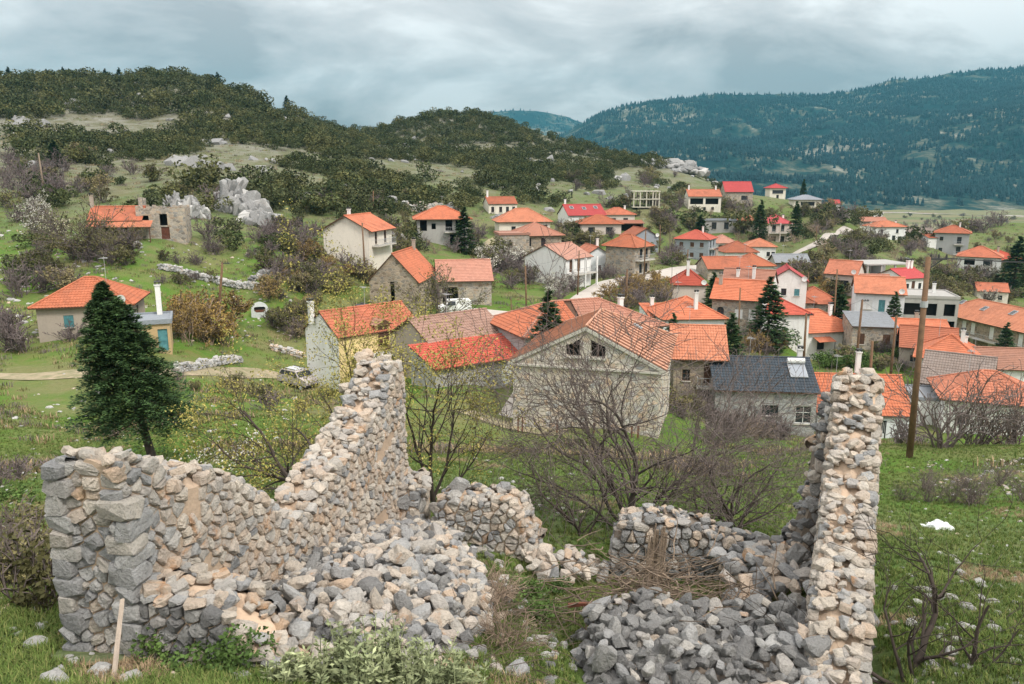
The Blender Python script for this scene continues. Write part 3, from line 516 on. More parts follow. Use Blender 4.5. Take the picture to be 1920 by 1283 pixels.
# ------------------------------------------------------------------ terrain
ANCH = [  # photo pixel and forward distance of points on the ground
 (30, 950, 17), (50, 1100, 9), (265, 865, 27), (30, 760, 50), (180, 790, 45), (55, 703, 62), (330, 700, 62), (560, 722, 75), (480, 640, 84), (490, 598, 92),
 (400, 560, 98), (500, 540, 100), (300, 505, 98), (250, 452, 107), (450, 460, 115), (560, 470, 122), (78, 365, 145), (120, 420, 125), (20, 520, 95), (20, 620, 75), (10, 430, 120),
 (100, 300, 190), (200, 235, 280), (380, 330, 165), (500, 340, 175), (600, 400, 150), (700, 330, 230), (700, 280, 320), (620, 250, 400), (400, 250, 270), (300, 330, 175),
 (-120, 300, 190), (-200, 420, 120), (-250, 700, 55), (-200, 200, 300), (-150, 950, 15),
 (950, 300, 330), (950, 345, 250), (820, 260, 420), (1100, 330, 310), (1050, 275, 420), (1180, 305, 400), (1250, 335, 320), (1280, 318, 350), (1200, 396, 232), (1250, 390, 245),
 (1000, 900, 17), (850, 870, 20), (1000, 842, 46), (900, 850, 33), (1300, 850, 46), (1100, 850, 40), (1450, 815, 66), (1300, 940, 17), (1450, 900, 24), (620, 950, 15), (550, 800, 40), (430, 780, 42), (700, 760, 55),
 (1705, 860, 30), (1800, 850, 31), (1900, 840, 31), (1660, 836, 34), (1760, 990, 16.5), (1880, 980, 17), (1750, 1100, 9.6), (1690, 1000, 15), (1880, 1150, 8.2), (1690, 1200, 7.4), (1750, 1280, 6.4), (2050, 900, 22), (2000, 1200, 7),
 (930, 600, 102), (970, 592, 106), (1060, 575, 112), (1120, 540, 128), (1230, 516, 145), (900, 720, 64), (1000, 545, 122), (1200, 560, 118), (1230, 570, 115),
 (1480, 690, 92), (1620, 670, 97), (1580, 460, 200), (1540, 440, 215), (1500, 470, 190), (1600, 480, 170), (1840, 560, 165), (1800, 530, 180), (1700, 480, 190),
 (850, 610, 95), (620, 560, 105), (700, 470, 130), (560, 420, 140),
 (820, 1000, 11.6), (1010, 1075, 10.4), (980, 1180, 7.4), (900, 1283, 5.5), (600, 1283, 5.0), (350, 1260, 5.4), (150, 1210, 6.1), (0, 1240, 5.6), (-150, 1250, 5.4),
 (1500, 1092, 10), (1300, 1090, 10.3)]
XYZ = [(0, 0, -1.65), (-4, 0, -1.5), (4, 0, -1.9), (0, -6, 0.4), (-7, -6, 0.6), (8, -6, 0.1), (-8, 2, -2.0), (8, 2, -2.6), (-14, 0, -1.2), (14, 0, -2.4), (0, 3, -2.75),
       (1.5, 6.9, -5.15), (2.6, 8.2, -5.3), (3.0, 6.0, -4.95), (1.2, 5.2, -4.5), (4.2, 8.0, -5.25)]
RIDGE = [(-350, 165, 370), (-150, 160, 375), (0, 162, 380), (100, 158, 390), (230, 160, 400), (350, 155, 410), (430, 180, 410), (500, 205, 420), (600, 236, 430), (690, 252, 450),
         (780, 228, 470), (850, 219, 480), (920, 222, 480), (1000, 248, 470), (1080, 274, 450), (1170, 295, 430), (1250, 310, 410), (1320, 338, 385), (1385, 364, 330)]
pts = [tuple(at(*a)) for a in ANCH] + XYZ
for a in RIDGE:
    p = at(*a); pts.append(tuple(p)); q = p * 1.4; pts.append((q.x, q.y, p.z * 0.4 - 25)); pts.append((p.x * 2.2, p.y * 2.2, -55))
for X, Y in ((150, 520), (300, 500), (420, 480), (250, 800), (500, 800), (100, 900), (600, 1200), (100, 1500), (1000, 1500), (-600, 1500), (-400, 1700), (350, 330), (420, 300), (350, 240), (260, 420), (700, 600), (900, 900), (1500, 1600)):
    pts.append((X, Y, -55 if Y > 380 or X > 380 else -44))
for p in ((245, 262, -24), (215, 335, -20)): pts.append(p)
for h in HS:
    if h['anchor']:
        c = h['c']; f = Vector((math.sin(h['yaw']), -math.cos(h['yaw']), 0)) * (h['d'] * 0.5 + 0.6)
        pts.append((c[0] + f.x, c[1] + f.y, c[2] + 0.05)); pts.append((c[0] - f.x * 0.7, c[1] - f.y * 0.7, c[2] + 0.5))
PT = np.array(pts, dtype=np.float64)
C0 = 12.0
def warp(X, Y):
    Yc = np.maximum(Y, -9.0)
    return np.stack([np.clip(X / (Yc + C0), -1.35, 1.35) * 2.4, np.log(Yc + C0) * 1.25], -1)
PW = warp(PT[:, 0], PT[:, 1]); PG = PT[:, 2] / (np.maximum(PT[:, 1], -9) + C0)
def kern(d2): return np.where(d2 > 1e-12, 0.5 * d2 * np.log(d2 + 1e-12), 0.0)
n = len(PW)
A = np.zeros((n + 3, n + 3)); dd = ((PW[:, None] - PW[None]) ** 2).sum(-1)
A[:n, :n] = kern(dd) + np.eye(n) * 0.0012
A[:n, n] = 1; A[:n, n + 1:] = PW; A[n, :n] = 1; A[n + 1:, :n] = PW.T
TC = np.linalg.solve(A, np.concatenate([PG, np.zeros(3)]))
def ground_arr(X, Y):
    X = np.asarray(X, dtype=np.float64).ravel(); Y = np.asarray(Y, dtype=np.float64).ravel()
    out = np.empty(len(X)); q = warp(X, Y)
    for i in range(0, len(X), 8000):
        s = slice(i, i + 8000)
        k = kern(((q[s, None] - PW[None]) ** 2).sum(-1))
        out[s] = k @ TC[:n] + TC[n] + q[s] @ TC[n + 1:]
    z = out * (np.maximum(Y, -9) + C0)
    far = np.clip((Y - 800) / 500, 0, 1)
    z = z * (1 - far) + (-55) * far
    # small relief of the ground itself
    def nz(s, a, ph): return a * (np.sin(X / s + ph) * np.cos(Y / s * 1.13 + ph * 2) + 0.6 * np.sin((X + Y * 0.7) / s * 2.1 + ph))
    z = z + nz(3.1, 0.045, 1.0) + nz(0.9, 0.014, 4.0) * (Y < 60) + np.clip(Y - 60, 0, 300) / 300 * nz(17.0, 0.8, 2.0)
    return z
def ground(x, y): return float(ground_arr([x], [y])[0])

nr, ncl = 400, 340
bb = np.linspace(math.log(-8.6 + C0), math.log(2600 + C0), nr); YY = np.exp(bb) - C0
aa = np.linspace(-1.3, 1.3, ncl)
GX = aa[None, :] * (YY[:, None] + C0); GY = np.repeat(YY[:, None], ncl, 1)
GZ = ground_arr(GX, GY).reshape(nr, ncl)
ii = np.arange(nr * ncl).reshape(nr, ncl)
GF = np.stack([ii[:-1, :-1], ii[:-1, 1:], ii[1:, 1:], ii[1:, :-1]], -1).reshape(-1, 4)
m, ns, ls, b = mat_new('grass ground')
p = pos_n(ns)
n1 = noise_n(ns, ls, p, 0.07, 6, 0.62, 0.5); n2 = noise_n(ns, ls, p, 0.45, 7, 0.65, 0.6); n3 = noise_n(ns, ls, p, 3.2, 6, 0.7); n4 = noise_n(ns, ls, p, 18, 4, 0.7)
sx = ns.new('ShaderNodeSeparateXYZ'); ls.new(p, sx.inputs[0])
g = ramp_n(ns, ls, n2, [(0.32, (0.160, 0.160, 0.050)), (0.44, (0.115, 0.175, 0.032)), (0.58, (0.080, 0.170, 0.022)), (0.72, (0.175, 0.205, 0.050))])
dry = ramp_n(ns, ls, n3, [(0.3, (0.175, 0.155, 0.070)), (0.7, (0.24, 0.215, 0.115))])
g = mix_n(ns, ls, ramp_n(ns, ls, n1, [(0.47, 0.0), (0.62, 0.7)]), g, dry)
g = mix_n(ns, ls, ramp_n(ns, ls, n3, [(0.58, 0.0), (0.70, 0.5)]), g, (0.24, 0.20, 0.11))
n6 = noise_n(ns, ls, p, 1.1, 8, 0.75, 0.8)
g = mix_n(ns, ls, ramp_n(ns, ls, n6, [(0.54, 0.0), (0.68, 0.55)]), g, (0.17, 0.155, 0.075))
g = mix_n(ns, ls, ramp_n(ns, ls, n6, [(0.28, 0.55), (0.42, 0.0)]), g, (0.075, 0.11, 0.035))
rock = ramp_n(ns, ls, n4, [(0.3, (0.26, 0.25, 0.235)), (0.7, (0.44, 0.43, 0.41))])
# limestone shows through on the upper hillside
hz = math_n(ns, ls, 'MULTIPLY_ADD', sx.outputs['Z'], 1 / 26.0, 0.42)
hz = math_n(ns, ls, 'MINIMUM', math_n(ns, ls, 'MAXIMUM', hz, 0.0), 1.0)
n5 = noise_n(ns, ls, p, 0.16, 8, 0.72, 0.4)
g = mix_n(ns, ls, math_n(ns, ls, 'MULTIPLY', hz, 0.72), g, ramp_n(ns, ls, n3, [(0.3, (0.10, 0.095, 0.06)), (0.7, (0.19, 0.175, 0.125))]))
rk = math_n(ns, ls, 'MULTIPLY', hz, ramp_n(ns, ls, n5, [(0.42, 0.0), (0.62, 1.0)]))
g = mix_n(ns, ls, rk, g, rock)
scrub = math_n(ns, ls, 'MULTIPLY', hz, ramp_n(ns, ls, n5, [(0.35, 0.75), (0.5, 0.25)]))
g = mix_n(ns, ls, scrub, g, (0.075, 0.075, 0.045))
vy = math_n(ns, ls, 'MINIMUM', math_n(ns, ls, 'MAXIMUM', math_n(ns, ls, 'MULTIPLY_ADD', sx.outputs['Y'], 1 / 90.0, -1.15), 0.0), 0.62)
g = mix_n(ns, ls, math_n(ns, ls, 'MULTIPLY', vy, ramp_n(ns, ls, n2, [(0.36, 1.0), (0.62, 0.35)])), g, ramp_n(ns, ls, n6, [(0.35, (0.115, 0.115, 0.06)), (0.65, (0.19, 0.17, 0.115))]))
# open fields of the plain
fm = ns.new('ShaderNodeMapping'); fm.inputs['Scale'].default_value = (0.004, 0.013, 0.0); fm.inputs['Rotation'].default_value = (0, 0, 0.2); ls.new(p, fm.inputs[0])
fv = ns.new('ShaderNodeTexVoronoi'); fv.distance = 'CHEBYCHEV'; fv.inputs['Scale'].default_value = 1.0; ls.new(fm.outputs[0], fv.inputs['Vector'])
fs = ns.new('ShaderNodeSeparateXYZ'); ls.new(fv.outputs['Color'], fs.inputs[0])
fc = ramp_n(ns, ls, fs.outputs[0], [(0.0, (0.16, 0.18, 0.075)), (0.3, (0.25, 0.22, 0.13)), (0.6, (0.13, 0.16, 0.06)), (0.8, (0.28, 0.20, 0.125)), (1.0, (0.20, 0.21, 0.095))])
fc = mix_n(ns, ls, 0.3, fc, ramp_n(ns, ls, n1, [(0.3, (0.12, 0.13, 0.06)), (0.7, (0.28, 0.25, 0.15))]))
ff = math_n(ns, ls, 'MINIMUM', math_n(ns, ls, 'MAXIMUM', math_n(ns, ls, 'MULTIPLY_ADD', sx.outputs['Z'], -1 / 9.0, -3.6), 0.0), 1.0)
g = mix_n(ns, ls, ff, g, fc)
g = mix_n(ns, ls, 1.0, g, ramp_n(ns, ls, n4, [(0.3, 0.72), (0.65, 1.05)]), 'MULTIPLY')
ls.new(g, b.inputs['Base Color']); b.inputs['Roughness'].default_value = 0.95; b.inputs['Specular IOR Level'].default_value = 0.1
bump_n(ns, ls, math_n(ns, ls, 'MULTIPLY_ADD', n3, 2.5, n4), b, 0.6, 0.05)
M['ground'] = m
tag(link('ground', np_mesh('ground', np.stack([GX, GY, GZ], -1).reshape(-1, 3), GF, m, smooth=True)), kind='structure')
# the plain goes on to the horizon
mb = MB(); mb.face([(-6800, 2300, -56.2), (7600, 2300, -56.2), (7600, 5900, -56.2), (-6800, 5900, -56.2)])
tag(mb.build('plain', m), kind='structure')

# ------------------------------------------------------------------ mountains
def interp(prof, x):
    xs = [q[0] for q in prof]; ys = [q[1] for q in prof]; return np.interp(x, xs, ys)
m, ns, ls, b = mat_new('mountain ground')
p = pos_n(ns)
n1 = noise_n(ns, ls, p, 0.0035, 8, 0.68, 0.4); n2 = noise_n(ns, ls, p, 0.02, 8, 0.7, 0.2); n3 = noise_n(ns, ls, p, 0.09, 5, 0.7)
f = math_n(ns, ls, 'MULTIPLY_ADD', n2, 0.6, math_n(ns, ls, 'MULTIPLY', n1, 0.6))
c = ramp_n(ns, ls, f, [(0.46, (0.006, 0.026, 0.030)), (0.58, (0.016, 0.048, 0.045)), (0.655, (0.11, 0.12, 0.088)), (0.75, (0.32, 0.31, 0.265))])  # teal of the distant haze is partly painted into these slopes
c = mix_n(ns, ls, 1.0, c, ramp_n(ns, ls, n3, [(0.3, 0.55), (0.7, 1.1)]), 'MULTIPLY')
ls.new(c, b.inputs['Base Color']); b.inputs['Roughness'].default_value = 0.95; b.inputs['Specular IOR Level'].default_value = 0.05
M['mountain'] = m
def mountain(name, prof, Yr, Yf, x0, x1, seed, amp):
    nu, nv = 260, 110
    xs = np.linspace(x0, x1, nu); ry = interp(prof, xs)
    V = np.zeros((nv, nu, 3))
    foot = -58.0
    for i, x in enumerate(xs):
        top = at(x, ry[i], Yr)
        for j in range(nv):
            t = j / (nv - 1) * 1.35
            s = min(t, 1.0)
            Y = Yf + (Yr - Yf) * t
            X = top.x / Yr * (Yf + (Yr - Yf) * min(t, 1.0)) if t <= 1 else top.x
            hgt = (top.z - foot)
            sh = s ** 1.25 * (1 - 0.0) if t <= 1 else 1 - (t - 1) * 1.2
            q = Vector((X / 620.0 + seed, Y / 620.0, seed))
            r = mnoise.fractal(q, 0.9, 2.1, 5) ; r2 = 1 - abs(mnoise.noise(q * 1.7)) * 2
            w = math.sin(math.pi * min(s, 1.0)) ** 0.8 if t <= 1 else 0.4
            V[j, i] = (X, Y, foot + hgt * sh + (r * 0.8 + r2 * 0.5) * amp * w + (mnoise.noise(Vector((X / 60.0, Y / 60.0, seed))) * 7 * min(1, s * 4)))
    idx = np.arange(nu * nv).reshape(nv, nu)
    F = np.stack([idx[:-1, :-1], idx[:-1, 1:], idx[1:, 1:], idx[1:, :-1]], -1).reshape(-1, 4)
    tag(link(name, np_mesh(name, V.reshape(-1, 3), F, M['mountain'], smooth=True)), kind='structure')
    return V
MT = [(300, 330), (700, 300), (900, 290), (1000, 275), (1060, 250), (1090, 232), (1130, 211), (1180, 197), (1240, 190), (1300, 190), (1400, 188), (1500, 182), (1600, 170), (1700, 157), (1800, 141), (1900, 128), (2100, 112), (2500, 95), (3000, 120)]
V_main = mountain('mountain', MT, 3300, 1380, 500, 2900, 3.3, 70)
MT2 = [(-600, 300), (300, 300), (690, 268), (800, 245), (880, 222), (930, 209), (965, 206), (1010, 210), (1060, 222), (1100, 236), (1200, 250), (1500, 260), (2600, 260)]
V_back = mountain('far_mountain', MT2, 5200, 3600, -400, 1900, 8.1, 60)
# ------------------------------------------------------------------ houses
def roof_plane(mb, eL, eR, rR, rL, lod, mi=0, tw=0.27, rl=0.40, rsd=random.Random(3)):
    eL, eR, rR, rL = map(Vector, (eL, eR, rR, rL))
    wS = (eR - eL).length; S = (eR - eL) / wS
    q = rL - eL; T = q - S * q.dot(S); tm = T.length; T /= tm; Nn = S.cross(T)
    if Nn.z < 0: Nn = -Nn
    a1 = q.dot(S); b1 = (rR - eL).dot(S)
    if lod == 1: tw, rl = 0.34, 0.36
    if lod == 2: tw, rl = 0.7, 0.42
    nrw = max(2, round(tm / rl)); ncw = max(2, round(wS / tw)); tw = wS / ncw
    prof = [(0, 0.0), (0.3, 0.045), (0.6, 0.045)] if lod == 0 else [(0, 0.0)]
    kk = [(c + fx, hh) for c in range(ncw) for fx, hh in prof] + [(ncw, 0.0)]
    st = 0.035 if lod < 2 else 0.05
    for r in range(nrw):
        t0 = tm * r / nrw; t1 = tm * (r + 1) / nrw
        l0, h0 = a1 * t0 / tm, wS + (b1 - wS) * t0 / tm; l1, h1 = a1 * t1 / tm, wS + (b1 - wS) * t1 / tm
        tn = rsd.random() * 0.9
        for i in range(len(kk) - 1):
            (c0, z0), (c1, z1) = kk[i], kk[i + 1]
            s0, s1 = c0 * tw, c1 * tw
            if s1 <= l0 + 1e-4 or s0 >= h0 - 1e-4: continue
            if i % len(prof) == 0: tn = min(0.98, max(0.02, rsd.gauss(0.5, (0.16, 0.12, 0.08)[lod])))
            A0, B0 = min(max(s0, l0), h0), min(max(s1, l0), h0); A1, B1 = min(max(s0, l1), h1), min(max(s1, l1), h1)
            P = eL + S * A0 + T * t0 + Nn * (z0 + st); Q = eL + S * B0 + T * t0 + Nn * (z1 + st)
            U = eL + S * B1 + T * t1 + Nn * z1; W = eL + S * A1 + T * t1 + Nn * z0
            mb.face((P, Q, U, W) if B1 - A1 > 1e-4 else (P, Q, U), tn, mi)
            mb.face((P - Nn * (st + 0.02), Q - Nn * (st + 0.02), Q, P), tn, mi)
def cap_line(mb, p0, p1, r=0.10, mi=0, rsd=random.Random(5)):
    p0 = Vector(p0); p1 = Vector(p1); L = (p1 - p0).length; k = max(1, round(L / 0.45)); d = (p1 - p0) / k
    for i in range(k): mb.tube(p0 + d * i, p0 + d * (i + 1.06), r * 1.12, r * 0.9, 6, rsd.uniform(0.5, 0.98), mi)

def panel(mb, O, U, W, zt, ops, depth=0.22, zb=-2.6, mi=0):
    """wall face with real openings and their reveals; O = foot of its left end seen from outside"""
    O = Vector(O); U = Vector(U).normalized(); n = Vector((U.y, -U.x, 0))
    xs = sorted({0.0, W} | {v for o in ops for v in (o[0], o[1])}); zs = sorted({zb, zt} | {v for o in ops for v in (o[2], o[3])})
    pt = lambda x, z, d=0: O + U * x + Vector((0, 0, z)) - n * d
    for i in range(len(xs) - 1):
        for j in range(len(zs) - 1):
            cx, cz = (xs[i] + xs[i + 1]) / 2, (zs[j] + zs[j + 1]) / 2
            if any(o[0] < cx < o[1] and o[2] < cz < o[3] for o in ops): continue
            mb.face((pt(xs[i], zs[j]), pt(xs[i + 1], zs[j]), pt(xs[i + 1], zs[j + 1]), pt(xs[i], zs[j + 1])), 0, mi)
    for x0, x1, z0, z1 in ops:
        for a, c in (((x0, z0), (x1, z0)), ((x1, z0), (x1, z1)), ((x1, z1), (x0, z1)), ((x0, z1), (x0, z0))):
            mb.face((pt(*a), pt(*c), pt(*c, depth), pt(*a, depth)), 0, mi)

DOOR_MAT = dict(door='wood', reddoor='rust', whitedoor='whitepaint', tealdoor='teal', bars='darkmetal')
SHUT_MAT = dict(wood='wood', shut='whitepaint', teal='teal', blue='bluepaint')
def opening_parts(root, kind, O, U, x0, x1, z0, z1, wallmat):
    U = Vector(U).normalized(); n = Vector((U.y, -U.x, 0)); ang = math.atan2(U.y, U.x); w = x1 - x0; h = z1 - z0
    c = Vector(O) + U * ((x0 + x1) / 2) + Vector((0, 0, z0))
    def P(x, z, d): return c + U * x + Vector((0, 0, z)) - n * d
    mb = MB()
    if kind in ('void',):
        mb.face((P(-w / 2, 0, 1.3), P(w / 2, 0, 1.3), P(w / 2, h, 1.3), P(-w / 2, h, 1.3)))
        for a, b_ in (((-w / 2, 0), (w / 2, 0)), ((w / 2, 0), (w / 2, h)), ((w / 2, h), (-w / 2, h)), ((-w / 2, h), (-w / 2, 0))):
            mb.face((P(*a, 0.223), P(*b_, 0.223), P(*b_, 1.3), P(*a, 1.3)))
        mb.build('opening', M['void'], root); return  # black lining paints the room behind as dark
    if kind in DOOR_MAT:
        mb.box(P(0, h / 2, 0.15), (w, 0.06, h), ang)
        for k in (-1, 1): mb.box(P(k * (w / 2 - 0.04), h / 2, 0.11), (0.08, 0.05, h), ang)
        mb.box(P(0, h - 0.04, 0.108), (w - 0.16, 0.05, 0.08), ang); mb.box(P(0, h * 0.45, 0.11), (w - 0.16, 0.03, 0.08), ang)
        d = mb.build('door', M[DOOR_MAT[kind]], root)
        if kind == 'bars':
            k = MB()
            for i in range(6): k.tube(P(-w / 2 + 0.12 + i * (w - 0.24) / 5, 0.75, 0.09), P(-w / 2 + 0.12 + i * (w - 0.24) / 5, h - 0.15, 0.09), 0.018, n=5)
            k.box(P(0, 0.4, 0.112), (w - 0.2, 0.03, 0.55), ang); k.build('door_bars', M['whitepaint'], d)
        return
    if kind in SHUT_MAT:
        for k in (-1, 1):
            mb.box(P(k * (w / 4), h / 2, 0.06), (w / 2 - 0.02, 0.05, h - 0.02), ang)
            for i in range(1, 4): mb.box(P(k * w / 4, h * i / 4, 0.03), (w / 2 - 0.1, 0.03, 0.05), ang)
        mb.build('shutter', M[SHUT_MAT[kind]], root)
        s = MB(); s.box(P(0, -0.05, -0.04), (w + 0.2, 0.2, 0.08), ang); s.build('sill', M['stucco_trim'], root); return
    fm = {'win': 'wood', 'dark': 'darkmetal', 'white': 'whitepaint', 'arch': 'wood'}[kind]
    t = 0.07
    for k in (-1, 1): mb.box(P(k * (w / 2 - t / 2), h / 2, 0.12), (t, 0.06, h), ang)
    for z in (t / 2, h - t / 2): mb.box(P(0, z, 0.122), (w - 2 * t, 0.06, t), ang)
    mb.box(P(0, h / 2, 0.124), (t * 0.8, 0.05, h - 2 * t), ang)
    if h > 1.0: mb.box(P(0, h * 0.62, 0.126), (w - 2 * t, 0.045, t * 0.7), ang)
    f = mb.build('window', M[fm], root)
    g = MB(); g.face((P(-w / 2, 0, 0.17), P(w / 2, 0, 0.17), P(w / 2, h, 0.17), P(-w / 2, h, 0.17))); g.build('pane', M['glass'], f)
    s = MB(); s.box(P(0, -0.05, -0.04), (w + 0.2, 0.2, 0.08), ang); s.build('sill', M['stucco_trim'], f)
    if kind == 'arch':
        a = MB(); r = w / 2
        for sgn in (-1, 1):
            ps = [(sgn * r * math.cos(t_), h - r + r * math.sin(t_)) for t_ in np.linspace(0, math.pi / 2, 6)]
            for (xa, za), (xb, zb) in zip(ps[:-1], ps[1:]):
                q = [P(xa, za, 0.02), P(xb, zb, 0.02), P(xb, h, 0.02), P(xa, h, 0.02)]
                a.face(q if sgn < 0 else q[::-1])
        a.build('arch', M[wallmat], f)

def build_house(s):
    w, d, h, ex = s['w'], s['d'], s['h'], s['ex']
    root = empty(s['name'], s['c'], s['yaw']); tag(root, s['label'], s['cat'], s['group'])
    lod = 0 if s['Y'] < 84 else (1 if s['Y'] < 160 else 2)
    if ex.get('frame'): return build_frame(root, s)
    if ex.get('hall'): return build_hall(root, s)
    F = {'f': ((-w / 2, -d / 2), (1, 0), w), 'r': ((w / 2, -d / 2), (0, 1), d), 'b': ((w / 2, d / 2), (-1, 0), w), 'l': ((-w / 2, d / 2), (0, -1), d)}
    ops = {k: [] for k in F}
    for f, u, z, ww, hh, kind in s['wins']:
        W = F[f][2]; x0 = min(max(u * W - ww / 2, 0.12), W - ww - 0.12); ops[f].append((x0, x0 + ww, z, min(z + hh, h - 0.12), kind))
    gx, rt = s['ridge'], s['roof']
    gm = s['ex'].get('gable_wall', s['wall'])
    gf = {'gable': 'lr' if gx == 'x' else 'fb', 'gablehip': 'f'}.get(rt, '')
    mb = MB()
    for f, (o, u, W) in F.items():
        mi = 1 if (f in 'lr' and gm != s['wall']) else 0
        panel(mb, (o[0], o[1], 0), (u[0], u[1], 0), W, h, [q[:4] for q in ops[f]], mi=mi)
        if f in gf:
            O = Vector((o[0], o[1], h)); U = Vector((u[0], u[1], 0)); mb.face((O, O + U * W, O + U * W / 2 + Vector((0, 0, s['rh']))), 0, mi)
        if rt == 'mono' and f in 'lr':
            a = Vector((o[0], o[1], h)); b_ = a + Vector((u[0], u[1], 0)) * W; hi = b_ if f == 'r' else a
            mb.face((a, b_, hi + Vector((0, 0, s['rh']))), 0, mi)
        if rt == 'mono' and f == 'b':
            a = Vector((o[0], o[1], h)); b_ = a + Vector((u[0], u[1], 0)) * W; mb.face((a, b_, b_ + Vector((0, 0, s['rh'])), a + Vector((0, 0, s['rh']))), 0, mi)
    if rt == 'none':   # roofless: ragged wall heads with thickness
        rr = random.Random(int(s['Y'] * 10))
        for f, (o, u, W) in F.items():
            O = Vector((o[0], o[1], h)); U = Vector((u[0], u[1], 0)); nn = Vector((u[1], -u[0], 0)); k = int(W / 0.45)
            for i in range(k):
                t = rr.uniform(0.05, 0.5) + (1.1 if f == 'l' and i < k / 2 else 0)
                mb.box(O + U * (W * (i + 0.5) / k) - nn * 0.27 + Vector((0, 0, t / 2 - 0.06)), (W / k * 1.04, 0.5, t), math.atan2(u[1], u[0]))
    mb.build('wall', [M[s['wall']], M[gm]], root)
    for f in F:
        o, u, W = F[f]
        for q in ops[f]: opening_parts(root, q[4], (o[0], o[1], 0), (u[0], u[1], 0), q[0], q[1], q[2], q[3], s['wall'])
    if rt == 'none': return root
    # ---- roof
    ov, rh = s['ov'], s['rh']
    mats = [M[s['tile']], M['wood'], M[ex.get('split', s['tile'])]]
    rb = MB()
    sw = (gx == 'y') or (rt == 'hip' and d > w)
    lw, ld = (d, w) if sw else (w, d)
    mp = (lambda x, y, z: (-y, x, z)) if sw else (lambda x, y, z: (x, y, z))
    planes = []; caps = []
    og = ov * 0.6
    def under(P4):
        v = [Vector(mp(*p)) - Vector((0, 0, 0.10)) for p in P4]; rb.face(v[::-1], 0, 1)
        a, c = Vector(mp(*P4[0])), Vector(mp(*P4[1])); dn = Vector((0, 0, 0.10)); rb.face((a - dn, c - dn, c + dn * 0.3, a + dn * 0.3), 0, 1)
    if rt == 'gable':
        sl = rh / (ld / 2); e = h + 0.06 - ov * sl; X = lw / 2 + og; Yo = ld / 2 + ov; rz = h + rh + 0.06
        planes = [((-X, -Yo, e), (X, -Yo, e), (X, 0, rz), (-X, 0, rz)), ((X, Yo, e), (-X, Yo, e), (-X, 0, rz), (X, 0, rz))]
        caps = [((-X, 0, rz), (X, 0, rz))]
        for sx_ in (-X, X):
            for yy in (-Yo, Yo):
                A0, B0 = Vector(mp(sx_, yy, e)), Vector(mp(sx_, 0, rz)); dn = Vector((0, 0, 0.12)); rb.face((A0 - dn, B0 - dn, B0 + dn * 0.25, A0 + dn * 0.25), 0, 1)
    elif rt == 'hip':
        sl = rh / (ld / 2); e = h + 0.06 - ov * sl; X = lw / 2 + ov; Yo = ld / 2 + ov; rz = h + rh + 0.06; L = max(lw / 2 - ld / 2, 0.05)
        planes = [((-X, -Yo, e), (X, -Yo, e), (L, 0, rz), (-L, 0, rz)), ((X, Yo, e), (-X, Yo, e), (-L, 0, rz), (L, 0, rz)),
                  ((X, -Yo, e), (X, Yo, e), (L, 0, rz), (L, 0, rz)), ((-X, Yo, e), (-X, -Yo, e), (-L, 0, rz), (-L, 0, rz))]
        caps = [((-L, 0, rz), (L, 0, rz))] + [((sx_ * X, sy_ * Yo, e), (sx_ * L, 0, rz)) for sx_ in (-1, 1) for sy_ in (-1, 1)]
    elif rt == 'mono':
        sl = rh / d; e = h + 0.06 - ov * sl
        planes = [((-w / 2 - og, -d / 2 - ov, e), (w / 2 + og, -d / 2 - ov, e), (w / 2 + og, d / 2 + 0.1, h + rh + 0.06), (-w / 2 - og, d / 2 + 0.1, h + rh + 0.06))]
    elif rt == 'flat':
        rb.box((0, 0, h + rh / 2), (w + 2 * ov, d + 2 * ov, rh))
        for sx_, sy_, a, c in ((0, -1, w + 2 * ov, 0.18), (0, 1, w + 2 * ov, 0.18), (-1, 0, 0.18, d + 2 * ov - 0.37), (1, 0, 0.18, d + 2 * ov - 0.37)):
            rb.box((sx_ * (w / 2 + ov - 0.09), sy_ * (d / 2 + ov - 0.09), h + rh + 0.08), (a, c, 0.16))
    for i, P4 in enumerate(planes):
        Q = [Vector(mp(*p)) for p in P4]
        if ex.get('split') and i == 0:
            k = 0.42; m0 = Q[0].lerp(Q[1], k); m1 = Q[3].lerp(Q[2], k)
            roof_plane(rb, Q[0], m0, m1, Q[3], lod, 2); roof_plane(rb, m0, Q[1], Q[2], m1, lod, 0)
        else: roof_plane(rb, *Q, lod, 2 if (ex.get('split') and i == 3) else 0)
        under(P4)
    for a, c in caps: cap_line(rb, Vector(mp(*a)) + Vector((0, 0, 0.05)), Vector(mp(*c)) + Vector((0, 0, 0.05)), 0.11)
    roof = rb.build('roof', mats, root)
    # ---- chimneys, skylights, balconies
    def roof_z(x, y):
        xx, yy = (y, -x) if sw else (x, y)
        if rt == 'gable': return h + rh * (1 - abs(yy) / (ld / 2))
        if rt == 'hip': return h + rh * max(0, min(1 - abs(yy) / (ld / 2), (lw / 2 - abs(xx)) / (ld / 2)))
        if rt == 'mono': return h + rh * (y + d / 2) / d
        return h + rh
    for (x, y, ch) in s['chim']:
        z0 = roof_z(x, y) - 0.5; k = MB()
        k.box((x, y, z0 + (ch + 0.5) / 2), (0.44, 0.44, ch + 0.5)); k.box((x, y, z0 + ch + 0.56), (0.56, 0.56, 0.12))
        for sx_ in (-1, 1):
            for sy_ in (-1, 1): k.box((x + sx_ * 0.17, y + sy_ * 0.17, z0 + ch + 0.72), (0.08, 0.08, 0.2), mi=1)
        k.box((x, y, z0 + ch + 0.86), (0.52, 0.52, 0.08), mi=1)
        k.build('chimney', [M['white'] if s['wall'] not in ('masonry_brown', 'masonry') or lod == 0 else M['tan'], M['darkmetal']], root)
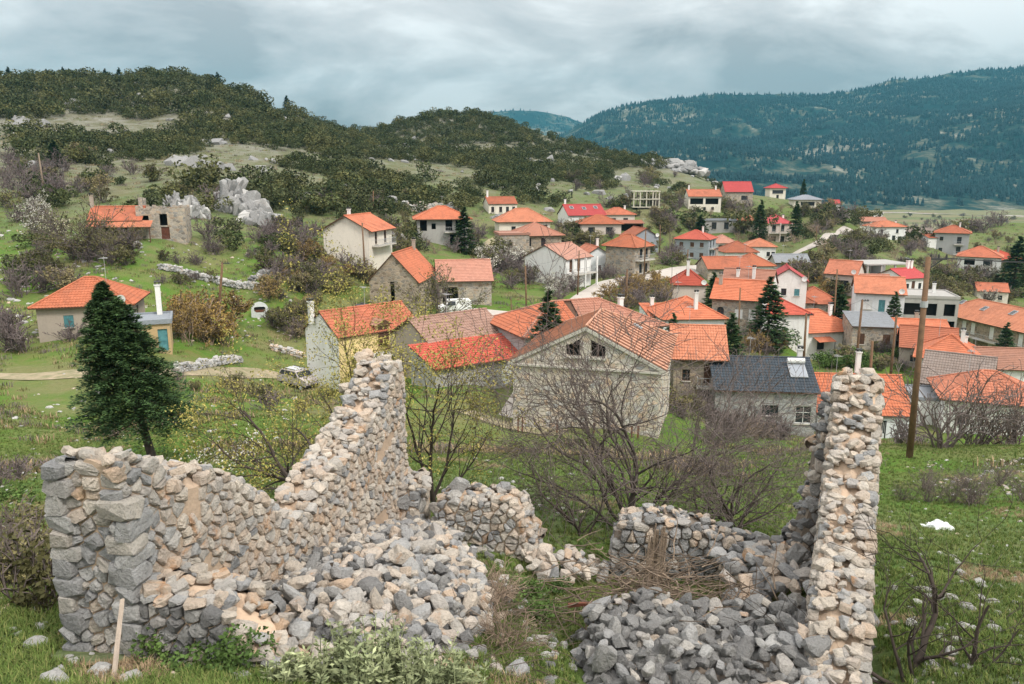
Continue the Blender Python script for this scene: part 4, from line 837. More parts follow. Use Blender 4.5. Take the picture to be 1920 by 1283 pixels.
    if ex.get('skylights'):
        P4 = planes[0]; Q = [Vector(mp(*p)) for p in P4]; S_ = (Q[1] - Q[0]).normalized(); T_ = (Q[3] - Q[0]); T_ = (T_ - S_ * T_.dot(S_)).normalized(); N_ = S_.cross(T_)
        rot = Matrix((S_, T_, N_)).transposed()
        for i in range(ex['skylights']):
            u = (i + 0.6) / (ex['skylights'] + 0.2); p_ = Q[0].lerp(Q[1], u) + T_ * ((Q[3] - Q[0]).dot(T_) * (0.62 if i % 2 else 0.7)) + N_ * 0.1
            k = MB(); k.box(p_, (1.0, 1.3, 0.14), rot=rot, mi=0); sk = k.build('skylight', M['greymetal'], roof)
            k = MB(); k.box(p_ + N_ * 0.075, (0.8, 1.1, 0.02), rot=rot); k.build('skylight_glass', M['glass'], roof)
    for bspec in ex.get('balcony', ()):
        f, u, z, bw, bd = bspec[:5]; rm = bspec[5] if len(bspec) > 5 else 'greymetal'
        o, uu, W = F[f]; U = Vector((uu[0], uu[1], 0)); nn = Vector((uu[1], -uu[0], 0)); ang = math.atan2(uu[1], uu[0])
        c = Vector((o[0], o[1], 0)) + U * (u * W)
        k = MB(); k.box(c + nn * (bd / 2 + 0.01) + Vector((0, 0, z - 0.08)), (bw, bd, 0.16), ang); bal = k.build('balcony', M['stucco_trim'], root)
        k = MB()
        for hz_ in (0.95, 0.12):
            k.box(c + nn * (bd - 0.06) + Vector((0, 0, z + hz_)), (bw - 0.02, 0.05, 0.05), ang)
            for e_ in (-1, 1): k.box(c + U * (e_ * (bw / 2 - 0.05)) + nn * (bd / 2 - 0.03) + Vector((0, 0, z + hz_)), (0.05, bd - 0.07, 0.045), ang)
        for i in range(int(bw / 0.35) + 1): k.box(c + U * (-bw / 2 + 0.06 + i * (bw - 0.12) / max(1, int(bw / 0.35))) + nn * (bd - 0.06) + Vector((0, 0, z + 0.53)), (0.03, 0.03, 0.80), ang)
        k.build('railing', M[rm], bal)
        if ex.get('posts'):
            for e_ in (-1, 0.0, 1):
                k = MB(); k.box(c + U * (e_ * (bw / 2 - 0.14)) + nn * (bd - 0.14) + Vector((0, 0, (h - 1.6) / 2)), (0.26, 0.26, h + 1.6), ang); k.build('pillar', M[s['wall']], root)
    for f, u, z, bw, bd in ex.get('awning', ()):
        k = MB(); c = F[f][0][0] + u * w
        roof_plane(k, (c - bw / 2, -d / 2 - bd, z - 0.45), (c + bw / 2, -d / 2 - bd, z - 0.45), (c + bw / 2, -d / 2, z), (c - bw / 2, -d / 2, z), lod)
        k.build('porch_roof', M[s['tile']], root)
        k = MB(); k.tube((c + bw / 2 - 0.1, -d / 2 - bd + 0.2, -2), (c + bw / 2 - 0.1, -d / 2 - bd + 0.2, z - 0.45), 0.05); k.build('porch_post', M['darkmetal'], root)
    if ex.get('porch'):
        k = MB(); roof_plane(k, (-w / 2, -d / 2 - 2.2, h - 0.95), (w / 2 + 1.6, -d / 2 - 2.2, h - 0.95), (w / 2 + 1.6, -d / 2, h - 0.15), (-w / 2, -d / 2, h - 0.15), lod); k.build('porch_roof', M['t_bright'], root)
        for i in range(5):
            x = -w / 2 + 0.2 + i * (w + 1.2) / 4; k = MB(); k.box((x, -d / 2 - 2.0, (h - 1.0) / 2), (0.12, 0.12, h - 1.0)); k.build('porch_post', M['wood'], root)
        k = MB(); k.box((0.8, -d / 2 - 1.25, -0.75), (w + 1.6, 2.5, 1.5)); k.build('terrace', M['masonry'], root)
    if ex.get('dormer'):
        x = 0.3; y = -d / 2; k = MB()
        k.box((x, y + 0.55, h - 0.35), (1.5, 1.2, 2.0)); dm = k.build('dormer', M['yellow'], root)
        k = MB()
        for sg in (-1, 1): k.box((x + sg * 0.3, y - 0.09, h - 0.55), (0.58, 0.06, 1.95)); [k.box((x + sg * 0.3, y - 0.13, h - 1.3 + j * 0.25), (0.5, 0.03, 0.06)) for j in range(7)]
        k.build('shutter', M['wood'], dm)
        k = MB(); a = h + 0.62
        roof_plane(k, (x - 1.0, y + 1.6, a - 0.1), (x - 1.0, y - 0.35, a - 0.1), (x, y - 0.35, a + 0.42), (x, y + 1.6, a + 0.42), 0)
        roof_plane(k, (x + 1.0, y - 0.35, a - 0.1), (x + 1.0, y + 1.6, a - 0.1), (x, y + 1.6, a + 0.42), (x, y - 0.35, a + 0.42), 0)
        k.face(((x - 0.9, y - 0.3, a - 0.08), (x + 0.9, y - 0.3, a - 0.08), (x, y - 0.3, a + 0.4)), 0.2, 1)
        k.build('dormer_roof', [M['t_brown'], M['wood']], dm)
        k = MB(); k.box((1.0, y - 1.0, h - 2.15), (8.6, 2.0, 0.18)); bal = k.build('balcony', M['white'], root)
        k = MB(); k.box((1.0, y - 1.95, h - 1.4), (8.5, 0.04, 0.05)); [k.box((-3.2 + i * 0.28, y - 1.95, h - 1.75), (0.025, 0.025, 0.62)) for i in range(31)]
        k.build('railing', M['rust'], bal)
        for xx in (-3.1, 0.8, 4.9): k = MB(); k.box((xx, y - 1.75, h - 3.9), (0.4, 0.3, 3.3)); k.build('pillar', M['white'], root)
    return root

def build_frame(root, s):
    w, d, h = s['w'], s['d'], s['h']; nx, nst, mt, fill = s['ex']['frame']; t = 0.32; sh = h / nst
    for k in range(nst + 1):
        mb = MB(); mb.box((0, 0, k * sh), (w + 0.3, d + 0.3, 0.24)); mb.build('floor_slab', M[mt], root)
    for k in range(nst):
        for yy in (-1, 1):
            for i in range(nx):
                mb = MB(); mb.box((-w / 2 + t / 2 + i * (w - t) / (nx - 1), yy * (d / 2 - t / 2), k * sh + sh / 2), (t, t, sh - 0.24)); mb.build('column', M[mt], root)
    if fill:
        for k in range(nst):
            for i in range(nx - 1):
                if (k == 1 and i < 2): continue
                mb = MB(); mb.box((-w / 2 + (i + 0.5) * (w - t) / (nx - 1) + t / 2, d / 2 - 0.3, k * sh + sh * 0.5), ((w - t) / (nx - 1) - t, 0.2, sh - 0.24)); mb.build('infill_wall', M[fill], root)
    mb = MB(); mb.box((0, 0, -1.6), (w * 0.6, d * 0.7, 2.9)); mb.build('basement', M['concrete'], root)
    return root

# ---- fitted rubble masonry: jittered Voronoi cells turned into stones
def clip_poly(poly, px, py, nx, ny):
    out = []; L = len(poly)
    for i in range(L):
        a, b_ = poly[i], poly[(i + 1) % L]
        da = (a[0] - px) * nx + (a[1] - py) * ny; db = (b_[0] - px) * nx + (b_[1] - py) * ny
        if da <= 0: out.append(a)
        if (da < 0 < db) or (db < 0 < da):
            t = da / (da - db); out.append((a[0] + (b_[0] - a[0]) * t, a[1] + (b_[1] - a[1]) * t))
    return out
def cells(x0, x1, z0, z1, cw, ch, seed, keep=None):
    r = random.Random(seed); P = []; z = z0
    while z < z1:
        hh = ch * r.uniform(0.6, 1.5); x = x0 - cw * r.random()
        while x < x1 + cw:
            ww = cw * r.choice((0.4, 0.55, 0.75, 0.95, 1.2, 1.5, 1.9)); P.append((x + ww / 2, z + hh / 2 + r.uniform(-0.26, 0.26) * hh)); x += ww
        z += hh
    A_ = np.array(P); out = []
    for i, (px, py) in enumerate(P):
        if keep and not keep(px, py): continue
        dd_ = np.hypot((A_[:, 0] - px), (A_[:, 1] - py)); nb = np.argsort(dd_)[1:16]
        poly = [(max(x0, px - cw * 1.3), max(z0, py - ch * 1.4)), (min(x1, px + cw * 1.3), max(z0, py - ch * 1.4)), (min(x1, px + cw * 1.3), min(z1, py + ch * 1.4)), (max(x0, px - cw * 1.3), min(z1, py + ch * 1.4))]
        if px < x0 or px > x1 or py < z0 or py > z1: continue
        for j in nb:
            qx, qy = P[j]; poly = clip_poly(poly, (px + qx) / 2, (py + qy) / 2, qx - px, qy - py)
            if len(poly) < 3: break
        if len(poly) >= 3: out.append(poly)
    return out
def poly_area(p): return abs(sum(p[i][0] * p[(i + 1) % len(p)][1] - p[(i + 1) % len(p)][0] * p[i][1] for i in range(len(p)))) / 2
def stone_geo(poly, joint, prot, r, back=0.06, rnd_corner=True):
    """(verts, faces) in (u, out, v); rounded outline, rough face"""
    cx = sum(p[0] for p in poly) / len(poly); cz = sum(p[1] for p in poly) / len(poly)
    if rnd_corner:
        q = []
        for i in range(len(poly)):
            a, b_ = poly[i], poly[(i + 1) % len(poly)]
            k = r.uniform(0.07, 0.19); q.append((a[0] + (b_[0] - a[0]) * k, a[1] + (b_[1] - a[1]) * k)); q.append((a[0] + (b_[0] - a[0]) * (1 - k), a[1] + (b_[1] - a[1]) * (1 - k)))
        poly = q
    rad = math.sqrt(poly_area(poly) / 3.14) + 1e-6
    s0 = max(0.6, 1 - joint / rad); tx, tz = r.uniform(-0.25, 0.25), r.uniform(-0.3, 0.15)
    V = []; n_ = len(poly)
    for x, z in poly: V.append((cx + (x - cx) * s0, -back, cz + (z - cz) * s0))
    for x, z in poly:
        j = r.uniform(0.96, 1.0) * s0; V.append((cx + (x - cx) * j, prot * r.uniform(0.35, 0.6), cz + (z - cz) * j))
    for x, z in poly:
        j = r.uniform(0.60, 0.84) * s0; V.append((cx + (x - cx) * j, prot * r.uniform(0.8, 1.15) + (x - cx) * tx * 0.5 + (z - cz) * tz * 0.5, cz + (z - cz) * j))
    V.append((cx + r.uniform(-.2, .2) * rad, prot * r.uniform(0.95, 1.3), cz + r.uniform(-.2, .2) * rad))
    F = []
    for i in range(n_):
        k = (i + 1) % n_
        F.append((i, k, n_ + k, n_ + i)); F.append((n_ + i, n_ + k, 2 * n_ + k, 2 * n_ + i)); F.append((2 * n_ + i, 2 * n_ + k, 3 * n_))
    return V, F, (cx, cz)
def lay_stones(parent, polys, tf, mats, pick, joint, prot, limit, name='stone', seed=1, stuff_name='small_stones', rnd_corner=True):
    """the largest become objects of their own under parent, the rest one joined part"""
    r = random.Random(seed); polys = sorted(polys, key=poly_area, reverse=True)
    rest = {}
    for i, poly in enumerate(polys):
        V, F, (cx, cz) = stone_geo(poly, joint, prot * r.uniform(0.6, 1.5), r, rnd_corner=rnd_corner)
        k = pick(cx, cz, r)
        W = [tf(u, o, v) for u, o, v in V]
        if i < limit:
            c = tf(cx, 0, cz); me = bpy.data.meshes.new(name); me.from_pydata([tuple(p - c) for p in W], [], F); me.materials.append(M[mats[k]])
            link(name, me, parent, c)
        else:
            mb = rest.setdefault(k, MB()); b0 = len(mb.v); mb.v.extend([tuple(p) for p in W]); t = r.random() * 0.98 + 0.01
            for f in F: mb.f.append(tuple(b0 + q for q in f)); mb.t.append(t); mb.m.append(k)
    mb = MB()
    for k, q in rest.items():
        b0 = len(mb.v); mb.v += q.v; mb.f += [tuple(b0 + i for i in f) for f in q.f]; mb.t += q.t; mb.m += q.m
    if mb.f: tag(mb.build(stuff_name, [M[x] for x in mats], parent), kind='stuff')

def build_hall(root, s):
    w, d, h, rh = s['w'], s['d'], s['h'], s['rh']
    # walls: mortar backing with fitted stones proud of it
    holes = [(-1.35, -0.35), (0.35, 1.35)]
    def inhole(x, z, m=0.0):
        for a, c in holes:
            if a - m < x < c + m:
                zt = h + 1.62 - 0.45 * (abs(x) - 0.35)
                if h + 0.42 - m < z < zt + m: return True
        return False
    mb = MB()
    y = -d / 2
    cols = [-w / 2, -1.35, -0.35, 0.35, 1.35, w / 2]; zt = lambda x: h + rh * (1 - abs(x) / (w / 2))
    for i in range(5):
        a, c = cols[i], cols[i + 1]
        if i in (1, 3):
            ta, tc = h + 1.62 - 0.45 * (abs(a) - 0.35), h + 1.62 - 0.45 * (abs(c) - 0.35)
            mb.face(((a, y, -2.6), (c, y, -2.6), (c, y, h + 0.42), (a, y, h + 0.42))); mb.face(((a, y, ta), (c, y, tc), (c, y, zt(c)), (a, y, zt(a))))
            for p_, q_ in (((a, h + 0.42), (c, h + 0.42)), ((c, h + 0.42), (c, tc)), ((c, tc), (a, ta)), ((a, ta), (a, h + 0.42))):
                mb.face(((p_[0], y, p_[1]), (q_[0], y, q_[1]), (q_[0], y + 0.5, q_[1]), (p_[0], y + 0.5, p_[1])))
        elif i == 2: mb.face(((a, y, -2.6), (c, y, -2.6), (c, y, zt(c)), (0, y, h + rh), (a, y, zt(a))))
        else: mb.face(((a, y, -2.6), (c, y, -2.6), (c, y, zt(c)), (a, y, zt(a))))
    panel(mb, (w / 2, -d / 2, 0), (0, 1, 0), d, h, []); panel(mb, (w / 2, d / 2, 0), (-1, 0, 0), w, h, []); panel(mb, (-w / 2, d / 2, 0), (0, -1, 0), d, h, [])
    wall = mb.build('wall', M['mortar_grey'], root)
    polys = cells(-w / 2 + 0.02, w / 2 - 0.02, -1.4, h + rh, 0.42, 0.26, 5, lambda x, z: z < zt(x) - 0.12 and not inhole(x, z, 0.10) and not (h - 0.5 < z < h - 0.2))
    lay_stones(wall, polys, lambda u, o, v: Vector((u, -d / 2 - o, v)), ['stone_house', 'stone_grey', 'stone_tan'], lambda x, z, r: r.choices((0, 1, 2), (8, 1, 2))[0], 0.012, 0.018, 300, seed=6)
    polys = cells(0.05, d - 0.05, -1.4, h - 0.1, 0.46, 0.28, 9, None)
    lay_stones(wall, polys, lambda u, o, v: Vector((w / 2 + o, -d / 2 + u, v)), ['stone_house', 'stone_grey', 'stone_tan'], lambda x, z, r: r.choices((0, 1, 2), (8, 1, 2))[0], 0.012, 0.016, 0, seed=7, stuff_name='side_stones')
    for a, c in holes:
        cx = (a + c) / 2; k = MB(); k.box((cx, y - 0.05, h + 0.36), (1.16, 0.3, 0.12)); k.build('sill', M['stucco_trim'], root)
        k = MB(); k.face([(a, y + 0.5, h + 0.42), (c, y + 0.5, h + 0.42), (c, y + 0.5, h + 1.62), (a, y + 0.5, h + 1.62)]); k.build('opening', M['void'], root)
        k = MB(); k.box((cx, y + 0.3, h + 0.85), (0.06, 0.05, 0.9)); k.build('window_mullion', M['wood'], root)
    k = MB(); k.box((0, y - 0.07, h - 0.36), (w + 0.1, 0.22, 0.13)); k.build('cornice', M['stucco_trim'], root)
    # verge stones along the gable
    ov = 0.25
    for sg in (-1, 1):
        k = MB(); p0 = Vector((sg * (w / 2 + 0.35), y - 0.16, h - 0.20)); p1 = Vector((0, y - 0.16, h + rh + 0.03)); dv = p1 - p0; n_ = 9
        for i in range(n_):
            a, c = p0 + dv * (i / n_), p0 + dv * ((i + 0.985) / n_); dn = Vector((0, 0, 0.24)); bk = Vector((0, 0.34, 0))
            q = [a - dn, c - dn, c, a]; qb = [v + bk for v in q]
            k.face(q if sg < 0 else q[::-1], 0.3); k.face([q[3], q[2], qb[2], qb[3]], 0.3); k.face([q[0], qb[0], qb[1], q[1]], 0.3)
        k.build('verge', M['stucco_trim'], root)
    # sheet metal roof: gable in front, hip at the back; each pan a part
    e = h - 0.22 + 0.0; X = w / 2 + 0.42; y0 = -d / 2 - 0.05; yb = d / 2 + 0.4; run = 4.9; rz = h + rh + 0.05; yr = yb - run
    base = MB()
    base.face(((X, y0, e), (X, yb, e), (0, yr, rz), (0, y0, rz))); base.face(((-X, yb, e), (-X, y0, e), (0, y0, rz), (0, yr, rz))); base.face(((X, yb, e), (-X, yb, e), (0, yr, rz)))
    roof = base.build('roof', M['metal_copper'], root)
    for sg in (-1, 1):
        L = yb - y0; n_ = 15; Tv = Vector((-sg * X, 0, rz - e)); nn = Vector((sg * (rz - e), 0, X)).normalized()
        for i in range(n_):
            ya, yc = y0 + L * i / n_, y0 + L * (i + 1) / n_
            lim = lambda yy: 1.0 if yy <= yr else max(0.0, (yb - yy) / run)
            k = MB(); P = lambda yy, t, o=0.012: Vector((sg * X, yy, e)) + Tv * t + nn * o
            ta, tc = lim(ya), lim(yc)
            q = [P(ya + 0.02, 0), P(yc - 0.02, 0), P(yc - 0.02, tc), P(ya + 0.02, ta)]
            k.face(q if sg > 0 else q[::-1], 0.3 + 0.4 * ((i * 37) % 10) / 10)
            if ta > 0.05:
                a, c = P(ya, 0, 0.03), P(ya, ta, 0.03); dv = Vector((0, 0.035, 0)); up = nn * 0.08
                for f in ((a - dv, c - dv, c - dv + up, a - dv + up), (a + dv, c + dv, c + dv + up, a + dv + up), (a - dv + up, c - dv + up, c + dv + up, a + dv + up), (a - dv, a + dv, a + dv + up, a - dv + up)): k.face(f, 0.1, 1)
            k.build('roof_panel', [M['metal_copper'], M['metal_seam']], roof)
    k = MB(); cap_line(k, (0, y0, rz + 0.05), (0, yr, rz + 0.05), 0.09)
    for sg in (-1, 1): cap_line(k, (sg * X, yb, e + 0.05), (0, yr, rz + 0.05), 0.08)
    k.build('ridge_cap', M['metal_copper'], roof)
    k = MB(); k.box((X * 0.5, 1.6, (e + rz) / 2 + 0.16), (0.7, 0.5, 0.12), rot=Matrix.Rotation(math.atan2(rz - e, X), 3, 'Y')); k.build('roof_vent', M['greymetal'], roof)
    return root
HROOT = [build_house(s) for s in HS]
r_a = random.Random(77)
for s, root in zip(HS, HROOT):     # television aerials and dishes
    if s['roof'] not in ('hip', 'gable') or s['Y'] > 170 or s['ex'].get('hall') or r_a.random() < 0.45: continue
    x, y = r_a.uniform(-.25, .25) * s['w'], 0.3; z = s['h'] + s['rh'] - 0.1; k = MB(); k.tube((x, y, z - .3), (x, y, z + 2.2), 0.025, 0.02, 5)
    for i in range(5): k.tube((x - .45 + .06 * i, y + i * .22 - .4, z + 2.0), (x + .45 - .06 * i, y + i * .22 - .4, z + 2.0), 0.014, 0.014, 4)
    k.tube((x, y - .5, z + 2.0), (x, y + .6, z + 2.0), 0.018, 0.018, 4); k.build('aerial', M['greymetal'], root)
    if r_a.random() < 0.22:
        x = s['w'] * .42; z = s['h'] + 0.35; y = -s['d'] / 2 - 0.1; k = MB(); n_ = 14; c = Vector((x, y - .15, z)); ring = [c + Vector((math.cos(t) * .42, -.10, math.sin(t) * .42)) for t in np.linspace(0, 6.283, n_, endpoint=False)]
        for i in range(n_): k.face((c, ring[i], ring[(i + 1) % n_]))
        k.tube((x, y + .2, z - .25), c, 0.025, 0.025, 5); k.tube(c - Vector((0, 0, .1)), c + Vector((0, -.4, .0)), 0.015, 0.015, 4); k.build('satellite_dish', M['whitepaint'], root)
# ------------------------------------------------------------------ the ruin
def hull_stone(seed, blocky):
    r = random.Random(seed); bm = bmesh.new(); P = []
    for sx_ in (-1, 1):
        for sy_ in (-1, 1):
            for sz_ in (-1, 1):
                c = r.uniform(0.18, 0.42) * (0.8 if blocky else 1.25)
                j = lambda: r.uniform(-0.10, 0.10) * (1 if blocky else 1.7)
                for ax in range(3):
                    v = [sx_ * 0.5, sy_ * 0.5, sz_ * 0.5]; v[ax] *= (1 - c * 1.6)
                    P.append([v[0] + j(), v[1] + j(), v[2] + j()])
    for p_ in P: bm.verts.new(p_)
    res = bmesh.ops.convex_hull(bm, input=bm.verts[:])
    bmesh.ops.delete(bm, geom=[v for v in bm.verts if not v.link_faces], context='VERTS')
    me = bpy.data.meshes.new('stone'); bm.to_mesh(me); bm.free(); return me
HULLS = [hull_stone(100 + i, i % 3 != 0) for i in range(15)]
def chip_stone(seed):
    """rounded block with chipped flats, about 80 triangles"""
    r = random.Random(seed); bm = bmesh.new(); bmesh.ops.create_icosphere(bm, subdivisions=2, radius=1.0); pw = r.uniform(3.2, 8.0)
    cuts = []
    for _ in range(9):
        v = Vector((r.gauss(0, 1), r.gauss(0, 1), r.gauss(0, 1))).normalized(); cuts.append((v, r.uniform(0.31, 0.46)))
    for v in bm.verts:
        d = v.co.normalized(); q = 0.5 / (abs(d.x) ** pw + abs(d.y) ** pw + abs(d.z) ** pw) ** (1 / pw)
        p_ = d * q * (1 + 0.16 * mnoise.noise(d * 1.9 + Vector((seed, 0, 0))) + r.gauss(0, 0.02))
        for cn, cd in cuts:
            t = p_.dot(cn) - cd
            if t > 0: p_ = p_ - cn * t
        v.co = p_
    me = bpy.data.meshes.new('stone'); bm.to_mesh(me); bm.free(); return me
CHIPS = [chip_stone(500 + i) for i in range(15)]
HULLM = {}
def hull(mat, i):
    k = (mat, i % len(HULLS))
    if k not in HULLM:
        me = CHIPS[k[1]].copy(); me.materials.append(M[mat]); HULLM[k] = me
    return HULLM[k]
HARR = [(np.array([v.co[:] for v in me.vertices]), [tuple(p_.vertices) for p_ in me.polygons]) for me in [CHIPS[i] if i % 2 else HULLS[i] for i in range(15)]]
class StoneBag:
    """small loose stones joined into one mesh"""
    def __init__(s, mats): s.mb = MB(); s.mats = mats
    def add(s, i, loc, rot, sc, mi, t):
        V, F = HARR[i % len(HARR)]; mt = np.array(rot.to_matrix()) * np.array(sc)[None, :]
        W = V @ mt.T + np.array(loc); b0 = len(s.mb.v); s.mb.v.extend(map(tuple, W))
        for f in F: s.mb.f.append(tuple(b0 + k for k in f)); s.mb.t.append(t); s.mb.m.append(mi)
    def build(s, name, parent=None):
        if s.mb.f: return tag(s.mb.build(name, [M[x] for x in s.mats], parent), kind='stuff')
def rot_r(r, flat=0.5):
    from mathutils import Euler
    return Euler((r.gauss(0, 0.35 * flat), r.gauss(0, 0.35 * flat), r.uniform(0, 6.28)))

def prof_from_pixels(px, p0, p1):
    p0 = Vector((p0[0], p0[1], 0)); p1 = Vector((p1[0], p1[1], 0)); d = (p1 - p0); L = d.length; d /= L; nn = Vector((-d.y, d.x, 0)); out = []
    for x, y in px:
        v = at(x, y, 1.0); k = p0.dot(nn) / (v.x * nn.x + v.y * nn.y); q = v * k; out.append(((q - p0).dot(d), q.z))
    out.sort(); return out
def ruin_wall(label, p0, p1, thick, prof, cw, ch, mats, pick, sides, seed, limit=230, ends=(0,), core='mortar', topmats=None, base_drop=0.35, missing=0.0, prot=0.045, topsize=(0.12, 0.22), ntop=70, joint=0.007):
    r = random.Random(seed)
    a = Vector((p0[0], p0[1], 0)); b_ = Vector((p1[0], p1[1], 0)); d = b_ - a; L = d.length; d /= L; nl = Vector((-d.y, d.x, 0))
    ps, pz = [q[0] for q in prof], [q[1] for q in prof]
    zt = lambda s_: float(np.interp(s_, ps, pz))
    zb = min(ground(*(a + d * (L * t))[:2]) for t in (0, 0.25, 0.5, 0.75, 1)) - base_drop
    org = Vector((a.x, a.y, zb))
    loc = lambda s_, t, z: d * s_ + nl * t + Vector((0, 0, z - zb))
    # rubble and mortar core
    mb = MB(); ns_ = max(4, int(L / 0.10)); hw = thick / 2 - 0.03; nt = 6; grid = []
    for i in range(ns_ + 1):
        s_ = L * i / ns_; col = [loc(s_, -hw, zb)]
        for j in range(nt + 1):
            t = -hw + 2 * hw * j / nt
            dome = -0.05 - 0.07 * abs(t / hw) ** 2
            col.append(loc(s_, t, zt(s_) + dome + r.gauss(0, 0.022)))
        col.append(loc(s_, hw, zb)); grid.append(col)
    b0 = 0; mb.v = [tuple(p_) for col in grid for p_ in col]; k = nt + 3
    for i in range(ns_):
        for j in range(k - 1): mb.f.append((i * k + j, (i + 1) * k + j, (i + 1) * k + j + 1, i * k + j + 1))
    mb.f.append(tuple(range(k))); mb.f.append(tuple(ns_ * k + j for j in range(k - 1, -1, -1))); mb.t = [0] * len(mb.f); mb.m = [0] * len(mb.f)
    root = mb.build('ruined_wall', M[core], None, org); tag(root, label, 'ruined wall')
    zmax = max(pz)
    for sg, lim in sides:
        polys = cells(0, L, zb, zmax, cw, ch, seed + 3 + sg, lambda x, z: z < zt(x) - 0.02 and (missing == 0 or mnoise.noise(Vector((x * 1.7, z * 1.7, seed))) < 0.5 - missing))
        lay_stones(root, polys, (lambda sg_: (lambda u, o, v: loc(u, sg_ * (thick / 2 - 0.035 + o), v)))(sg), mats, pick, joint, prot, lim, seed=seed + sg, stuff_name='face_stones')
    for e_ in ends:
        s0 = 0 if e_ == 0 else L; dr = -1 if e_ == 0 else 1
        polys = cells(-thick / 2, thick / 2, zb, zt(s0) - 0.03, cw * 1.25, ch * 1.2, seed + 21 + e_)
        lay_stones(root, polys, lambda u, o, v: loc(s0 + dr * (o - 0.01), u, v), mats, pick, joint, prot * 1.2, 60, seed=seed + 31 + e_, stuff_name='end_stones')
    # loose stones on the broken head
    tm = topmats or mats; bag = StoneBag(tm); n_ = 0; s_ = 0.05
    while s_ < L - 0.02:
        step = 0
        for t0 in (-thick / 2 + 0.12, thick / 2 - 0.12):
            sz = r.uniform(*topsize); ss = s_ + r.uniform(-.05, .05)
            p_ = loc(ss, t0 + r.uniform(-.03, .03), zt(ss) + sz * 0.02 + r.uniform(-.03, .02)); mi = r.randrange(len(tm))
            if n_ < ntop:
                o = link('stone', hull(tm[mi], r.randrange(15)), root, p_); o.rotation_euler = (r.gauss(0, .16), r.gauss(0, .16), math.atan2(d.y, d.x) + r.gauss(0, .35)); o.scale = (sz * r.uniform(.85, 1.25), sz * r.uniform(.75, 1.0), sz * r.uniform(.45, .72)); n_ += 1
            else: bag.add(r.randrange(15), p_, rot_r(r), (sz * 1.05, sz * .85, sz * .55), mi, r.random())
            step = max(step, sz)
        for k_ in range(7):
            sz = r.uniform(0.05, 0.13); ss = s_ + r.uniform(0, .22); t = r.uniform(-thick * .4, thick * .4)
            bag.add(r.randrange(15), loc(ss, t, zt(ss) - 0.01 + r.uniform(-.02, .03)), rot_r(r, 1), (sz * 1.2, sz, sz * .6), r.randrange(len(tm)), r.random())
        sl_ = (zt(min(L, s_ + .08)) - zt(s_)) / .08; s_ += step * 0.86 / math.sqrt(1 + min(9, sl_ * sl_))
    bag.build('rubble_fill', root)
    return root, loc, zt, L

# left wall with its squared near end, climbing to the tall far corner
W1a, W1b = (-3.40, 5.85), (-1.95, 11.7)
pr = prof_from_pixels([(120, 846), (190, 856), (225, 890), (262, 876), (300, 866), (345, 892), (395, 915), (440, 948), (470, 970), (500, 952), (528, 905), (543, 878), (562, 864), (592, 832), (612, 796), (645, 748), (663, 706), (670, 680), (690, 676), (712, 680)], (W1a[0] - 0.28, W1a[1] + 0.07), (W1b[0] - 0.28, W1b[1] + 0.07))
zmid = pr[0][1]
def pick1(x, z, r):
    if x < 0.5: return r.choices((0, 1, 2), (7, 2, 1))[0]
    return r.choices((0, 1, 2), (1.3, 5, 4))[0]
ruin_wall('tall broken stone wall climbing from its squared grey end to a ragged peak', W1a, W1b, 0.62, pr, 0.155, 0.088, ['stone_grey', 'stone_tan', 'stone_pale'], pick1, [(-1, 185), (1, 0)], 41, ends=(0,), missing=0.07, ntop=60, topsize=(0.09, 0.19), prot=0.035, topmats=['stone_grey', 'stone_tan', 'stone_tan', 'stone_pale', 'stone_pale'])
# big quoins of the near end, laid header and stretcher
QM = [me.copy() for me in HULLS]
for q_ in QM: q_.materials.append(M['stone_grey'])
def quoins():
    root = [o for o in COL.objects if o.name == 'ruined_wall'][0]; r = random.Random(5); org = root.location
    a = Vector((W1a[0], W1a[1], 0)); d = (Vector((W1b[0], W1b[1], 0)) - a).normalized(); nl = Vector((-d.y, d.x, 0)); z = org.z + 0.1; i = 0; zt = pr[0][1]
    while z < zt - 0.12:
        hh = r.uniform(0.10, 0.17)
        for sg in (-1, 1):
            if sg < 0 and z > zt - 0.36: continue
            long = (i + (sg > 0)) % 2; le, wd = (r.uniform(.24, .34), r.uniform(.14, .20)) if long else (r.uniform(.15, .22), r.uniform(.20, .28))
            p_ = a + d * (le / 2 - 0.07) + nl * (sg * (0.345 - wd / 2 + 0.045)); p_.z = z + hh / 2
            o = link('quoin', QM[r.choice((1, 2, 4, 5, 7, 8, 10, 11))], root, p_ - org); o.rotation_euler = (r.gauss(0, .04), r.gauss(0, .04), math.atan2(d.y, d.x) + r.gauss(0, .08)); o.scale = (le * 1.0, wd * 1.0, hh * 0.97)
        z += hh; i += 1
quoins()
pr4 = prof_from_pixels([(250, 1075), (340, 1085), (440, 1118), (500, 1172), (560, 1228), (640, 1262)], (-3.1, 6.05), (-1.1, 5.45))
ruin_wall('low collapsed stone wall with earthy top leading from the squared grey wall end', (-3.1, 6.05), (-1.1, 5.45), 0.62, pr4, 0.16, 0.10, ['stone_grey', 'stone_tan', 'stone_dark'], lambda x, z, r: r.choices((0, 1, 2), (5, 2, 4))[0], [(-1, 90), (1, 60)], 51, ends=(), missing=0.05, ntop=26, topsize=(0.10, 0.2), topmats=['stone_tan', 'stone_grey', 'stone_pale'])
prj = [(0, at(745, 880, 11.7).z), (0.35, at(765, 893, 11.6).z), (0.62, at(785, 903, 11.5).z)]
ruin_wall('short stone door jamb standing off the foot of the ragged peak', (-2.0, 11.62), (-1.42, 11.46), 0.70, prj, 0.26, 0.17, ['stone_grey', 'stone_pale', 'stone_tan'], lambda x, z, r: r.choices((0, 1, 2), (6, 3, 1))[0], [(-1, 40), (1, 0)], 61, ends=(1,), ntop=6)
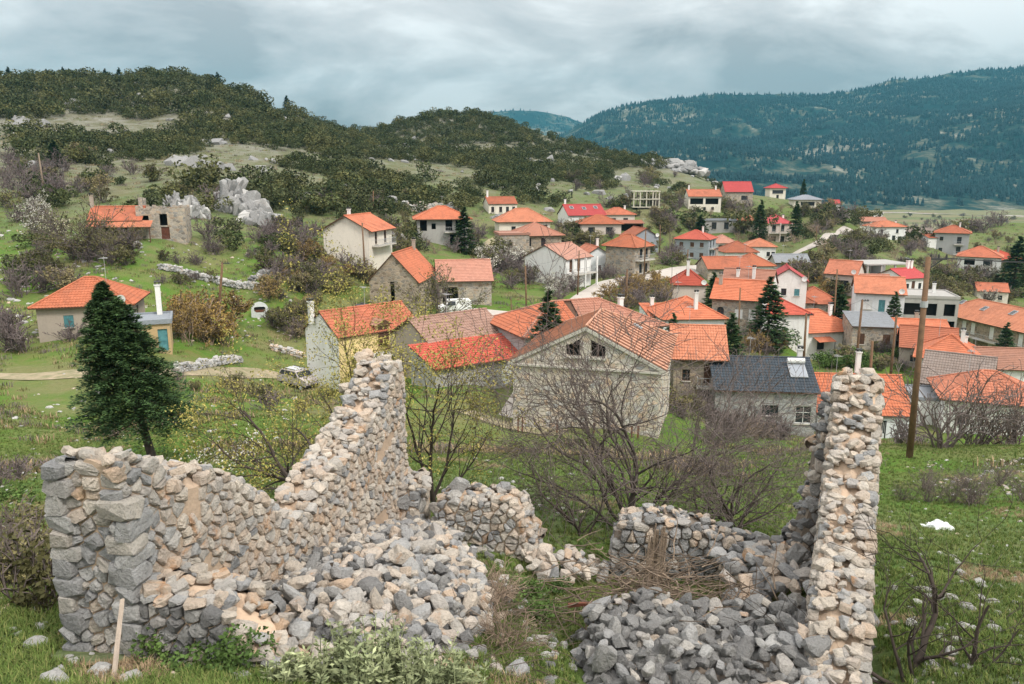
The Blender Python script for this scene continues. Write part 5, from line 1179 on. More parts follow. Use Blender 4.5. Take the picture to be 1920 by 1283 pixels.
prc = prof_from_pixels([(828, 925), (860, 916), (900, 925), (955, 925), (975, 940), (992, 975), (1006, 1010), (1012, 1055)], (-1.12, 11.40), (0.46, 11.0))
ruin_wall('squat piece of grey stone back wall topped by one upright boulder', (-1.12, 11.40), (0.46, 11.0), 0.66, prc, 0.17, 0.10, ['stone_grey', 'stone_tan', 'stone_pale'], lambda x, z, r: r.choices((0, 1, 2), (7, 3, 1))[0] if x < 1.15 else r.choices((0, 1, 2), (2, 6, 2))[0], [(-1, 140), (1, 0)], 71, ends=(0, 1), ntop=12, topsize=(0.12, 0.2))
prd = prof_from_pixels([(1150, 1000), (1165, 975), (1210, 962), (1260, 965), (1300, 975), (1360, 1000), (1400, 1015), (1440, 1025), (1472, 1030), (1500, 975), (1520, 900), (1538, 800), (1560, 750)], (1.52, 10.75), (4.42, 10.05))
ruin_wall('dark stone back wall behind the brush pile, rising to the corner of the long bare wall', (1.52, 10.75), (4.42, 10.05), 0.66, prd, 0.19, 0.11, ['stone_dark', 'stone_grey', 'stone_tan'], lambda x, z, r: r.choices((0, 1, 2), (5, 4, 2))[0], [(-1, 190), (1, 0)], 81, ends=(0,), ntop=24, core='mortar_dark', topmats=['stone_grey', 'stone_dark', 'stone_tan'])
W3a, W3b = (2.72, 5.75), (4.60, 9.95)
L3 = math.hypot(W3b[0] - W3a[0], W3b[1] - W3a[1])
pr3 = [((Y - 5.75) / 4.2 * L3, z) for Y, z in ((5.75, -4.72), (6.5, -4.55), (7.1, -4.17), (7.6, -4.02), (8.0, -3.84), (8.35, -3.66), (8.8, -3.50), (8.95, -3.30), (9.3, -3.12), (9.55, -2.90), (9.75, -2.62), (9.95, -2.52))]
ruin_wall('long tapering wall seen along its bare top, pale stones set in sandy mortar', W3a, W3b, 0.58, pr3, 0.165, 0.10, ['stone_pale', 'stone_grey', 'stone_tan'], lambda x, z, r: r.choices((0, 1, 2), (5, 1.5, 4))[0], [(1, 150), (-1, 0)], 91, ends=(1,), ntop=90, topsize=(0.10, 0.21), topmats=['stone_pale', 'stone_pale', 'stone_pale', 'stone_tan', 'stone_tan', 'stone_grey'])

# stones stacked on the tall corners and the boulder on the squat wall
def loose(name, label, cat, mat, i, px, Y, sc, rz=0.0, group=None, tilt=(0, 0), dz=0.0):
    p_ = at(px[0], px[1], Y); o = link(name, hull(mat, i), None, p_ + Vector((0, 0, dz))); o.scale = sc; o.rotation_euler = (tilt[0], tilt[1], rz); return tag(o, label, cat, group)
loose('boulder', 'upright grey boulder on top of the squat back wall', 'boulder', 'stone_grey', 4, (860, 908), 11.35, (0.32, 0.30, 0.30), 0.4, tilt=(0.15, 0.25))
for k, (px, Y, sc) in enumerate([((1619, 735), 9.85, (0.24, 0.22, 0.20)), ((1621, 711), 9.85, (0.20, 0.18, 0.15)), ((1612, 760), 9.85, (0.30, 0.24, 0.18))]):
    loose('capstone', 'weathered stones balanced on the far corner of the long bare wall', 'stone', 'stone_grey', k * 2 + 1, px, Y, sc, k * 0.7, 'stones balanced on the wall corner')
for k, (px, Y, sc) in enumerate([((678, 672), 11.5, (0.24, 0.22, 0.22)), ((718, 674), 11.6, (0.30, 0.24, 0.20)), ((690, 664), 11.7, (0.28, 0.22, 0.15)), ((700, 690), 11.4, (0.22, 0.2, 0.2)), ((652, 728), 11.2, (0.26, 0.22, 0.18))]):
    loose('capstone', 'pale stones stacked on the ragged peak of the tall wall', 'stone', 'stone_pale', k * 2 + 2, px, Y, sc, k * 0.9, 'stones stacked on the ragged peak')

# ---- rubble heaps
def heap(region, surf, n, size, mats, wts, label, group, nind, seed, layers=2):
    """dense pile: stones dropped on surf(x, y); the biggest are things of their own"""
    r = random.Random(seed); xs = [q[0] for q in region]; ys = [q[1] for q in region]; placed = []
    def inside(x, y):
        c = False; j = len(region) - 1
        for i in range(len(region)):
            xi, yi = region[i]; xj, yj = region[j]
            if (yi > y) != (yj > y) and x < (xj - xi) * (y - yi) / (yj - yi) + xi: c = not c
            j = i
        return c
    tries = 0
    while len(placed) < n and tries < n * 60:
        tries += 1; x, y = r.uniform(min(xs), max(xs)), r.uniform(min(ys), max(ys))
        if not inside(x, y): continue
        sz = size[0] + (size[1] - size[0]) * r.random() ** 1.7 * (1.0 if len(placed) < n * 0.45 else 0.55)
        if any((x - q[0]) ** 2 + (y - q[1]) ** 2 < (0.40 * (sz + q[3])) ** 2 for q in placed): continue
        placed.append((x, y, surf(x, y), sz))
    placed.sort(key=lambda q: -q[3]); bag = StoneBag(mats)
    for i, (x, y, z, sz) in enumerate(placed):
        mi = r.choices(range(len(mats)), wts)[0]; sc = (sz * r.uniform(.85, 1.6), sz * r.uniform(.65, 1.05), sz * r.uniform(.4, .9)); ro = rot_r(r, 1.5)
        p_ = Vector((x, y, z + sc[2] * 0.18 + r.uniform(-.03, .07)))
        if i < nind:
            o = link('rubble_stone', hull(mats[mi], r.randrange(15)), None, p_); o.rotation_euler = ro; o.scale = sc
            tag(o, label, 'stone', group)
        else: bag.add(r.randrange(15), p_, ro, sc, mi, r.random())
    for k in range(int(n * 0.16)):   # stones that rolled off
        x, y = r.uniform(min(xs) - .35, max(xs) + .35), r.uniform(min(ys) - .3, max(ys) + .35)
        if inside(x, y) or x < -2.6: continue
        sz = r.uniform(0.05, 0.16); bag.add(r.randrange(15), (x, y, ground(x, y) + sz * .2), rot_r(r, 1.2), (sz * 1.2, sz, sz * .75), r.choices(range(len(mats)), wts)[0], r.random())
    for _ in range(layers):   # what lies between and below
        for k in range(int(n * 1.6)):
            x, y = r.uniform(min(xs), max(xs)), r.uniform(min(ys), max(ys))
            if not inside(x, y): continue
            sz = r.uniform(0.06, 0.17); bag.add(r.randrange(15), (x, y, surf(x, y) - 0.07 - 0.06 * _), rot_r(r, 1.5), (sz * 1.2, sz, sz * .8), r.choices(range(len(mats)), wts)[0], r.random())
    tag(bag.build('rubble'), 'small grey and tan rubble filling the gaps of the ' + group, 'rubble')
def in_reg(x, y, region):
    c = False; j = len(region) - 1
    for i in range(len(region)):
        xi, yi = region[i]; xj, yj = region[j]
        if (yi > y) != (yj > y) and x < (xj - xi) * (y - yi) / (yj - yi) + xi: c = not c
        j = i
    return c
def mound(cx, cy, rx, ry, hgt, p=2.0):
    cache = {}
    def f(x, y):
        k = (round(x, 2), round(y, 2))
        if k not in cache:
            q = ((x - cx) / rx) ** 2 + ((y - cy) / ry) ** 2; cache[k] = ground(x, y) + hgt * max(0.0, 1 - q) ** (1 / p) + 0.03
        return cache[k]
    return f
def mound_mesh(name, f, x0, x1, y0, y1, mat, label, nseg=26, region=None):
    mb = MB(); xs = np.linspace(x0, x1, nseg); ys = np.linspace(y0, y1, nseg)
    V = [(x, y, f(x, y) - 0.06 if region is None or in_reg(x, y, region) else ground(x, y) - 0.25) for y in ys for x in xs]
    F = [(j * nseg + i, j * nseg + i + 1, (j + 1) * nseg + i + 1, (j + 1) * nseg + i) for j in range(nseg - 1) for i in range(nseg - 1)]
    mb.v = V; mb.f = F; mb.t = [0] * len(F); mb.m = [0] * len(F); return tag(mb.build(name, M[mat], smooth=True), kind='structure')
regL = [(-2.45, 6.95), (-1.8, 6.25), (-1.0, 5.75), (-0.45, 6.3), (-0.25, 7.4), (-0.35, 8.6), (-0.75, 10.0), (-1.05, 11.0), (-1.75, 11.2), (-2.1, 9.6), (-2.5, 7.9)]
fL = mound(-1.45, 8.9, 1.65, 3.2, 0.42, 1.2)
mound_mesh('rubble_mound', fL, -3.3, 0.3, 5.5, 11.6, 'mortar_dark', '', 40, regL)  # mound coloured dark so the gaps between stones look shaded
heap(regL, fL, 900, (0.075, 0.27), ['stone_grey', 'stone_pale', 'stone_tan', 'stone_dark'], (5, 3, 2.2, 2.8), 'loose limestone block in the pale rubble heap between the ruined walls', 'rubble heap between the ruined walls', 150, 7)
regR = [(0.62, 6.1), (1.2, 5.6), (2.6, 5.55), (3.05, 6.6), (3.1, 7.55), (2.0, 7.7), (0.95, 7.75), (0.62, 7.1)]
def fR(x, y):
    t = min(1.0, max(0.0, (y - 5.75) / 1.0)); e = min(1.0, max(0.0, (x - 0.5) / 0.4)); b_ = min(1.0, max(0.0, (8.5 - y) / 0.5))
    return -5.22 + (0.70 * t ** 0.7 - 0.10 * max(0, x - 1.6) * 0.3) * e * b_ + 0.05 * math.sin(x * 5) * t
mound_mesh('stacked_mound', fR, 0.3, 3.2, 5.4, 8.9, 'mortar_dark', '', 40, regR + [])
heap(regR, fR, 460, (0.10, 0.27), ['stone_dark', 'stone_grey', 'stone_tan'], (7, 2, 0.3), 'shade-darkened grey stone in the stacked heap below the brush pile', 'stacked dark stone heap', 100, 9, 2)  # stone colour darkened for the shade of the long wall
heap([(2.55, 8.1), (3.2, 7.8), (3.75, 8.6), (4.0, 9.6), (2.8, 9.8)], mound(3.3, 9.2, 1.2, 1.4, 0.55), 80, (0.12, 0.28), ['stone_grey', 'stone_tan', 'stone_dark'], (4, 3, 3), 'fallen block lying against the foot of the long bare wall', 'blocks fallen beside the long bare wall', 28, 13, 1)
heap([(0.15, 10.7), (0.25, 9.9), (0.75, 9.7), (1.35, 10.1), (1.5, 10.6), (0.8, 10.95)], mound(0.7, 10.3, 0.7, 0.6, 0.22), 40, (0.11, 0.26), ['stone_tan', 'stone_grey', 'stone_pale'], (4, 3, 3), 'tumbled tan block in the gap of the back wall', 'blocks tumbled in the back wall gap', 20, 17, 1)
# ------------------------------------------------------------------ finding the ground behind a photo pixel
_YS = np.exp(np.linspace(math.log(4.5), math.log(1600), 380))
def pix_ground(x, y, Y0=4.5):
    v = at(x, y, 1.0); X = v.x * _YS; Z = v.z * _YS; g_ = ground_arr(X, _YS)
    hit = np.where((Z <= g_) & (_YS > Y0))[0]
    if not len(hit): return None
    i = hit[0]
    if i == 0: return Vector((X[0], _YS[0], g_[0]))
    a = Z[i - 1] - g_[i - 1]; c = Z[i] - g_[i]; t = a / (a - c + 1e-9); Yh = _YS[i - 1] + (_YS[i] - _YS[i - 1]) * min(1, max(0, t))
    return Vector((v.x * Yh, Yh, ground(v.x * Yh, Yh)))
def spot(px, Y, py=600):
    p_ = at(px, py, Y); return Vector((p_.x, Y, ground(p_.x, Y)))
def to_pix(p_):
    zc = p_[1] * CP - p_[2] * SP; yc = p_[1] * SP + p_[2] * CP
    return 960 + FPX * p_[0] / zc, 641.5 - FPX * yc / zc
def in_house(x, y, m=0.8):
    for s in HS:
        dx, dy = x - s['c'][0], y - s['c'][1]
        if abs(dx) > 18 or abs(dy) > 18: continue
        a = s['yaw']; lx = dx * math.cos(a) + dy * math.sin(a); ly = -dx * math.sin(a) + dy * math.cos(a)
        if abs(lx) < s['w'] / 2 + m and abs(ly) < s['d'] / 2 + m: return True
    return False
ROADS = []      # list of polylines of ground points, filled below
def near_road(x, y, m=1.0):
    for pl, wd in ROADS:
        for a, b_ in zip(pl[:-1], pl[1:]):
            dx, dy = b_.x - a.x, b_.y - a.y; t = max(0, min(1, ((x - a.x) * dx + (y - a.y) * dy) / (dx * dx + dy * dy + 1e-9)))
            if math.hypot(x - a.x - dx * t, y - a.y - dy * t) < wd / 2 + m: return True
    return False
def ribbon(name, pxs, width, mat, lift=0.05, ext=()):
    P = [pix_ground(*q) for q in pxs]; P = [q for q in P if q is not None]
    pl = []
    for a, b_ in zip(P[:-1], P[1:]):
        k = max(1, int((b_ - a).length / 1.2))
        for i in range(k): pl.append(a.lerp(b_, i / k))
    pl.append(P[-1])
    xy = np.array([(q.x, q.y) for q in pl])
    for _ in range(6): xy[1:-1] = (xy[:-2] + 2 * xy[1:-1] + xy[2:]) / 4
    tg = np.gradient(xy, axis=0); tg /= np.linalg.norm(tg, axis=1)[:, None] + 1e-9; nn = np.stack([-tg[:, 1], tg[:, 0]], -1)
    nw = 7; V = []
    for j in range(nw):
        o = (j / (nw - 1) - 0.5) * width; q = xy + nn * o; V.append(np.column_stack([q, ground_arr(q[:, 0], q[:, 1]) + lift + 0.02 * (abs(j - 3) < 3)]))
    V = np.stack(V, 1); L_ = len(xy); idx = np.arange(L_ * nw).reshape(L_, nw)
    F = np.stack([idx[:-1, :-1], idx[:-1, 1:], idx[1:, 1:], idx[1:, :-1]], -1).reshape(-1, 4)
    ROADS.append(([Vector((x, y, 0)) for x, y in xy[::2]], width))
    return tag(link(name, np_mesh(name, V.reshape(-1, 3), F, M[mat], smooth=True)), kind='structure')
ribbon('village_road', [(1058, 590), (1085, 572), (1105, 556), (1128, 540), (1140, 529), (1175, 524), (1230, 517), (1290, 508), (1330, 503)], 4.6, 'road', 0.07)
ribbon('village_road', [(880, 585), (925, 588), (960, 594), (1000, 592), (1055, 592), (1082, 575)], 4.4, 'road', 0.09)
ribbon('footpath', [(960, 598), (958, 612), (940, 628)], 2.2, 'road', 0.06)
ribbon('hill_road', [(1480, 482), (1515, 466), (1552, 448), (1580, 434), (1592, 428)], 3.6, 'road', 0.10)
ribbon('track', [(-40, 704), (55, 704), (120, 704), (300, 706), (430, 700), (500, 694), (560, 708), (600, 730)], 2.3, 'dirt', 0.05)
ribbon('track', [(900, 470), (925, 452), (945, 444)], 2.6, 'dirt', 0.06)
ribbon('footpath', [(870, 770), (940, 800), (1000, 806), (1060, 812)], 1.5, 'dirt', 0.05)
ribbon('plain_road', [(1560, 397), (1650, 399), (1760, 402), (1920, 406), (2100, 410)], 12, 'road', 0.5)

# ------------------------------------------------------------------ branches and leaves
def tubes(segs, sides=3):
    """segs (n,8): p0, p1, r0, r1 -> prisms"""
    S = np.asarray(segs, dtype=np.float64); p0, p1, r0, r1 = S[:, :3], S[:, 3:6], S[:, 6], S[:, 7]
    d = p1 - p0; d /= np.linalg.norm(d, axis=1)[:, None] + 1e-9
    h_ = np.where(np.abs(d[:, 2:3]) < 0.9, np.array([[0, 0, 1.0]]), np.array([[1.0, 0, 0]]))
    a = np.cross(d, h_); a /= np.linalg.norm(a, axis=1)[:, None] + 1e-9; b_ = np.cross(d, a)
    V = np.zeros((len(S), 2, sides, 3))
    for k in range(sides):
        t = 2 * math.pi * k / sides; o = a * math.cos(t) + b_ * math.sin(t)
        V[:, 0, k] = p0 + o * r0[:, None]; V[:, 1, k] = p1 + o * r1[:, None]
    base = (np.arange(len(S)) * 2 * sides)[:, None]
    F = np.concatenate([base + np.array([[k, (k + 1) % sides, sides + (k + 1) % sides, sides + k]]) for k in range(sides)])
    return V.reshape(-1, 3), F
def leaves(C, size, r, up=0.3, aspect=0.5, jit=0.4, axis=None):
    """one small quad at each point"""
    C = np.asarray(C); n_ = len(C)
    a = r.normal(size=(n_, 3)) if axis is None else np.asarray(axis) + r.normal(size=(n_, 3)) * 0.25
    a /= np.linalg.norm(a, axis=1)[:, None] + 1e-9
    b_ = np.cross(a, r.normal(size=(n_, 3)) + np.array([0, 0, up])); b_ /= np.linalg.norm(b_, axis=1)[:, None] + 1e-9
    s = (size * (1 + jit * r.uniform(-1, 1, n_)))[:, None]
    V = np.stack([C - a * s, C + b_ * s * aspect, C + a * s, C - b_ * s * aspect], 1)
    F = np.arange(n_ * 4).reshape(-1, 4); return V.reshape(-1, 3), F
def grow(r, segs, tips, p_, d, L, rad, lvl, P):
    k = max(2, int(L / P['step'])); r0 = rad
    for i in range(k):
        d = (d + Vector((r.gauss(0, 1), r.gauss(0, 1), r.gauss(0, 1))) * P['wob'] + Vector((0, 0, P['up'][min(lvl, len(P['up']) - 1)]))).normalized()
        q = p_ + d * (L / k); r1 = max(P['rmin'], rad * (1 - (i + 1) / k * 0.72))
        segs.append((*p_, *q, r0, r1)); p_ = q; r0 = r1
        if lvl < P['max'] and i >= P.get('bare', 0) * k and r.random() < P['spawn'][lvl]:
            for _ in range(r.choice(P.get('n', (1, 1, 2)))):
                a = d.orthogonal().normalized(); a.rotate(Matrix.Rotation(r.uniform(0, 6.283), 3, d)); an = r.gauss(*P['ang'])
                grow(r, segs, tips, p_, (d * math.cos(an) + a * math.sin(an)).normalized(), L * P['ratio'][lvl] * r.uniform(0.6, 1.15), max(P['rmin'], r0 * 0.62), lvl + 1, P)
    tips.append((p_.copy(), d.copy(), lvl))
def plant(name, segs_trunk, segs_twig, leafVF, loc, mt, mw, ml, label, cat, group=None, sides=(5, 3), parts=('trunk', 'branches', 'crown')):
    root = empty(name, loc); tag(root, label, cat, group)
    if len(segs_trunk): link(parts[0], np_mesh(parts[0], *tubes(segs_trunk, sides[0]), M[mt], smooth=True), root)
    if len(segs_twig): link(parts[1], np_mesh(parts[1], *tubes(segs_twig, sides[1]), M[mw]), root)
    if leafVF is not None: link(parts[2], np_mesh(parts[2], *leafVF, M[ml], tint=np.repeat(rng.random(len(leafVF[1]) // 6 + 1), 6)[:len(leafVF[1])]), root)
    return root
def split_segs(segs, thr): return [s for s in segs if s[6] >= thr], [s for s in segs if s[6] < thr]

def bare_tree(name, label, loc, h_, stems, P, seed, mt='bark', mw='twig', thr=0.02, leaf=None, cat='tree', group=None):
    r = random.Random(seed); segs, tips = [], []
    for d, L, rad in stems: grow(r, segs, tips, Vector((r.uniform(-.06, .06), r.uniform(-.06, .06), -0.15)), Vector(d).normalized(), L * h_, rad, 0, P)
    print(name, len(segs)); a, c = split_segs(segs, thr); lv = None; ml = None
    if leaf:
        ml, n_, sz, sp = leaf; T = np.array([list(t[0]) for t in tips if t[2] >= 1]); ids = rng.integers(0, len(T), n_)
        lv = leaves(T[ids] + rng.normal(size=(n_, 3)) * sp, sz, rng)
    return plant(name, a, c, lv, loc, mt, mw, ml, label, cat, group)

# ---- the wide leafless tree behind the ruin
P1 = dict(step=0.16, wob=0.13, up=(0.03, 0.02, 0.03, 0.02), rmin=0.0042, max=4, spawn=(0.75, 0.8, 0.74, 0.5), ang=(0.72, 0.22), ratio=(0.50, 0.52, 0.55, 0.6), bare=0.12, n=(1, 1, 2))
bare_tree('bare_tree', 'wide leafless grey tree spreading its twigs in front of the stone hall', spot(1205, 13.2), 1.0,
          [((-0.75, -0.1, 0.75), 3.1, 0.036), ((-0.35, 0.2, 1.0), 3.3, 0.042), ((0.05, 0.0, 1.0), 3.5, 0.055), ((0.3, 0.1, 1.0), 3.2, 0.036), ((0.6, 0.1, 0.85), 3.0, 0.034), ((-1.0, -0.3, 0.42), 2.8, 0.032), ((0.9, 0.2, 0.5), 2.6, 0.03), ((-0.15, -0.2, 0.9), 2.6, 0.03)], P1, 21, 'bark', 'twig', 0.012)
P2 = dict(step=0.15, wob=0.16, up=(0.02, 0.0, 0.0, -0.01), rmin=0.004, max=4, spawn=(0.78, 0.7, 0.6, 0.4), ang=(0.8, 0.25), ratio=(0.55, 0.55, 0.55, 0.6), bare=0.0, n=(1, 2))
bare_tree('bare_thicket', 'tangled leafless grey thicket behind the dark back wall', spot(1385, 13.4), 1.0,
          [((-0.4, 0.1, 1.0), 2.1, 0.035), ((0.1, 0, 1.0), 2.3, 0.04), ((0.6, 0.1, 0.9), 1.9, 0.035), ((0.95, 0.2, 0.4), 1.6, 0.03), ((-0.9, 0.1, 0.5), 1.6, 0.03)], P2, 22, 'bark', 'twig', 0.014, cat='shrub')
P3 = dict(P2, max=3, spawn=(0.7, 0.6, 0.45), ratio=(0.5, 0.5, 0.55))
bare_tree('bare_thicket', 'low leafless shrub leaning left of the wide bare tree', spot(1105, 12.4), 1.0, [((-0.8, -0.1, 0.7), 1.7, 0.03), ((0.2, 0.1, 1), 1.2, 0.025), ((-0.3, 0.1, 0.8), 1.4, 0.025)], P3, 24, 'twig_dark', 'twig', 0.012, cat='shrub')
# ---- dark gnarled branches in the right foreground
P4 = dict(step=0.13, wob=0.20, up=(0.0, 0.01, 0.01), rmin=0.003, max=3, spawn=(0.7, 0.7, 0.5), ang=(0.85, 0.25), ratio=(0.5, 0.55, 0.55), bare=0.05, n=(1, 1, 2))
bare_tree('gnarled_shrub', 'gnarled dark leafless shrub sprawling over the grass beside white rocks', spot(1795, 6.6), 1.0,
          [((0.75, 0.5, 0.85), 1.5, 0.042), ((0.95, 0.1, 0.25), 1.3, 0.036), ((-0.8, 0.2, 0.30), 1.3, 0.026), ((0.1, 0.3, 0.9), 1.1, 0.022), ((-0.3, -0.1, 0.5), 1.1, 0.02), ((0.5, -0.2, 0.15), 1.2, 0.022), ((-0.6, 0.4, 0.2), 1.1, 0.018), ((0.3, 0.6, 0.5), 1.2, 0.02)], P4, 25, 'twig_dark', 'twig_dark', 0.012, cat='shrub')
# ---- budding trees behind the left wall
P5 = dict(step=0.22, wob=0.12, up=(0.05, 0.03, 0.02, 0.0), rmin=0.004, max=3, spawn=(0.6, 0.6, 0.5), ang=(0.65, 0.2), ratio=(0.5, 0.5, 0.5), bare=0.15, n=(1, 2))
bare_tree('budding_tree', 'slim many stemmed tree with yellow green buds beside the door jamb', spot(800, 14.0), 1.0,
          [((-0.25, 0, 1), 2.9, 0.04), ((0.15, 0, 1), 3.0, 0.045), ((0.5, 0.1, 1), 2.6, 0.035), ((-0.6, 0.1, 0.8), 2.2, 0.03), ((0.8, 0, 0.7), 2.0, 0.03)], P5, 26, 'twig_dark', 'twig_dark', 0.015, ('springleaf', 9000, 0.024, 0.085))
bare_tree('budding_tree', 'slender yellow budding tree in front of the yellow house', spot(640, 27), 1.0,
          [((0.02, 0, 1), 5.2, 0.06), ((0.12, 0, 1), 4.6, 0.05), ((-0.3, 0, 1), 3.6, 0.04), ((0.35, 0, 0.9), 3.2, 0.035)], dict(P5, step=0.3), 27, 'twig_dark', 'twig_dark', 0.02, ('springleaf', 7500, 0.040, 0.16))
P6 = dict(step=0.2, wob=0.14, up=(-0.02, -0.05, -0.06, -0.06), rmin=0.0038, max=3, spawn=(0.7, 0.62, 0.55), ang=(0.7, 0.25), ratio=(0.52, 0.5, 0.5), bare=0.1, n=(1, 2))
bare_tree('blossom_tree', 'drooping tree with white blossom and yellow buds behind the left wall', spot(585, 16.2), 1.0,
          [((-0.85, 0.05, 0.85), 2.8, 0.06), ((-0.5, 0.1, 0.9), 2.7, 0.055), ((-1.0, -0.1, 0.45), 2.8, 0.05), ((0.1, 0.1, 0.9), 2.3, 0.045), ((-0.7, 0.5, 0.75), 2.7, 0.05), ((-0.2, 0.2, 1.0), 2.6, 0.045)], P6, 28, 'twig_dark', 'twig_dark', 0.018, ('springleaf', 12000, 0.028, 0.11))
bt = COL.objects[-1].parent
T_ = np.array([list(v.co) for v in COL.objects[-1].data.vertices])[::4]
sel = T_[(T_[:, 0] < np.quantile(T_[:, 0], 0.5)) & (T_[:, 2] < np.quantile(T_[:, 2], 0.6))]; sel = sel[rng.integers(0, len(sel), 2200)] + rng.normal(size=(2200, 3)) * 0.05
link('blossom', np_mesh('blossom', *leaves(sel, 0.022, rng, aspect=0.9), M['blossom']), bt)

# ---- the dark fir
def fir(name, label, loc, H_, Rw, whorls, per, twigs, seed, lean=0.0, clear=0.14, mat='fir', needle=(0.17, 0.05), group=None, cat='tree'):
    r = np.random.default_rng(seed); root = empty(name, loc); tag(root, label, cat, group)
    segs = [(lean * H_ * (i / 8) * -1, 0, H_ * i / 8 - 0.2, lean * H_ * ((i + 1) / 8) * -1, 0, H_ * (i + 1) / 8 - 0.2, 0.026 * H_ * (1 - i / 8.6), 0.026 * H_ * (1 - (i + 1) / 8.6)) for i in range(8)]
    C, A_, S_ = [], [], []; bs = []
    for k in range(whorls):
        f = k / (whorls - 1); z = H_ * (clear + (1 - clear) * f ** 0.92)
        R_ = Rw * ((1 - f) ** 0.78) * (1.0 if f > 0.08 else 0.82 + 2.2 * f) + 0.05
        for j in range(per if f < 0.85 else max(4, per // 2)):
            az = 2 * math.pi * (j + r.uniform(-.4, .4)) / per + k * 1.1; L = R_ * r.uniform(0.72, 1.12)
            o = np.array([-lean * z, 0, z + r.uniform(-.5, .5) * H_ / whorls]); dv = np.array([math.cos(az), math.sin(az), 0])
            dr = -0.16 + 0.42 * f
            bs.append((*o, *(o + dv * L * 0.8 + np.array([0, 0, dr * L * 0.8])), 0.012 * H_ / 6, 0.004))
            for t in range(twigs):
                u = r.uniform(0.18, 1.0) ** 0.75; side = r.choice((-1, 1)); lt = np.array([-dv[1], dv[0], 0]) * side
                sp = (1 - u) * 0.36 * L + 0.06
                pos = o + dv * L * u + lt * sp * r.uniform(0, 1.0) + np.array([0, 0, dr * L * u - 0.10 * u * u * L + r.normal() * 0.03 + r.uniform(-0.09, 0.03)])
                C.append(pos); A_.append(dv * 0.8 + lt * 0.75 + np.array([0, 0, 0.1])); S_.append(1)
    C = np.array(C); A_ = np.array(A_); n_ = len(C)
    a = A_ + r.normal(size=(n_, 3)) * 0.22; a /= np.linalg.norm(a, axis=1)[:, None]
    b_ = np.cross(a, np.array([0, 0, 1.0]) + r.normal(size=(n_, 3)) * 0.35); b_ /= np.linalg.norm(b_, axis=1)[:, None] + 1e-9
    ln = needle[0] * r.uniform(0.6, 1.3, n_)[:, None]; wd = needle[1] * r.uniform(0.7, 1.3, n_)[:, None]
    V = np.stack([C - a * ln * 0.5, C + b_ * wd, C + a * ln, C - b_ * wd], 1).reshape(-1, 3); F = np.arange(n_ * 4).reshape(-1, 4)
    link('trunk', np_mesh('trunk', *tubes(segs, 7), M['bark'], smooth=True), root)
    cr_ = link('crown', np_mesh('crown', V, F, M[mat], tint=r.random(n_) * 0.9), root)
    link('boughs', np_mesh('boughs', *tubes(bs, 3), M['twig_dark']), root)
    return root
base = spot(263, 27)
top = at(190, 535, 27)
fir('fir_tree', 'dense dark green fir with bare lower trunk leaning left', base, top.z - base.z, 2.3, 34, 14, 120, 5, lean=0.19, clear=0.25, needle=(0.12, 0.026))
FIRP = [fir('fir_tree', 'x', (0, 0, -500), 8.0, 2.6, 20, 10, 26, 50 + i, clear=0.05, mat='fir', needle=(0.36, 0.10)) for i in range(2)]
def place_fir(px, ytop, Y, label, wide=1.0, group=None, k=[0]):
    t = at(px, ytop, Y); g_ = ground(t.x, Y); k[0] += 1
    o = copy_tree(FIRP[k[0] % 2]); o.location = (t.x, Y, g_ - 0.1); s_ = (t.z - g_) / 8.0; o.scale = (s_ * wide, s_ * wide, s_); o.rotation_euler = (0, 0, k[0] * 1.3)
    o['label'] = label
    if group: o['group'] = group
    return o
for a in [(1030, 548, 61, 'dark fir rising between hall and orange roof', 1.0), (870, 390, 146, 'dark fir before the unfinished concrete house', 1.05),
          (1428, 376, 224, 'slim dark fir left of the stacked balcony house', 0.8), (1495, 379, 224, 'slim dark fir right of the stacked balcony house', 0.8), (1447, 521, 97, 'large dark fir before the vivid red roof', 1.15),
          (1577, 537, 113, 'dark fir between orange roofs and pink roof', 1.0), (1373, 590, 82, 'ragged dark fir beside the balcony stone house', 1.05), (1339, 512, 110, 'dark fir behind the arched window house', 1.0),
          (1493, 504, 130, 'small dark fir above the double hip roof', 1.0), (1315, 404, 222, 'small dark fir behind the blue grey apartment house', 1.2), (1890, 606, 112, 'dark fir before the long guesthouse', 1.0),
          (1913, 446, 182, 'broad dark fir near the flat crimson roof', 1.1), (1263, 588, 88, 'little dark fir beside the white pyramid roof house', 1.0), (98, 262, 182, 'dark conifer standing on the rocky left slope', 1.3), (617, 345, 172, 'dark conifer above the cream gabled house', 1.2),
          (1508, 337, 300, 'single dark conifer beside the skyline villa', 0.7), (1680, 548, 112, 'small dark conifer before the bluish house with white eaves', 0.9)]: place_fir(*a)
for px, y, Y in ((14, 126, 378), (88, 132, 386), (117, 126, 388), (175, 128, 392), (196, 129, 395), (222, 127, 398), (407, 136, 408), (460, 157, 413), (537, 180, 420), (20, 145, 370)):
    place_fir(px, y, Y, 'dark fir standing out on the crest of the wooded hill', 1.15, 'firs on the hill crest')
for o in FIRP:
    for ch in list(o.children): bpy.data.objects.remove(ch)
    bpy.data.objects.remove(o)

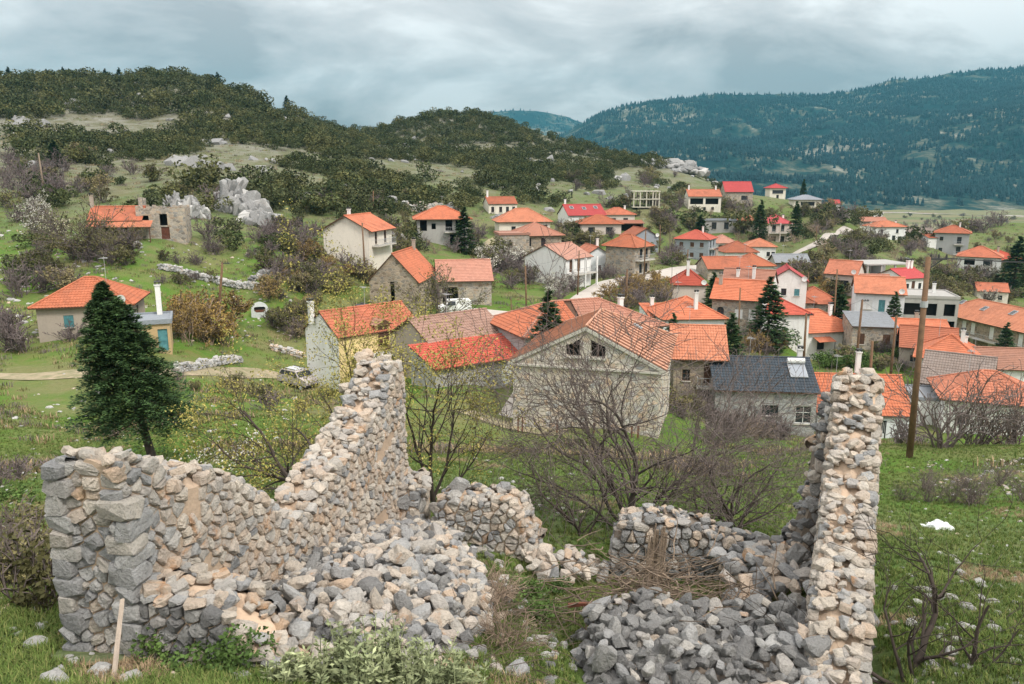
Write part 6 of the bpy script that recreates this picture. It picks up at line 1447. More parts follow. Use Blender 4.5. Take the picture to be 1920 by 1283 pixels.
# ------------------------------------------------------------------ shrubs: shared meshes, many copies
def lobes_mesh(name, mat, n_leaf, leaf, seed, lob=8, flat=0.75):
    r = np.random.default_rng(seed); C = []
    cs = r.normal(size=(lob, 3)) * np.array([0.30, 0.30, 0.16]); cs[:, 2] += 0.42; rad = r.uniform(0.20, 0.38, lob)
    for c, q in zip(cs, rad):
        k = int(n_leaf * q * q / (rad ** 2).sum()); v = r.normal(size=(k, 3)); v /= np.linalg.norm(v, axis=1)[:, None]
        C.append(c + v * q * r.uniform(0.72, 1.06, (k, 1)) * np.array([1, 1, flat]))
    C = np.concatenate(C); C = C[C[:, 2] > -0.05]
    V, F = leaves(C, leaf, r, aspect=0.6); return np_mesh(name, V, F, M[mat], tint=np.repeat(r.random(len(F) // 10 + 1) * 0.9, 10)[:len(F)])
def twig_mesh(name, mat, seed, hgt=1.0, dens=1.0, leafmat=None, nleaf=0, leaf=0.03, rmin=0.011):
    r = random.Random(seed); segs, tips = [], []
    P = dict(step=0.09, wob=0.14, up=(0.04, 0.02, 0.0), rmin=rmin, max=3, spawn=(0.6 * dens, 0.5 * dens, 0.35 * dens), ang=(0.6, 0.2), ratio=(0.5, 0.5, 0.5), bare=0.05, n=(1, 2))
    for i in range(11):
        a = r.uniform(0, 6.28); t = r.uniform(0.1, 0.95)
        grow(r, segs, tips, Vector((r.uniform(-.12, .12), r.uniform(-.12, .12), -0.05)), Vector((math.cos(a) * t, math.sin(a) * t, 1)).normalized(), r.uniform(0.5, 0.85) * hgt, 0.016, 0, P)
    V, F = tubes(segs, 3); mi = np.zeros(len(F), dtype=int); mats = [M[mat]]
    if leafmat:
        T = np.array([list(t[0]) for t in tips]); g_ = np.random.default_rng(seed); C = T[g_.integers(0, len(T), nleaf)] + g_.normal(size=(nleaf, 3)) * 0.035
        V2, F2 = leaves(C, leaf, g_, aspect=0.6); F = np.concatenate([F, F2 + len(V)]); V = np.concatenate([V, V2]); mi = np.concatenate([mi, np.ones(len(F2), dtype=int)]); mats.append(M[leafmat])
    return np_mesh(name, V, F, mats, mi=mi)
SH = {'ever': [lobes_mesh('foliage', 'evergreen', 620, 0.055, 200 + i) for i in range(4)] + [lobes_mesh('foliage', 'evergreen2', 620, 0.055, 210 + i) for i in range(2)] + [lobes_mesh('foliage', 'evergreen3', 620, 0.055, 214 + i) for i in range(2)],
      'green': [lobes_mesh('foliage', 'greenbush', 700, 0.05, 220 + i) for i in range(2)],
      'olive': [twig_mesh('foliage', 'twig', 230 + i, 1.0, 1.0, 'olive', 1300, 0.036) for i in range(3)],
      'yellow': [twig_mesh('foliage', 'twig_pale', 240 + i, 1.0, 1.1, 'yellowbush', 1800, 0.030) for i in range(2)],
      'blossom': [twig_mesh('foliage', 'twig', 250 + i, 1.0, 1.0, 'blossom', 900, 0.026) for i in range(2)],
      'tall': [twig_mesh('foliage', 'twig', 290 + i, 1.0, 1.3, 'olive', 3200, 0.013, 0.0055) for i in range(2)],
      'bare': [twig_mesh('twigs', 'twig_mauve', 260 + i, 1.0, 1.25) for i in range(4)],
      'pale': [twig_mesh('twigs', 'twig_pale', 270 + i, 1.0, 1.2, rmin=0.006) for i in range(2)],
      'thin': [twig_mesh('twigs', 'twig', 280 + i, 1.0, 1.45, rmin=0.0036) for i in range(3)]}
NAME = {'ever': 'evergreen_shrub', 'green': 'green_bush', 'olive': 'budding_bush', 'yellow': 'ochre_bush', 'blossom': 'blossom_bush', 'bare': 'bare_bush', 'pale': 'dry_bush', 'thin': 'bare_tree', 'tall': 'budding_tree'}
def shrub(kind, loc, size, label, group=None, cat='shrub', r=rs, sq=1.0):
    o = link(NAME[kind], r.choice(SH[kind]), None, loc); o.rotation_euler = (0, 0, r.uniform(0, 6.28)); o.scale = (size * r.uniform(.9, 1.2), size * r.uniform(.9, 1.2), size * r.uniform(.85, 1.1) * sq)
    return tag(o, label, cat, group)
def fill(rect, n_, kinds, wts, size, where, r=None):
    """shrubs standing on the ground seen inside a photo rectangle"""
    r = r or random.Random(int(rect[0] + rect[1])); k = 0; tr = 0
    while k < n_ and tr < n_ * 8:
        tr += 1; p_ = pix_ground(r.uniform(rect[0], rect[2]), r.uniform(rect[1], rect[3]))
        if p_ is None or in_house(p_.x, p_.y, 0.9) or near_road(p_.x, p_.y, 0.8): continue
        kd = r.choices(kinds, wts)[0]; txt = {'ever': 'dark evergreen shrub', 'green': 'fresh green bush', 'olive': 'budding olive green bush', 'yellow': 'ochre leaved bush', 'blossom': 'white blossoming bush', 'bare': 'bare mauve grey bush', 'pale': 'dry pale twiggy bush', 'thin': 'leafless twiggy bush'}[kd]
        shrub(kd, p_ - Vector((0, 0, 0.1)), r.uniform(*size), f'{txt} {where}', f'{txt.split()[-1]}es {where}' if kd != 'ever' else f'evergreens {where}', r=r); k += 1
fill((0, 620, 60, 690), 5, ['bare'], [1], (2.2, 3.2), 'beside the tan plastered cottage')
fill((85, 612, 140, 640), 3, ['bare'], [1], (1.8, 2.4), 'under the tan cottage window')
fill((330, 600, 430, 660), 8, ['yellow', 'bare'], [4, 1], (2.6, 4.2), 'beside the ochre annex')
fill((0, 460, 140, 560), 15, ['bare', 'ever', 'olive'], [4, 2, 2], (2.0, 3.6), 'among the rocks on the left slope')
fill((130, 470, 260, 500), 8, ['bare', 'olive'], [3, 2], (2.2, 3.6), 'below the orange porch house')
fill((0, 400, 110, 470), 8, ['blossom', 'bare', 'olive'], [3, 2, 1], (2.6, 4.4), 'left of the orange porch house')
fill((0, 300, 130, 380), 15, ['bare', 'ever'], [4, 2], (2.6, 4.4), 'around the slope pole')
fill((0, 300, 330, 400), 40, ['bare', 'ever', 'olive'], [3, 3, 3], (2.2, 4.2), 'scattered over the stony left slope')
fill((330, 345, 760, 400), 36, ['bare', 'ever', 'olive'], [2, 4, 3], (2.2, 4.0), 'at the lower edge of the hillside scrub')
fill((1060, 330, 1300, 390), 34, ['bare', 'ever', 'olive'], [2, 4, 4], (2.6, 5.0), 'on the slope above the crimson long house')
fill((380, 430, 600, 480), 27, ['bare', 'olive', 'ever'], [6, 2, 2], (2.0, 3.6), 'between crag and cream gabled house')
fill((500, 480, 700, 560), 40, ['bare', 'olive', 'yellow'], [4, 3, 2], (1.8, 3.4), 'on the bank below the cream gabled house')
fill((500, 560, 600, 640), 15, ['olive', 'bare', 'yellow'], [4, 2, 1], (1.6, 2.8), 'left of the yellow house')
fill((300, 480, 480, 545), 10, ['bare', 'olive'], [4, 1], (1.0, 2.0), 'along the dry stone wall')
fill((720, 430, 800, 470), 11, ['bare', 'ever', 'olive'], [3, 2, 2], (2.2, 3.6), 'behind the church roof')
fill((900, 470, 1000, 545), 30, ['blossom', 'bare', 'olive'], [4, 4, 2], (2.2, 3.8), 'left of the pillared white house')
fill((880, 440, 960, 480), 11, ['bare', 'olive', 'ever'], [4, 2, 2], (2.2, 3.6), 'below the old stone barn')
fill((1040, 430, 1120, 462), 17, ['olive', 'bare', 'ever'], [4, 3, 2], (2.8, 4.2), 'above the pillared white house')
fill((1030, 545, 1080, 580), 8, ['blossom', 'bare'], [3, 2], (2.0, 3.2), 'beside the pale road bend')
fill((1150, 530, 1262, 580), 23, ['yellow', 'bare', 'olive'], [4, 4, 2], (1.8, 3.2), 'in the grassy garden below the road')
fill((1110, 500, 1160, 525), 6, ['bare', 'olive'], [3, 2], (2.0, 3.0), 'behind the pale road bend')
fill((1225, 480, 1270, 505), 10, ['bare', 'olive', 'green'], [3, 2, 1], (2.0, 3.4), 'beside the blue grey apartment house')
fill((1240, 395, 1560, 470), 50, ['bare', 'olive', 'ever', 'pale'], [2, 4, 1, 3], (1.6, 3.6), 'between the upper village gardens')
fill((1480, 440, 1900, 540), 50, ['bare', 'olive', 'pale'], [2, 4, 2], (1.6, 3.4), 'over the slopes of the right village side')
fill((700, 400, 1250, 480), 44, ['bare', 'olive', 'pale'], [2, 4, 3], (1.4, 3.0), 'in the gardens behind the church')
fill((1215, 380, 1300, 440), 23, ['ever', 'bare', 'olive'], [3, 3, 2], (3.0, 4.8), 'around the garden below the yellow frame')
fill((1340, 385, 1420, 440), 15, ['ever', 'bare', 'olive'], [3, 4, 2], (3.0, 5.0), 'below the crimson ridge house')
fill((1500, 400, 1560, 450), 17, ['olive', 'ever', 'bare'], [4, 2, 2], (3.0, 5.0), 'beside the hill road')
fill((1540, 385, 1640, 425), 23, ['ever', 'olive', 'bare'], [6, 2, 2], (3.6, 6.0), 'at the end of the hill road')
fill((1560, 430, 1760, 490), 34, ['ever', 'bare', 'olive', 'blossom'], [6, 4, 3, 1], (2.6, 4.6), 'on the bank below the white field house')
fill((1600, 490, 1640, 520), 8, ['olive', 'bare'], [2, 2], (2.2, 3.4), 'beside the grey concrete frame')
fill((1740, 510, 1920, 575), 36, ['olive', 'bare', 'ever', 'blossom'], [5, 4, 2, 1], (2.6, 4.8), 'on the slope above the long guesthouse')
fill((1480, 495, 1560, 545), 27, ['olive', 'bare', 'yellow'], [4, 3, 2], (2.4, 4.2), 'below the pale metal shed')
fill((1545, 535, 1620, 560), 10, ['yellow', 'olive', 'bare'], [3, 2, 2], (2.0, 3.4), 'below the small stone barn')
fill((1395, 640, 1470, 668), 17, ['bare', 'yellow', 'green'], [4, 2, 2], (1.4, 2.6), 'behind the slate roof')
fill((1530, 650, 1600, 690), 13, ['green', 'olive'], [4, 2], (1.4, 2.4), 'behind the orange cottage')
fill((1620, 655, 1740, 700), 15, ['green', 'olive', 'bare'], [3, 2, 2], (1.0, 2.2), 'on the green bank behind the orange cottage')
fill((1650, 405, 1900, 440), 37, ['bare', 'olive'], [5, 3], (3.5, 6.5), 'along the edge of the fields')
fill((1255, 700, 1345, 800), 10, ['bare', 'olive', 'blossom'], [4, 3, 1], (1.2, 2.2), 'beside the right flank of the hall')
fill((1330, 770, 1530, 830), 14, ['bare', 'pale'], [5, 1], (1.4, 2.4), 'before the slate roofed cottage')
fill((330, 690, 620, 780), 12, ['olive', 'bare', 'pale'], [5, 2, 1], (0.8, 1.8), 'in the rough meadow above the ruin')
fill((0, 890, 70, 960), 3, ['green', 'bare'], [2, 1], (0.6, 1.1), 'on the meadow left of the ruin')
fill((1690, 910, 1920, 970), 9, ['thin'], [1], (0.6, 1.1), 'among the stones on the right meadow')
fill((0, 1000, 90, 1140), 5, ['olive', 'thin'], [3, 2], (0.7, 1.1), 'left of the squared wall end')
fill((860, 1080, 960, 1230), 9, ['pale'], [1], (0.3, 0.55), 'beside the pale rubble heap')
for px, py, Y, sz, k in ((1778, 838, 33.5, 4.0, 'thin'), (1845, 838, 35, 3.0, 'thin'), (1900, 835, 35, 3.2, 'thin'), (1685, 826, 66, 3.6, 'bare'), (1720, 820, 62, 2.6, 'bare'), (1870, 838, 36, 2.6, 'pale'), (1815, 838, 37, 2.2, 'thin')):
    q = at(px, py, Y); q.z = ground(q.x, q.y); shrub(k, q, sz, 'bare dark tree standing along the far edge of the green meadow', 'bare trees along the meadow edge', 'tree')
for px, Y, sz, lab in ((1395, 232, 9.5, 'big dark evergreen tree before the crimson ridge house'), (1535, 270, 7.5, 'big dark evergreen tree behind the grey ridge roof'), (1700, 245, 7.0, 'dark evergreen tree right of the white field house'), (1290, 235, 7.0, 'dark evergreen tree below the loggia house'), (285, 128, 5.0, 'dark evergreen tree behind the roofless stone house'), (320, 132, 4.2, 'dark evergreen bush right behind the roofless stone house')):
    shrub('ever', spot(px, Y) - Vector((0, 0, 0.2)), sz, lab, cat='tree')
# tall pale poplars and blossom by the houses
for px, Y, h_, lab in ((815, 93, 7.5, 'tall budding pale tree leaning before the church flank'), (175, 100, 7.0, 'tall bare tree before the orange porch house'), (222, 99, 4.4, 'budding tree before the porch posts')):
    shrub('tall', spot(px, Y), h_, lab, cat='tree', sq=1.15)

# ------------------------------------------------------------------ hillside scrub
LOW = [(-500, 330), (0, 262), (60, 300), (200, 318), (300, 352), (400, 356), (500, 388), (600, 402), (700, 402), (760, 392), (850, 378), (930, 366), (1000, 382), (1100, 380), (1150, 366), (1230, 345), (1290, 350), (1350, 352), (1400, 340)]
cand = []
for i in range(60000):
    Yc = rng.uniform(135, 520); a = rng.uniform(-0.95, 0.36); cand.append((a * Yc, Yc))
cand = np.array(cand); cz = ground_arr(cand[:, 0], cand[:, 1])
zc = cand[:, 1] * CP - cz * SP; px_ = 960 + FPX * cand[:, 0] / zc; py_ = 641.5 - FPX * (cand[:, 1] * SP + cz * CP) / zc
lowy = np.interp(px_, [q[0] for q in LOW], [q[1] for q in LOW])
keep = (py_ < lowy + rng.normal(size=len(cand)) * 9) & (px_ < 1365)
cand, cz, px_, py_ = cand[keep], cz[keep], px_[keep], py_[keep]
occ = {}; HP = []
for (x, y), z, ux, uy in zip(cand, cz, px_, py_):
    dn = mnoise.fractal(Vector((x / 46.0, y / 46.0, 2.2)), 0.8, 2.0, 4)
    left_open = 0.35 if (ux < 330 and uy > 225) else 0.0
    if ux > 1060 and uy > 268: left_open += 0.22
    if dn < -0.20 + left_open * 0.7 + (0.25 if uy > 300 else 0): continue
    s_ = (2.4 + 4.6 * rng.random() ** 1.5) * (1.15 if uy < 230 else 0.95); cell = 3.6
    kx, ky = int(x // cell), int(y // cell)
    if any((x - q[0]) ** 2 + (y - q[1]) ** 2 < (0.42 * (s_ + q[2])) ** 2 for i in (-1, 0, 1) for j in (-1, 0, 1) for q in occ.get((kx + i, ky + j), ())): continue
    if in_house(x, y, 2.0): continue
    occ.setdefault((kx, ky), []).append((x, y, s_)); HP.append((x, y, z, s_))
HP.sort(key=lambda q: -q[3] / q[1])
print('hill shrubs', len(HP))
for x, y, z, s_ in HP[:160]:
    shrub('ever', (x, y, z - 0.25), s_, 'round dark evergreen shrub on the stony lower hillside', 'evergreen shrubs of the hillside')
def scatter(name, P, scl, meshes, label, cat, kind='stuff', rx=0.0):
    """one object whose points carry copies of the given meshes"""
    coll = bpy.data.collections.new(name + '_pieces')
    for i, me in enumerate(meshes):
        o = bpy.data.objects.new(name + '_piece', me); coll.objects.link(o)
    P = np.asarray(P, dtype=np.float32); me = bpy.data.meshes.new(name); me.vertices.add(len(P)); me.vertices.foreach_set('co', P.ravel())
    for nm, ty, val in (('rz', 'FLOAT', rng.uniform(0, 6.28, len(P))), ('sc', 'FLOAT', scl), ('ix', 'INT', rng.integers(0, len(meshes), len(P)))):
        a = me.attributes.new(nm, ty, 'POINT'); a.data.foreach_set('value', np.asarray(val, dtype=np.float32 if ty == 'FLOAT' else np.int32))
    o = link(name, me); ng = bpy.data.node_groups.new(name, 'GeometryNodeTree')
    ng.interface.new_socket('Geometry', in_out='INPUT', socket_type='NodeSocketGeometry'); ng.interface.new_socket('Geometry', in_out='OUTPUT', socket_type='NodeSocketGeometry')
    nn = ng.nodes; gi = nn.new('NodeGroupInput'); go = nn.new('NodeGroupOutput'); ip = nn.new('GeometryNodeInstanceOnPoints'); ci = nn.new('GeometryNodeCollectionInfo')
    ci.inputs['Collection'].default_value = coll; ci.inputs['Separate Children'].default_value = True; ci.inputs['Reset Children'].default_value = True
    def attr(nm, dt):
        q = nn.new('GeometryNodeInputNamedAttribute'); q.data_type = dt; q.inputs['Name'].default_value = nm; return q.outputs['Attribute']
    cx = nn.new('ShaderNodeCombineXYZ'); cx.inputs[0].default_value = rx; L_ = ng.links
    L_.new(attr('rz', 'FLOAT'), cx.inputs[2]); L_.new(gi.outputs[0], ip.inputs['Points']); L_.new(ci.outputs[0], ip.inputs['Instance']); ip.inputs['Pick Instance'].default_value = True
    L_.new(attr('ix', 'INT'), ip.inputs['Instance Index']); L_.new(cx.outputs[0], ip.inputs['Rotation']); L_.new(attr('sc', 'FLOAT'), ip.inputs['Scale']); L_.new(ip.outputs[0], go.inputs[0])
    md = o.modifiers.new('scatter', 'NODES'); md.node_group = ng
    return tag(o, label, cat, kind=kind)
rest = np.array(HP[160:])
scatter('hill_scrub', rest[:, :3] - np.array([0, 0, 0.25]), rest[:, 3], SH['ever'], 'dense dark green scrub covering the hill behind the village', 'scrub')
# sparse bare bushes and boulders among the scrub
# ---- forest on the mountains
def cone_mesh(seed):
    r = np.random.default_rng(seed); V, F = [], []
    for k, (z0, z1, q) in enumerate(((0.0, 0.62, 0.30), (0.35, 1.0, 0.21))):
        b0 = len(V)
        for i in range(6):
            t = i / 6 * 6.283 + k; V.append((math.cos(t) * q * r.uniform(.8, 1.2), math.sin(t) * q * r.uniform(.8, 1.2), z0))
        V.append((r.normal() * 0.02, r.normal() * 0.02, z1)); F += [(b0 + i, b0 + (i + 1) % 6, b0 + 6) for i in range(6)]
    return np_mesh('tree', V, F, M['mtree'], tint=r.random(len(F)) * 0.6)
def forest(Vg, n_, thr, seed, s0, s1):
    nv, nu, _ = Vg.shape; u = rng.uniform(0, nu - 1.001, n_); v = rng.uniform(0.02 * nv, nv * 0.80, n_); i, j = u.astype(int), v.astype(int); fu, fv = (u - i)[:, None], (v - j)[:, None]
    P = Vg[j, i] * (1 - fu) * (1 - fv) + Vg[j, i + 1] * fu * (1 - fv) + Vg[j + 1, i] * (1 - fu) * fv + Vg[j + 1, i + 1] * fu * fv
    k = np.array([mnoise.fractal(Vector((q[0] / 170.0, q[1] / 170.0, seed)), 0.7, 2.1, 4) > thr + (0.12 if q[2] < 10 else 0.0) - min(0.3, max(0, q[2] - 60) / 700) for q in P]); P = P[k]
    return P, rng.uniform(s0, s1, len(P))
P, s_ = forest(V_main, 62000, -0.22, 5.0, 8, 17); P2_, s2_ = forest(V_back, 9000, -0.4, 6.0, 12, 20)
scatter('mountain_forest', np.concatenate([P, P2_]), np.concatenate([s_, s2_]), [cone_mesh(i) for i in range(4)], 'conifer forest tinted haze blue on the far mountains', 'forest')

# ------------------------------------------------------------------ grass
def tuft(seed, mat, n_=11, h_=1.0, spread=0.35):
    r = np.random.default_rng(seed); V, F = [], []
    for i in range(n_):
        a = r.uniform(0, 6.28); o = np.array([r.normal() * spread * .5, r.normal() * spread * .5, -0.05]); dv = np.array([math.cos(a), math.sin(a), 0]); sd_ = np.array([-dv[1], dv[0], 0]) * 0.035; L_ = h_ * r.uniform(.5, 1.1); b_ = r.uniform(0.15, 0.7); b0 = len(V)
        m_ = o + dv * b_ * 0.3 * L_ + np.array([0, 0, 0.6 * L_]); t_ = o + dv * b_ * L_ + np.array([0, 0, L_ * (1 - 0.3 * b_)])
        V += [o - sd_, o + sd_, m_ + sd_ * .8, m_ - sd_ * .8, t_, t_]; F += [(b0, b0 + 1, b0 + 2, b0 + 3), (b0 + 3, b0 + 2, b0 + 4, b0 + 5)]
    return np_mesh('tuft', V, F, M[mat], tint=np.repeat(r.random(n_) * 0.9, 2))
def in_poly(x, y, region):
    c = False; j = len(region) - 1
    for i in range(len(region)):
        xi, yi = region[i]; xj, yj = region[j]
        if (yi > y) != (yj > y) and x < (xj - xi) * (y - yi) / (yj - yi) + xi: c = not c
        j = i
    return c
def seg_d(x, y, a, b_):
    dx, dy = b_[0] - a[0], b_[1] - a[1]; t = max(0, min(1, ((x - a[0]) * dx + (y - a[1]) * dy) / (dx * dx + dy * dy))); return math.hypot(x - a[0] - dx * t, y - a[1] - dy * t)
WL = [(W1a, W1b), ((-3.1, 6.05), (-1.1, 5.45)), ((-1.12, 11.4), (0.46, 11.0)), ((1.52, 10.75), (4.42, 10.05)), (W3a, W3b)]
GP, GS = [], []; DP, DS = [], []
for i in range(150000):
    Yg = 4.2 + 44 * rng.random() ** 2.1; a = rng.uniform(-0.98, 0.98); x = a * (Yg + 0.8)
    if Yg < 12:
        if in_poly(x, Yg, regL) or in_poly(x, Yg, regR) or any(seg_d(x, Yg, *q) < 0.42 for q in WL): continue
    c_ = mnoise.fractal(Vector((x / 2.3, Yg / 2.3, 1.0)), 0.8, 2.0, 3); s_ = rng.uniform(0.045, 0.10) * (1 + 0.016 * Yg)
    if c_ > 0.36 + 0.25 * rng.random(): DP.append((x, Yg)); DS.append(s_ * 0.9)
    else: GP.append((x, Yg)); GS.append(s_)
for nm, P_, S_, mt, lab in (('grass', GP, GS, 'grass', 'short green spring grass on the near slope'), ('dry_grass', DP, DS, 'drygrass', 'straw coloured dry grass patches on the near slope')):
    P_ = np.array(P_); z = ground_arr(P_[:, 0], P_[:, 1]); scatter(nm, np.column_stack([P_, z]), S_, [tuft(300 + k, mt) for k in range(4)], lab, 'grass')

# weeds, dry stalks and low scrub over the middle distance
WP, WS = [], []; FP_ = [(h_['c'][0], h_['c'][1], max(h_['w'], h_['d']) * .55) for h_ in HS]
for i in range(32000):
    Yg = math.exp(rng.uniform(math.log(24), math.log(300))); x = rng.uniform(-0.76, 0.76) * Yg
    if mnoise.fractal(Vector((x / 9.0, Yg / 9.0, 4.0)), 0.8, 2.0, 3) < (-0.22 if Yg > 62 else 0.12) + 0.25 * rng.random(): continue
    if any(abs(x - q[0]) < q[2] and abs(Yg - q[1]) < q[2] for q in FP_) or (rng.random() < 1 and near_road(x, Yg, 0.3)): continue
    WP.append((x, Yg)); WS.append(rng.uniform(0.28, 0.75) * (0.7 + Yg / 260))
WP = np.array(WP); scatter('weeds', np.column_stack([WP, ground_arr(WP[:, 0], WP[:, 1])]), WS, [tuft(330, 'drygrass', 22, 0.7, 0.9), tuft(331, 'olive', 22, 0.6, 0.9), tuft(332, 'twig_mauve', 20, 0.8, 0.8), tuft(333, 'grass', 22, 0.6, 1.0), tuft(334, 'olive', 20, 0.5, 1.2)], 'rough weeds and dry stalks over the village slopes', 'weeds')
# ------------------------------------------------------------------ poles and wires
def pole(px, pyb, pyt, Y, label, rad=0.11, mat='wood_pole', arm=0, lean=None, group=None, name='utility_pole'):
    b_ = at(px[0], pyb, Y); gz = ground(b_.x, Y); t = at(px[1], pyt, Y)
    root = empty(name, (b_.x, Y, gz)); tag(root, label, 'pole', group)
    v = Vector((t.x - b_.x, 0, t.z - gz)); mb = MB(); k = 1
    for i in range(k): mb.tube(v * (i / k) + Vector((0, 0, -0.4 if i == 0 else 0)), v * ((i + 1) / k), rad * (1.12 - 0.34 * i / k), rad * (1.12 - 0.34 * (i + 1) / k), 12)
    mb.build('shaft', M[mat], root, smooth=True)
    if arm:
        mb = MB(); q = v * 0.985; mb.box(q + Vector((arm * 0.35, -0.02, 0)), (abs(arm), 0.08, 0.09)); mb.build('crossarm', M['darkmetal'], root)
        for i in range(3):
            mb = MB(); c = q + Vector((arm * (0.0 + 0.35 * i), -0.02, 0.05)); mb.tube(c, c + Vector((0, 0, 0.16)), 0.05, 0.03, 7); mb.build('insulator', M['darkmetal'], root)
    return root, Vector((b_.x, Y, gz)) + v
def wire(label, pts, sag, rad=0.012, mat='darkmetal', group=None):
    mb = MB()
    for a, c in zip(pts[:-1], pts[1:]):
        prev = None
        for i in range(13):
            t = i / 12; q = Vector(a).lerp(Vector(c), t) - Vector((0, 0, 4 * sag * t * (1 - t)))
            if prev is not None: mb.tube(prev, q, rad, rad, 4)
            prev = q
    return tag(mb.build('overhead_cable', M[mat]), label, 'cable', group)
_, big = pole((1705, 1741), 860, 482, 30, 'tall leaning brown utility pole on the green meadow', 0.125, 'wood_pole', 0)
root = _
mb = MB(); q = big - root.location; mb.box(q + Vector((0.35, 0, -0.08)), (0.75, 0.07, 0.07)); mb.tube(q + Vector((0.55, 0, -0.1)), q + Vector((0.0, 0, -0.5)), 0.03, 0.03, 5); mb.build('crossarm', M['darkmetal'], root)
for i in range(3):
    mb = MB(); c = q + Vector((0.1 + 0.3 * i, 0, -0.05)); mb.tube(c, c + Vector((0, 0, 0.15)), 0.045, 0.03, 7); mb.build('insulator', M['darkmetal'], root)
mb = MB(); mb.tube(q * 0.76, q * 0.79, 0.14, 0.14, 10); mb.build('clamp', M['greymetal'], root)
wire('sagging black cable leaving the tall leaning pole to the right', [big + Vector((0.7, 0, -0.05)), big + Vector((14, 4, -0.6))], 0.15, 0.03)
PL = [((405, 417), 603, 492, 84, 'dark utility pole beside the ochre bush', 0.12), ((84, 72), 367, 287, 145, 'pale pole standing on the rocky left slope', 0.12), ((397, 388), 440, 356, 140, 'pale pole between the crags', 0.11),
      ((684, 679), 495, 418, 116, 'thin pole before the cream gabled house', 0.1), ((699, 700), 400, 358, 165, 'short pole below the wooded hill', 0.1), ((988, 985), 590, 498, 100, 'dark pole left of the pillared house', 0.1), ((1083, 1086), 548, 470, 120, 'dark pole before the white pillars', 0.09), ((1174, 1176), 573, 505, 112, 'dark pole in the grassy garden', 0.12),
      ((1207, 1211), 530, 432, 135, 'slim pole beside the tall stone house', 0.1), ((1288, 1290), 515, 468, 150, 'pole before the blue grey apartment house', 0.1), ((1237, 1238), 470, 422, 165, 'pole beside the blue grey gabled house', 0.1), ((1567, 1570), 575, 505, 112, 'pole before the small stone barn', 0.1),
      ((1508, 1512), 670, 588, 92, 'dark pole before the long low white house', 0.12), ((1607, 1617), 660, 562, 88, 'dark pole before the flat grey roof cottage', 0.12), ((1675, 1681), 655, 592, 86, 'brown pole before the low orange roof', 0.12), ((1634, 1636), 700, 640, 80, 'thick weathered post behind the orange cottage', 0.13), ((1386, 1388), 620, 540, 92, 'grey pole before the arched window house', 0.08), ((1515, 1516), 560, 510, 128, 'thin pole among the bushes below the metal shed', 0.09),
      ((960, 958), 600, 560, 100, 'low pole at the road island', 0.07), ((1530, 1531), 460, 425, 205, 'lamp pole beside the hill road', 0.08)]
TOP = {}
for k, (px, yb, yt, Y, lab, rd) in enumerate(PL): TOP[k] = pole(px, yb, yt, Y, lab, rd * 1.25, 'wood_grey' if lab.startswith('pale') else 'wood_pole', 0.9 if k in (0, 7, 12, 13) else 0)[1]
wire('thin cable strung between poles along the pale road', [TOP[5], TOP[6], TOP[8]], 0.5, 0.012)
wire('thin cable crossing the orange roofs', [TOP[16], TOP[12], TOP[13], TOP[14]], 0.4, 0.012)
wire('thin cable running from the apartment house pole to the barn pole', [TOP[9], TOP[17], TOP[11]], 0.6, 0.012)
wire('thin cable sagging from the garden pole over the white pyramid roof house', [TOP[7], TOP[16]], 0.8, 0.012)
wire('thin cable from the cream gabled house pole to the church', [TOP[3], TOP[5]], 1.0, 0.012)
wire('thin cable crossing the left slope', [TOP[1], TOP[0]], 1.5, 0.012)

# ------------------------------------------------------------------ planks, stump, brush, bag, posts
def bar(name, label, cat, p0, p1, w_, mat, group=None):
    mb = MB(); p0 = Vector(p0); p1 = Vector(p1); d = (p1 - p0).normalized(); a = d.cross(Vector((0, 1, 0.2))).normalized(); c = d.cross(a); n_ = 7; r = random.Random(int(p0.x * 100)); o = p0.copy()
    rot = Matrix((a, c, d)).transposed(); ring = []
    for i in range(n_ + 1):
        t = i / n_; q = p0.lerp(p1, t) + a * r.gauss(0, w_ * 0.06); s_ = w_ * (1 - 0.18 * t) / 2; ring.append([q + a * (sx_ * s_ * r.uniform(.9, 1.1)) + c * (sy_ * s_ * 0.55 * r.uniform(.85, 1.1)) for sx_, sy_ in ((-1, -1), (1, -1), (1, 1), (-1, 1))])
    for i in range(n_):
        for k in range(4): mb.face((ring[i][k], ring[i][(k + 1) % 4], ring[i + 1][(k + 1) % 4], ring[i + 1][k]))
    mb.face(ring[0][::-1]); mb.face(ring[-1]); return tag(mb.build(name, M[mat]), label, cat, group)
bar('plank', 'thin pale plank leaning against the squared wall end', 'plank', at(212, 1283, 5.05), at(229, 1124, 5.55), 0.036, 'plank')
bar('plank', 'short weathered board stuck upright in the rubble heap', 'plank', at(650, 1195, 6.7), at(662, 1132, 6.9), 0.09, 'wood_grey')
bar('plank', 'rusty pole lying across the edge of the brush pile', 'pole', at(1065, 1135, 7.9), at(1150, 1131, 8.0), 0.05, 'rust')
bar('stake', 'thin rusty stake between jamb and squat wall', 'stake', at(822, 1000, 11.6), at(828, 945, 11.6), 0.03, 'rust')
# weathered upright timber: several splintered staves
st = empty('timber_stump', at(1222, 1100, 9.6)); tag(st, 'splintered weathered timber post standing before the dark back wall', 'post'); r = random.Random(3)
for k in range(7):
    mb = MB(); x = (k - 3) * 0.032; p0 = Vector((x + 0.0, r.uniform(-.06, .06), -0.35)); p1 = Vector((x * 1.2 + 0.06, r.uniform(-.06, .06), r.uniform(0.62, 0.98))); mb.tube(p0, p0.lerp(p1, .5) + Vector((r.gauss(0, .012), 0, 0)), 0.040, 0.034, 6); mb.tube(p0.lerp(p1, .5), p1, 0.034, r.uniform(.008, .02), 6); mb.build('stave', M['wood_grey'], st)
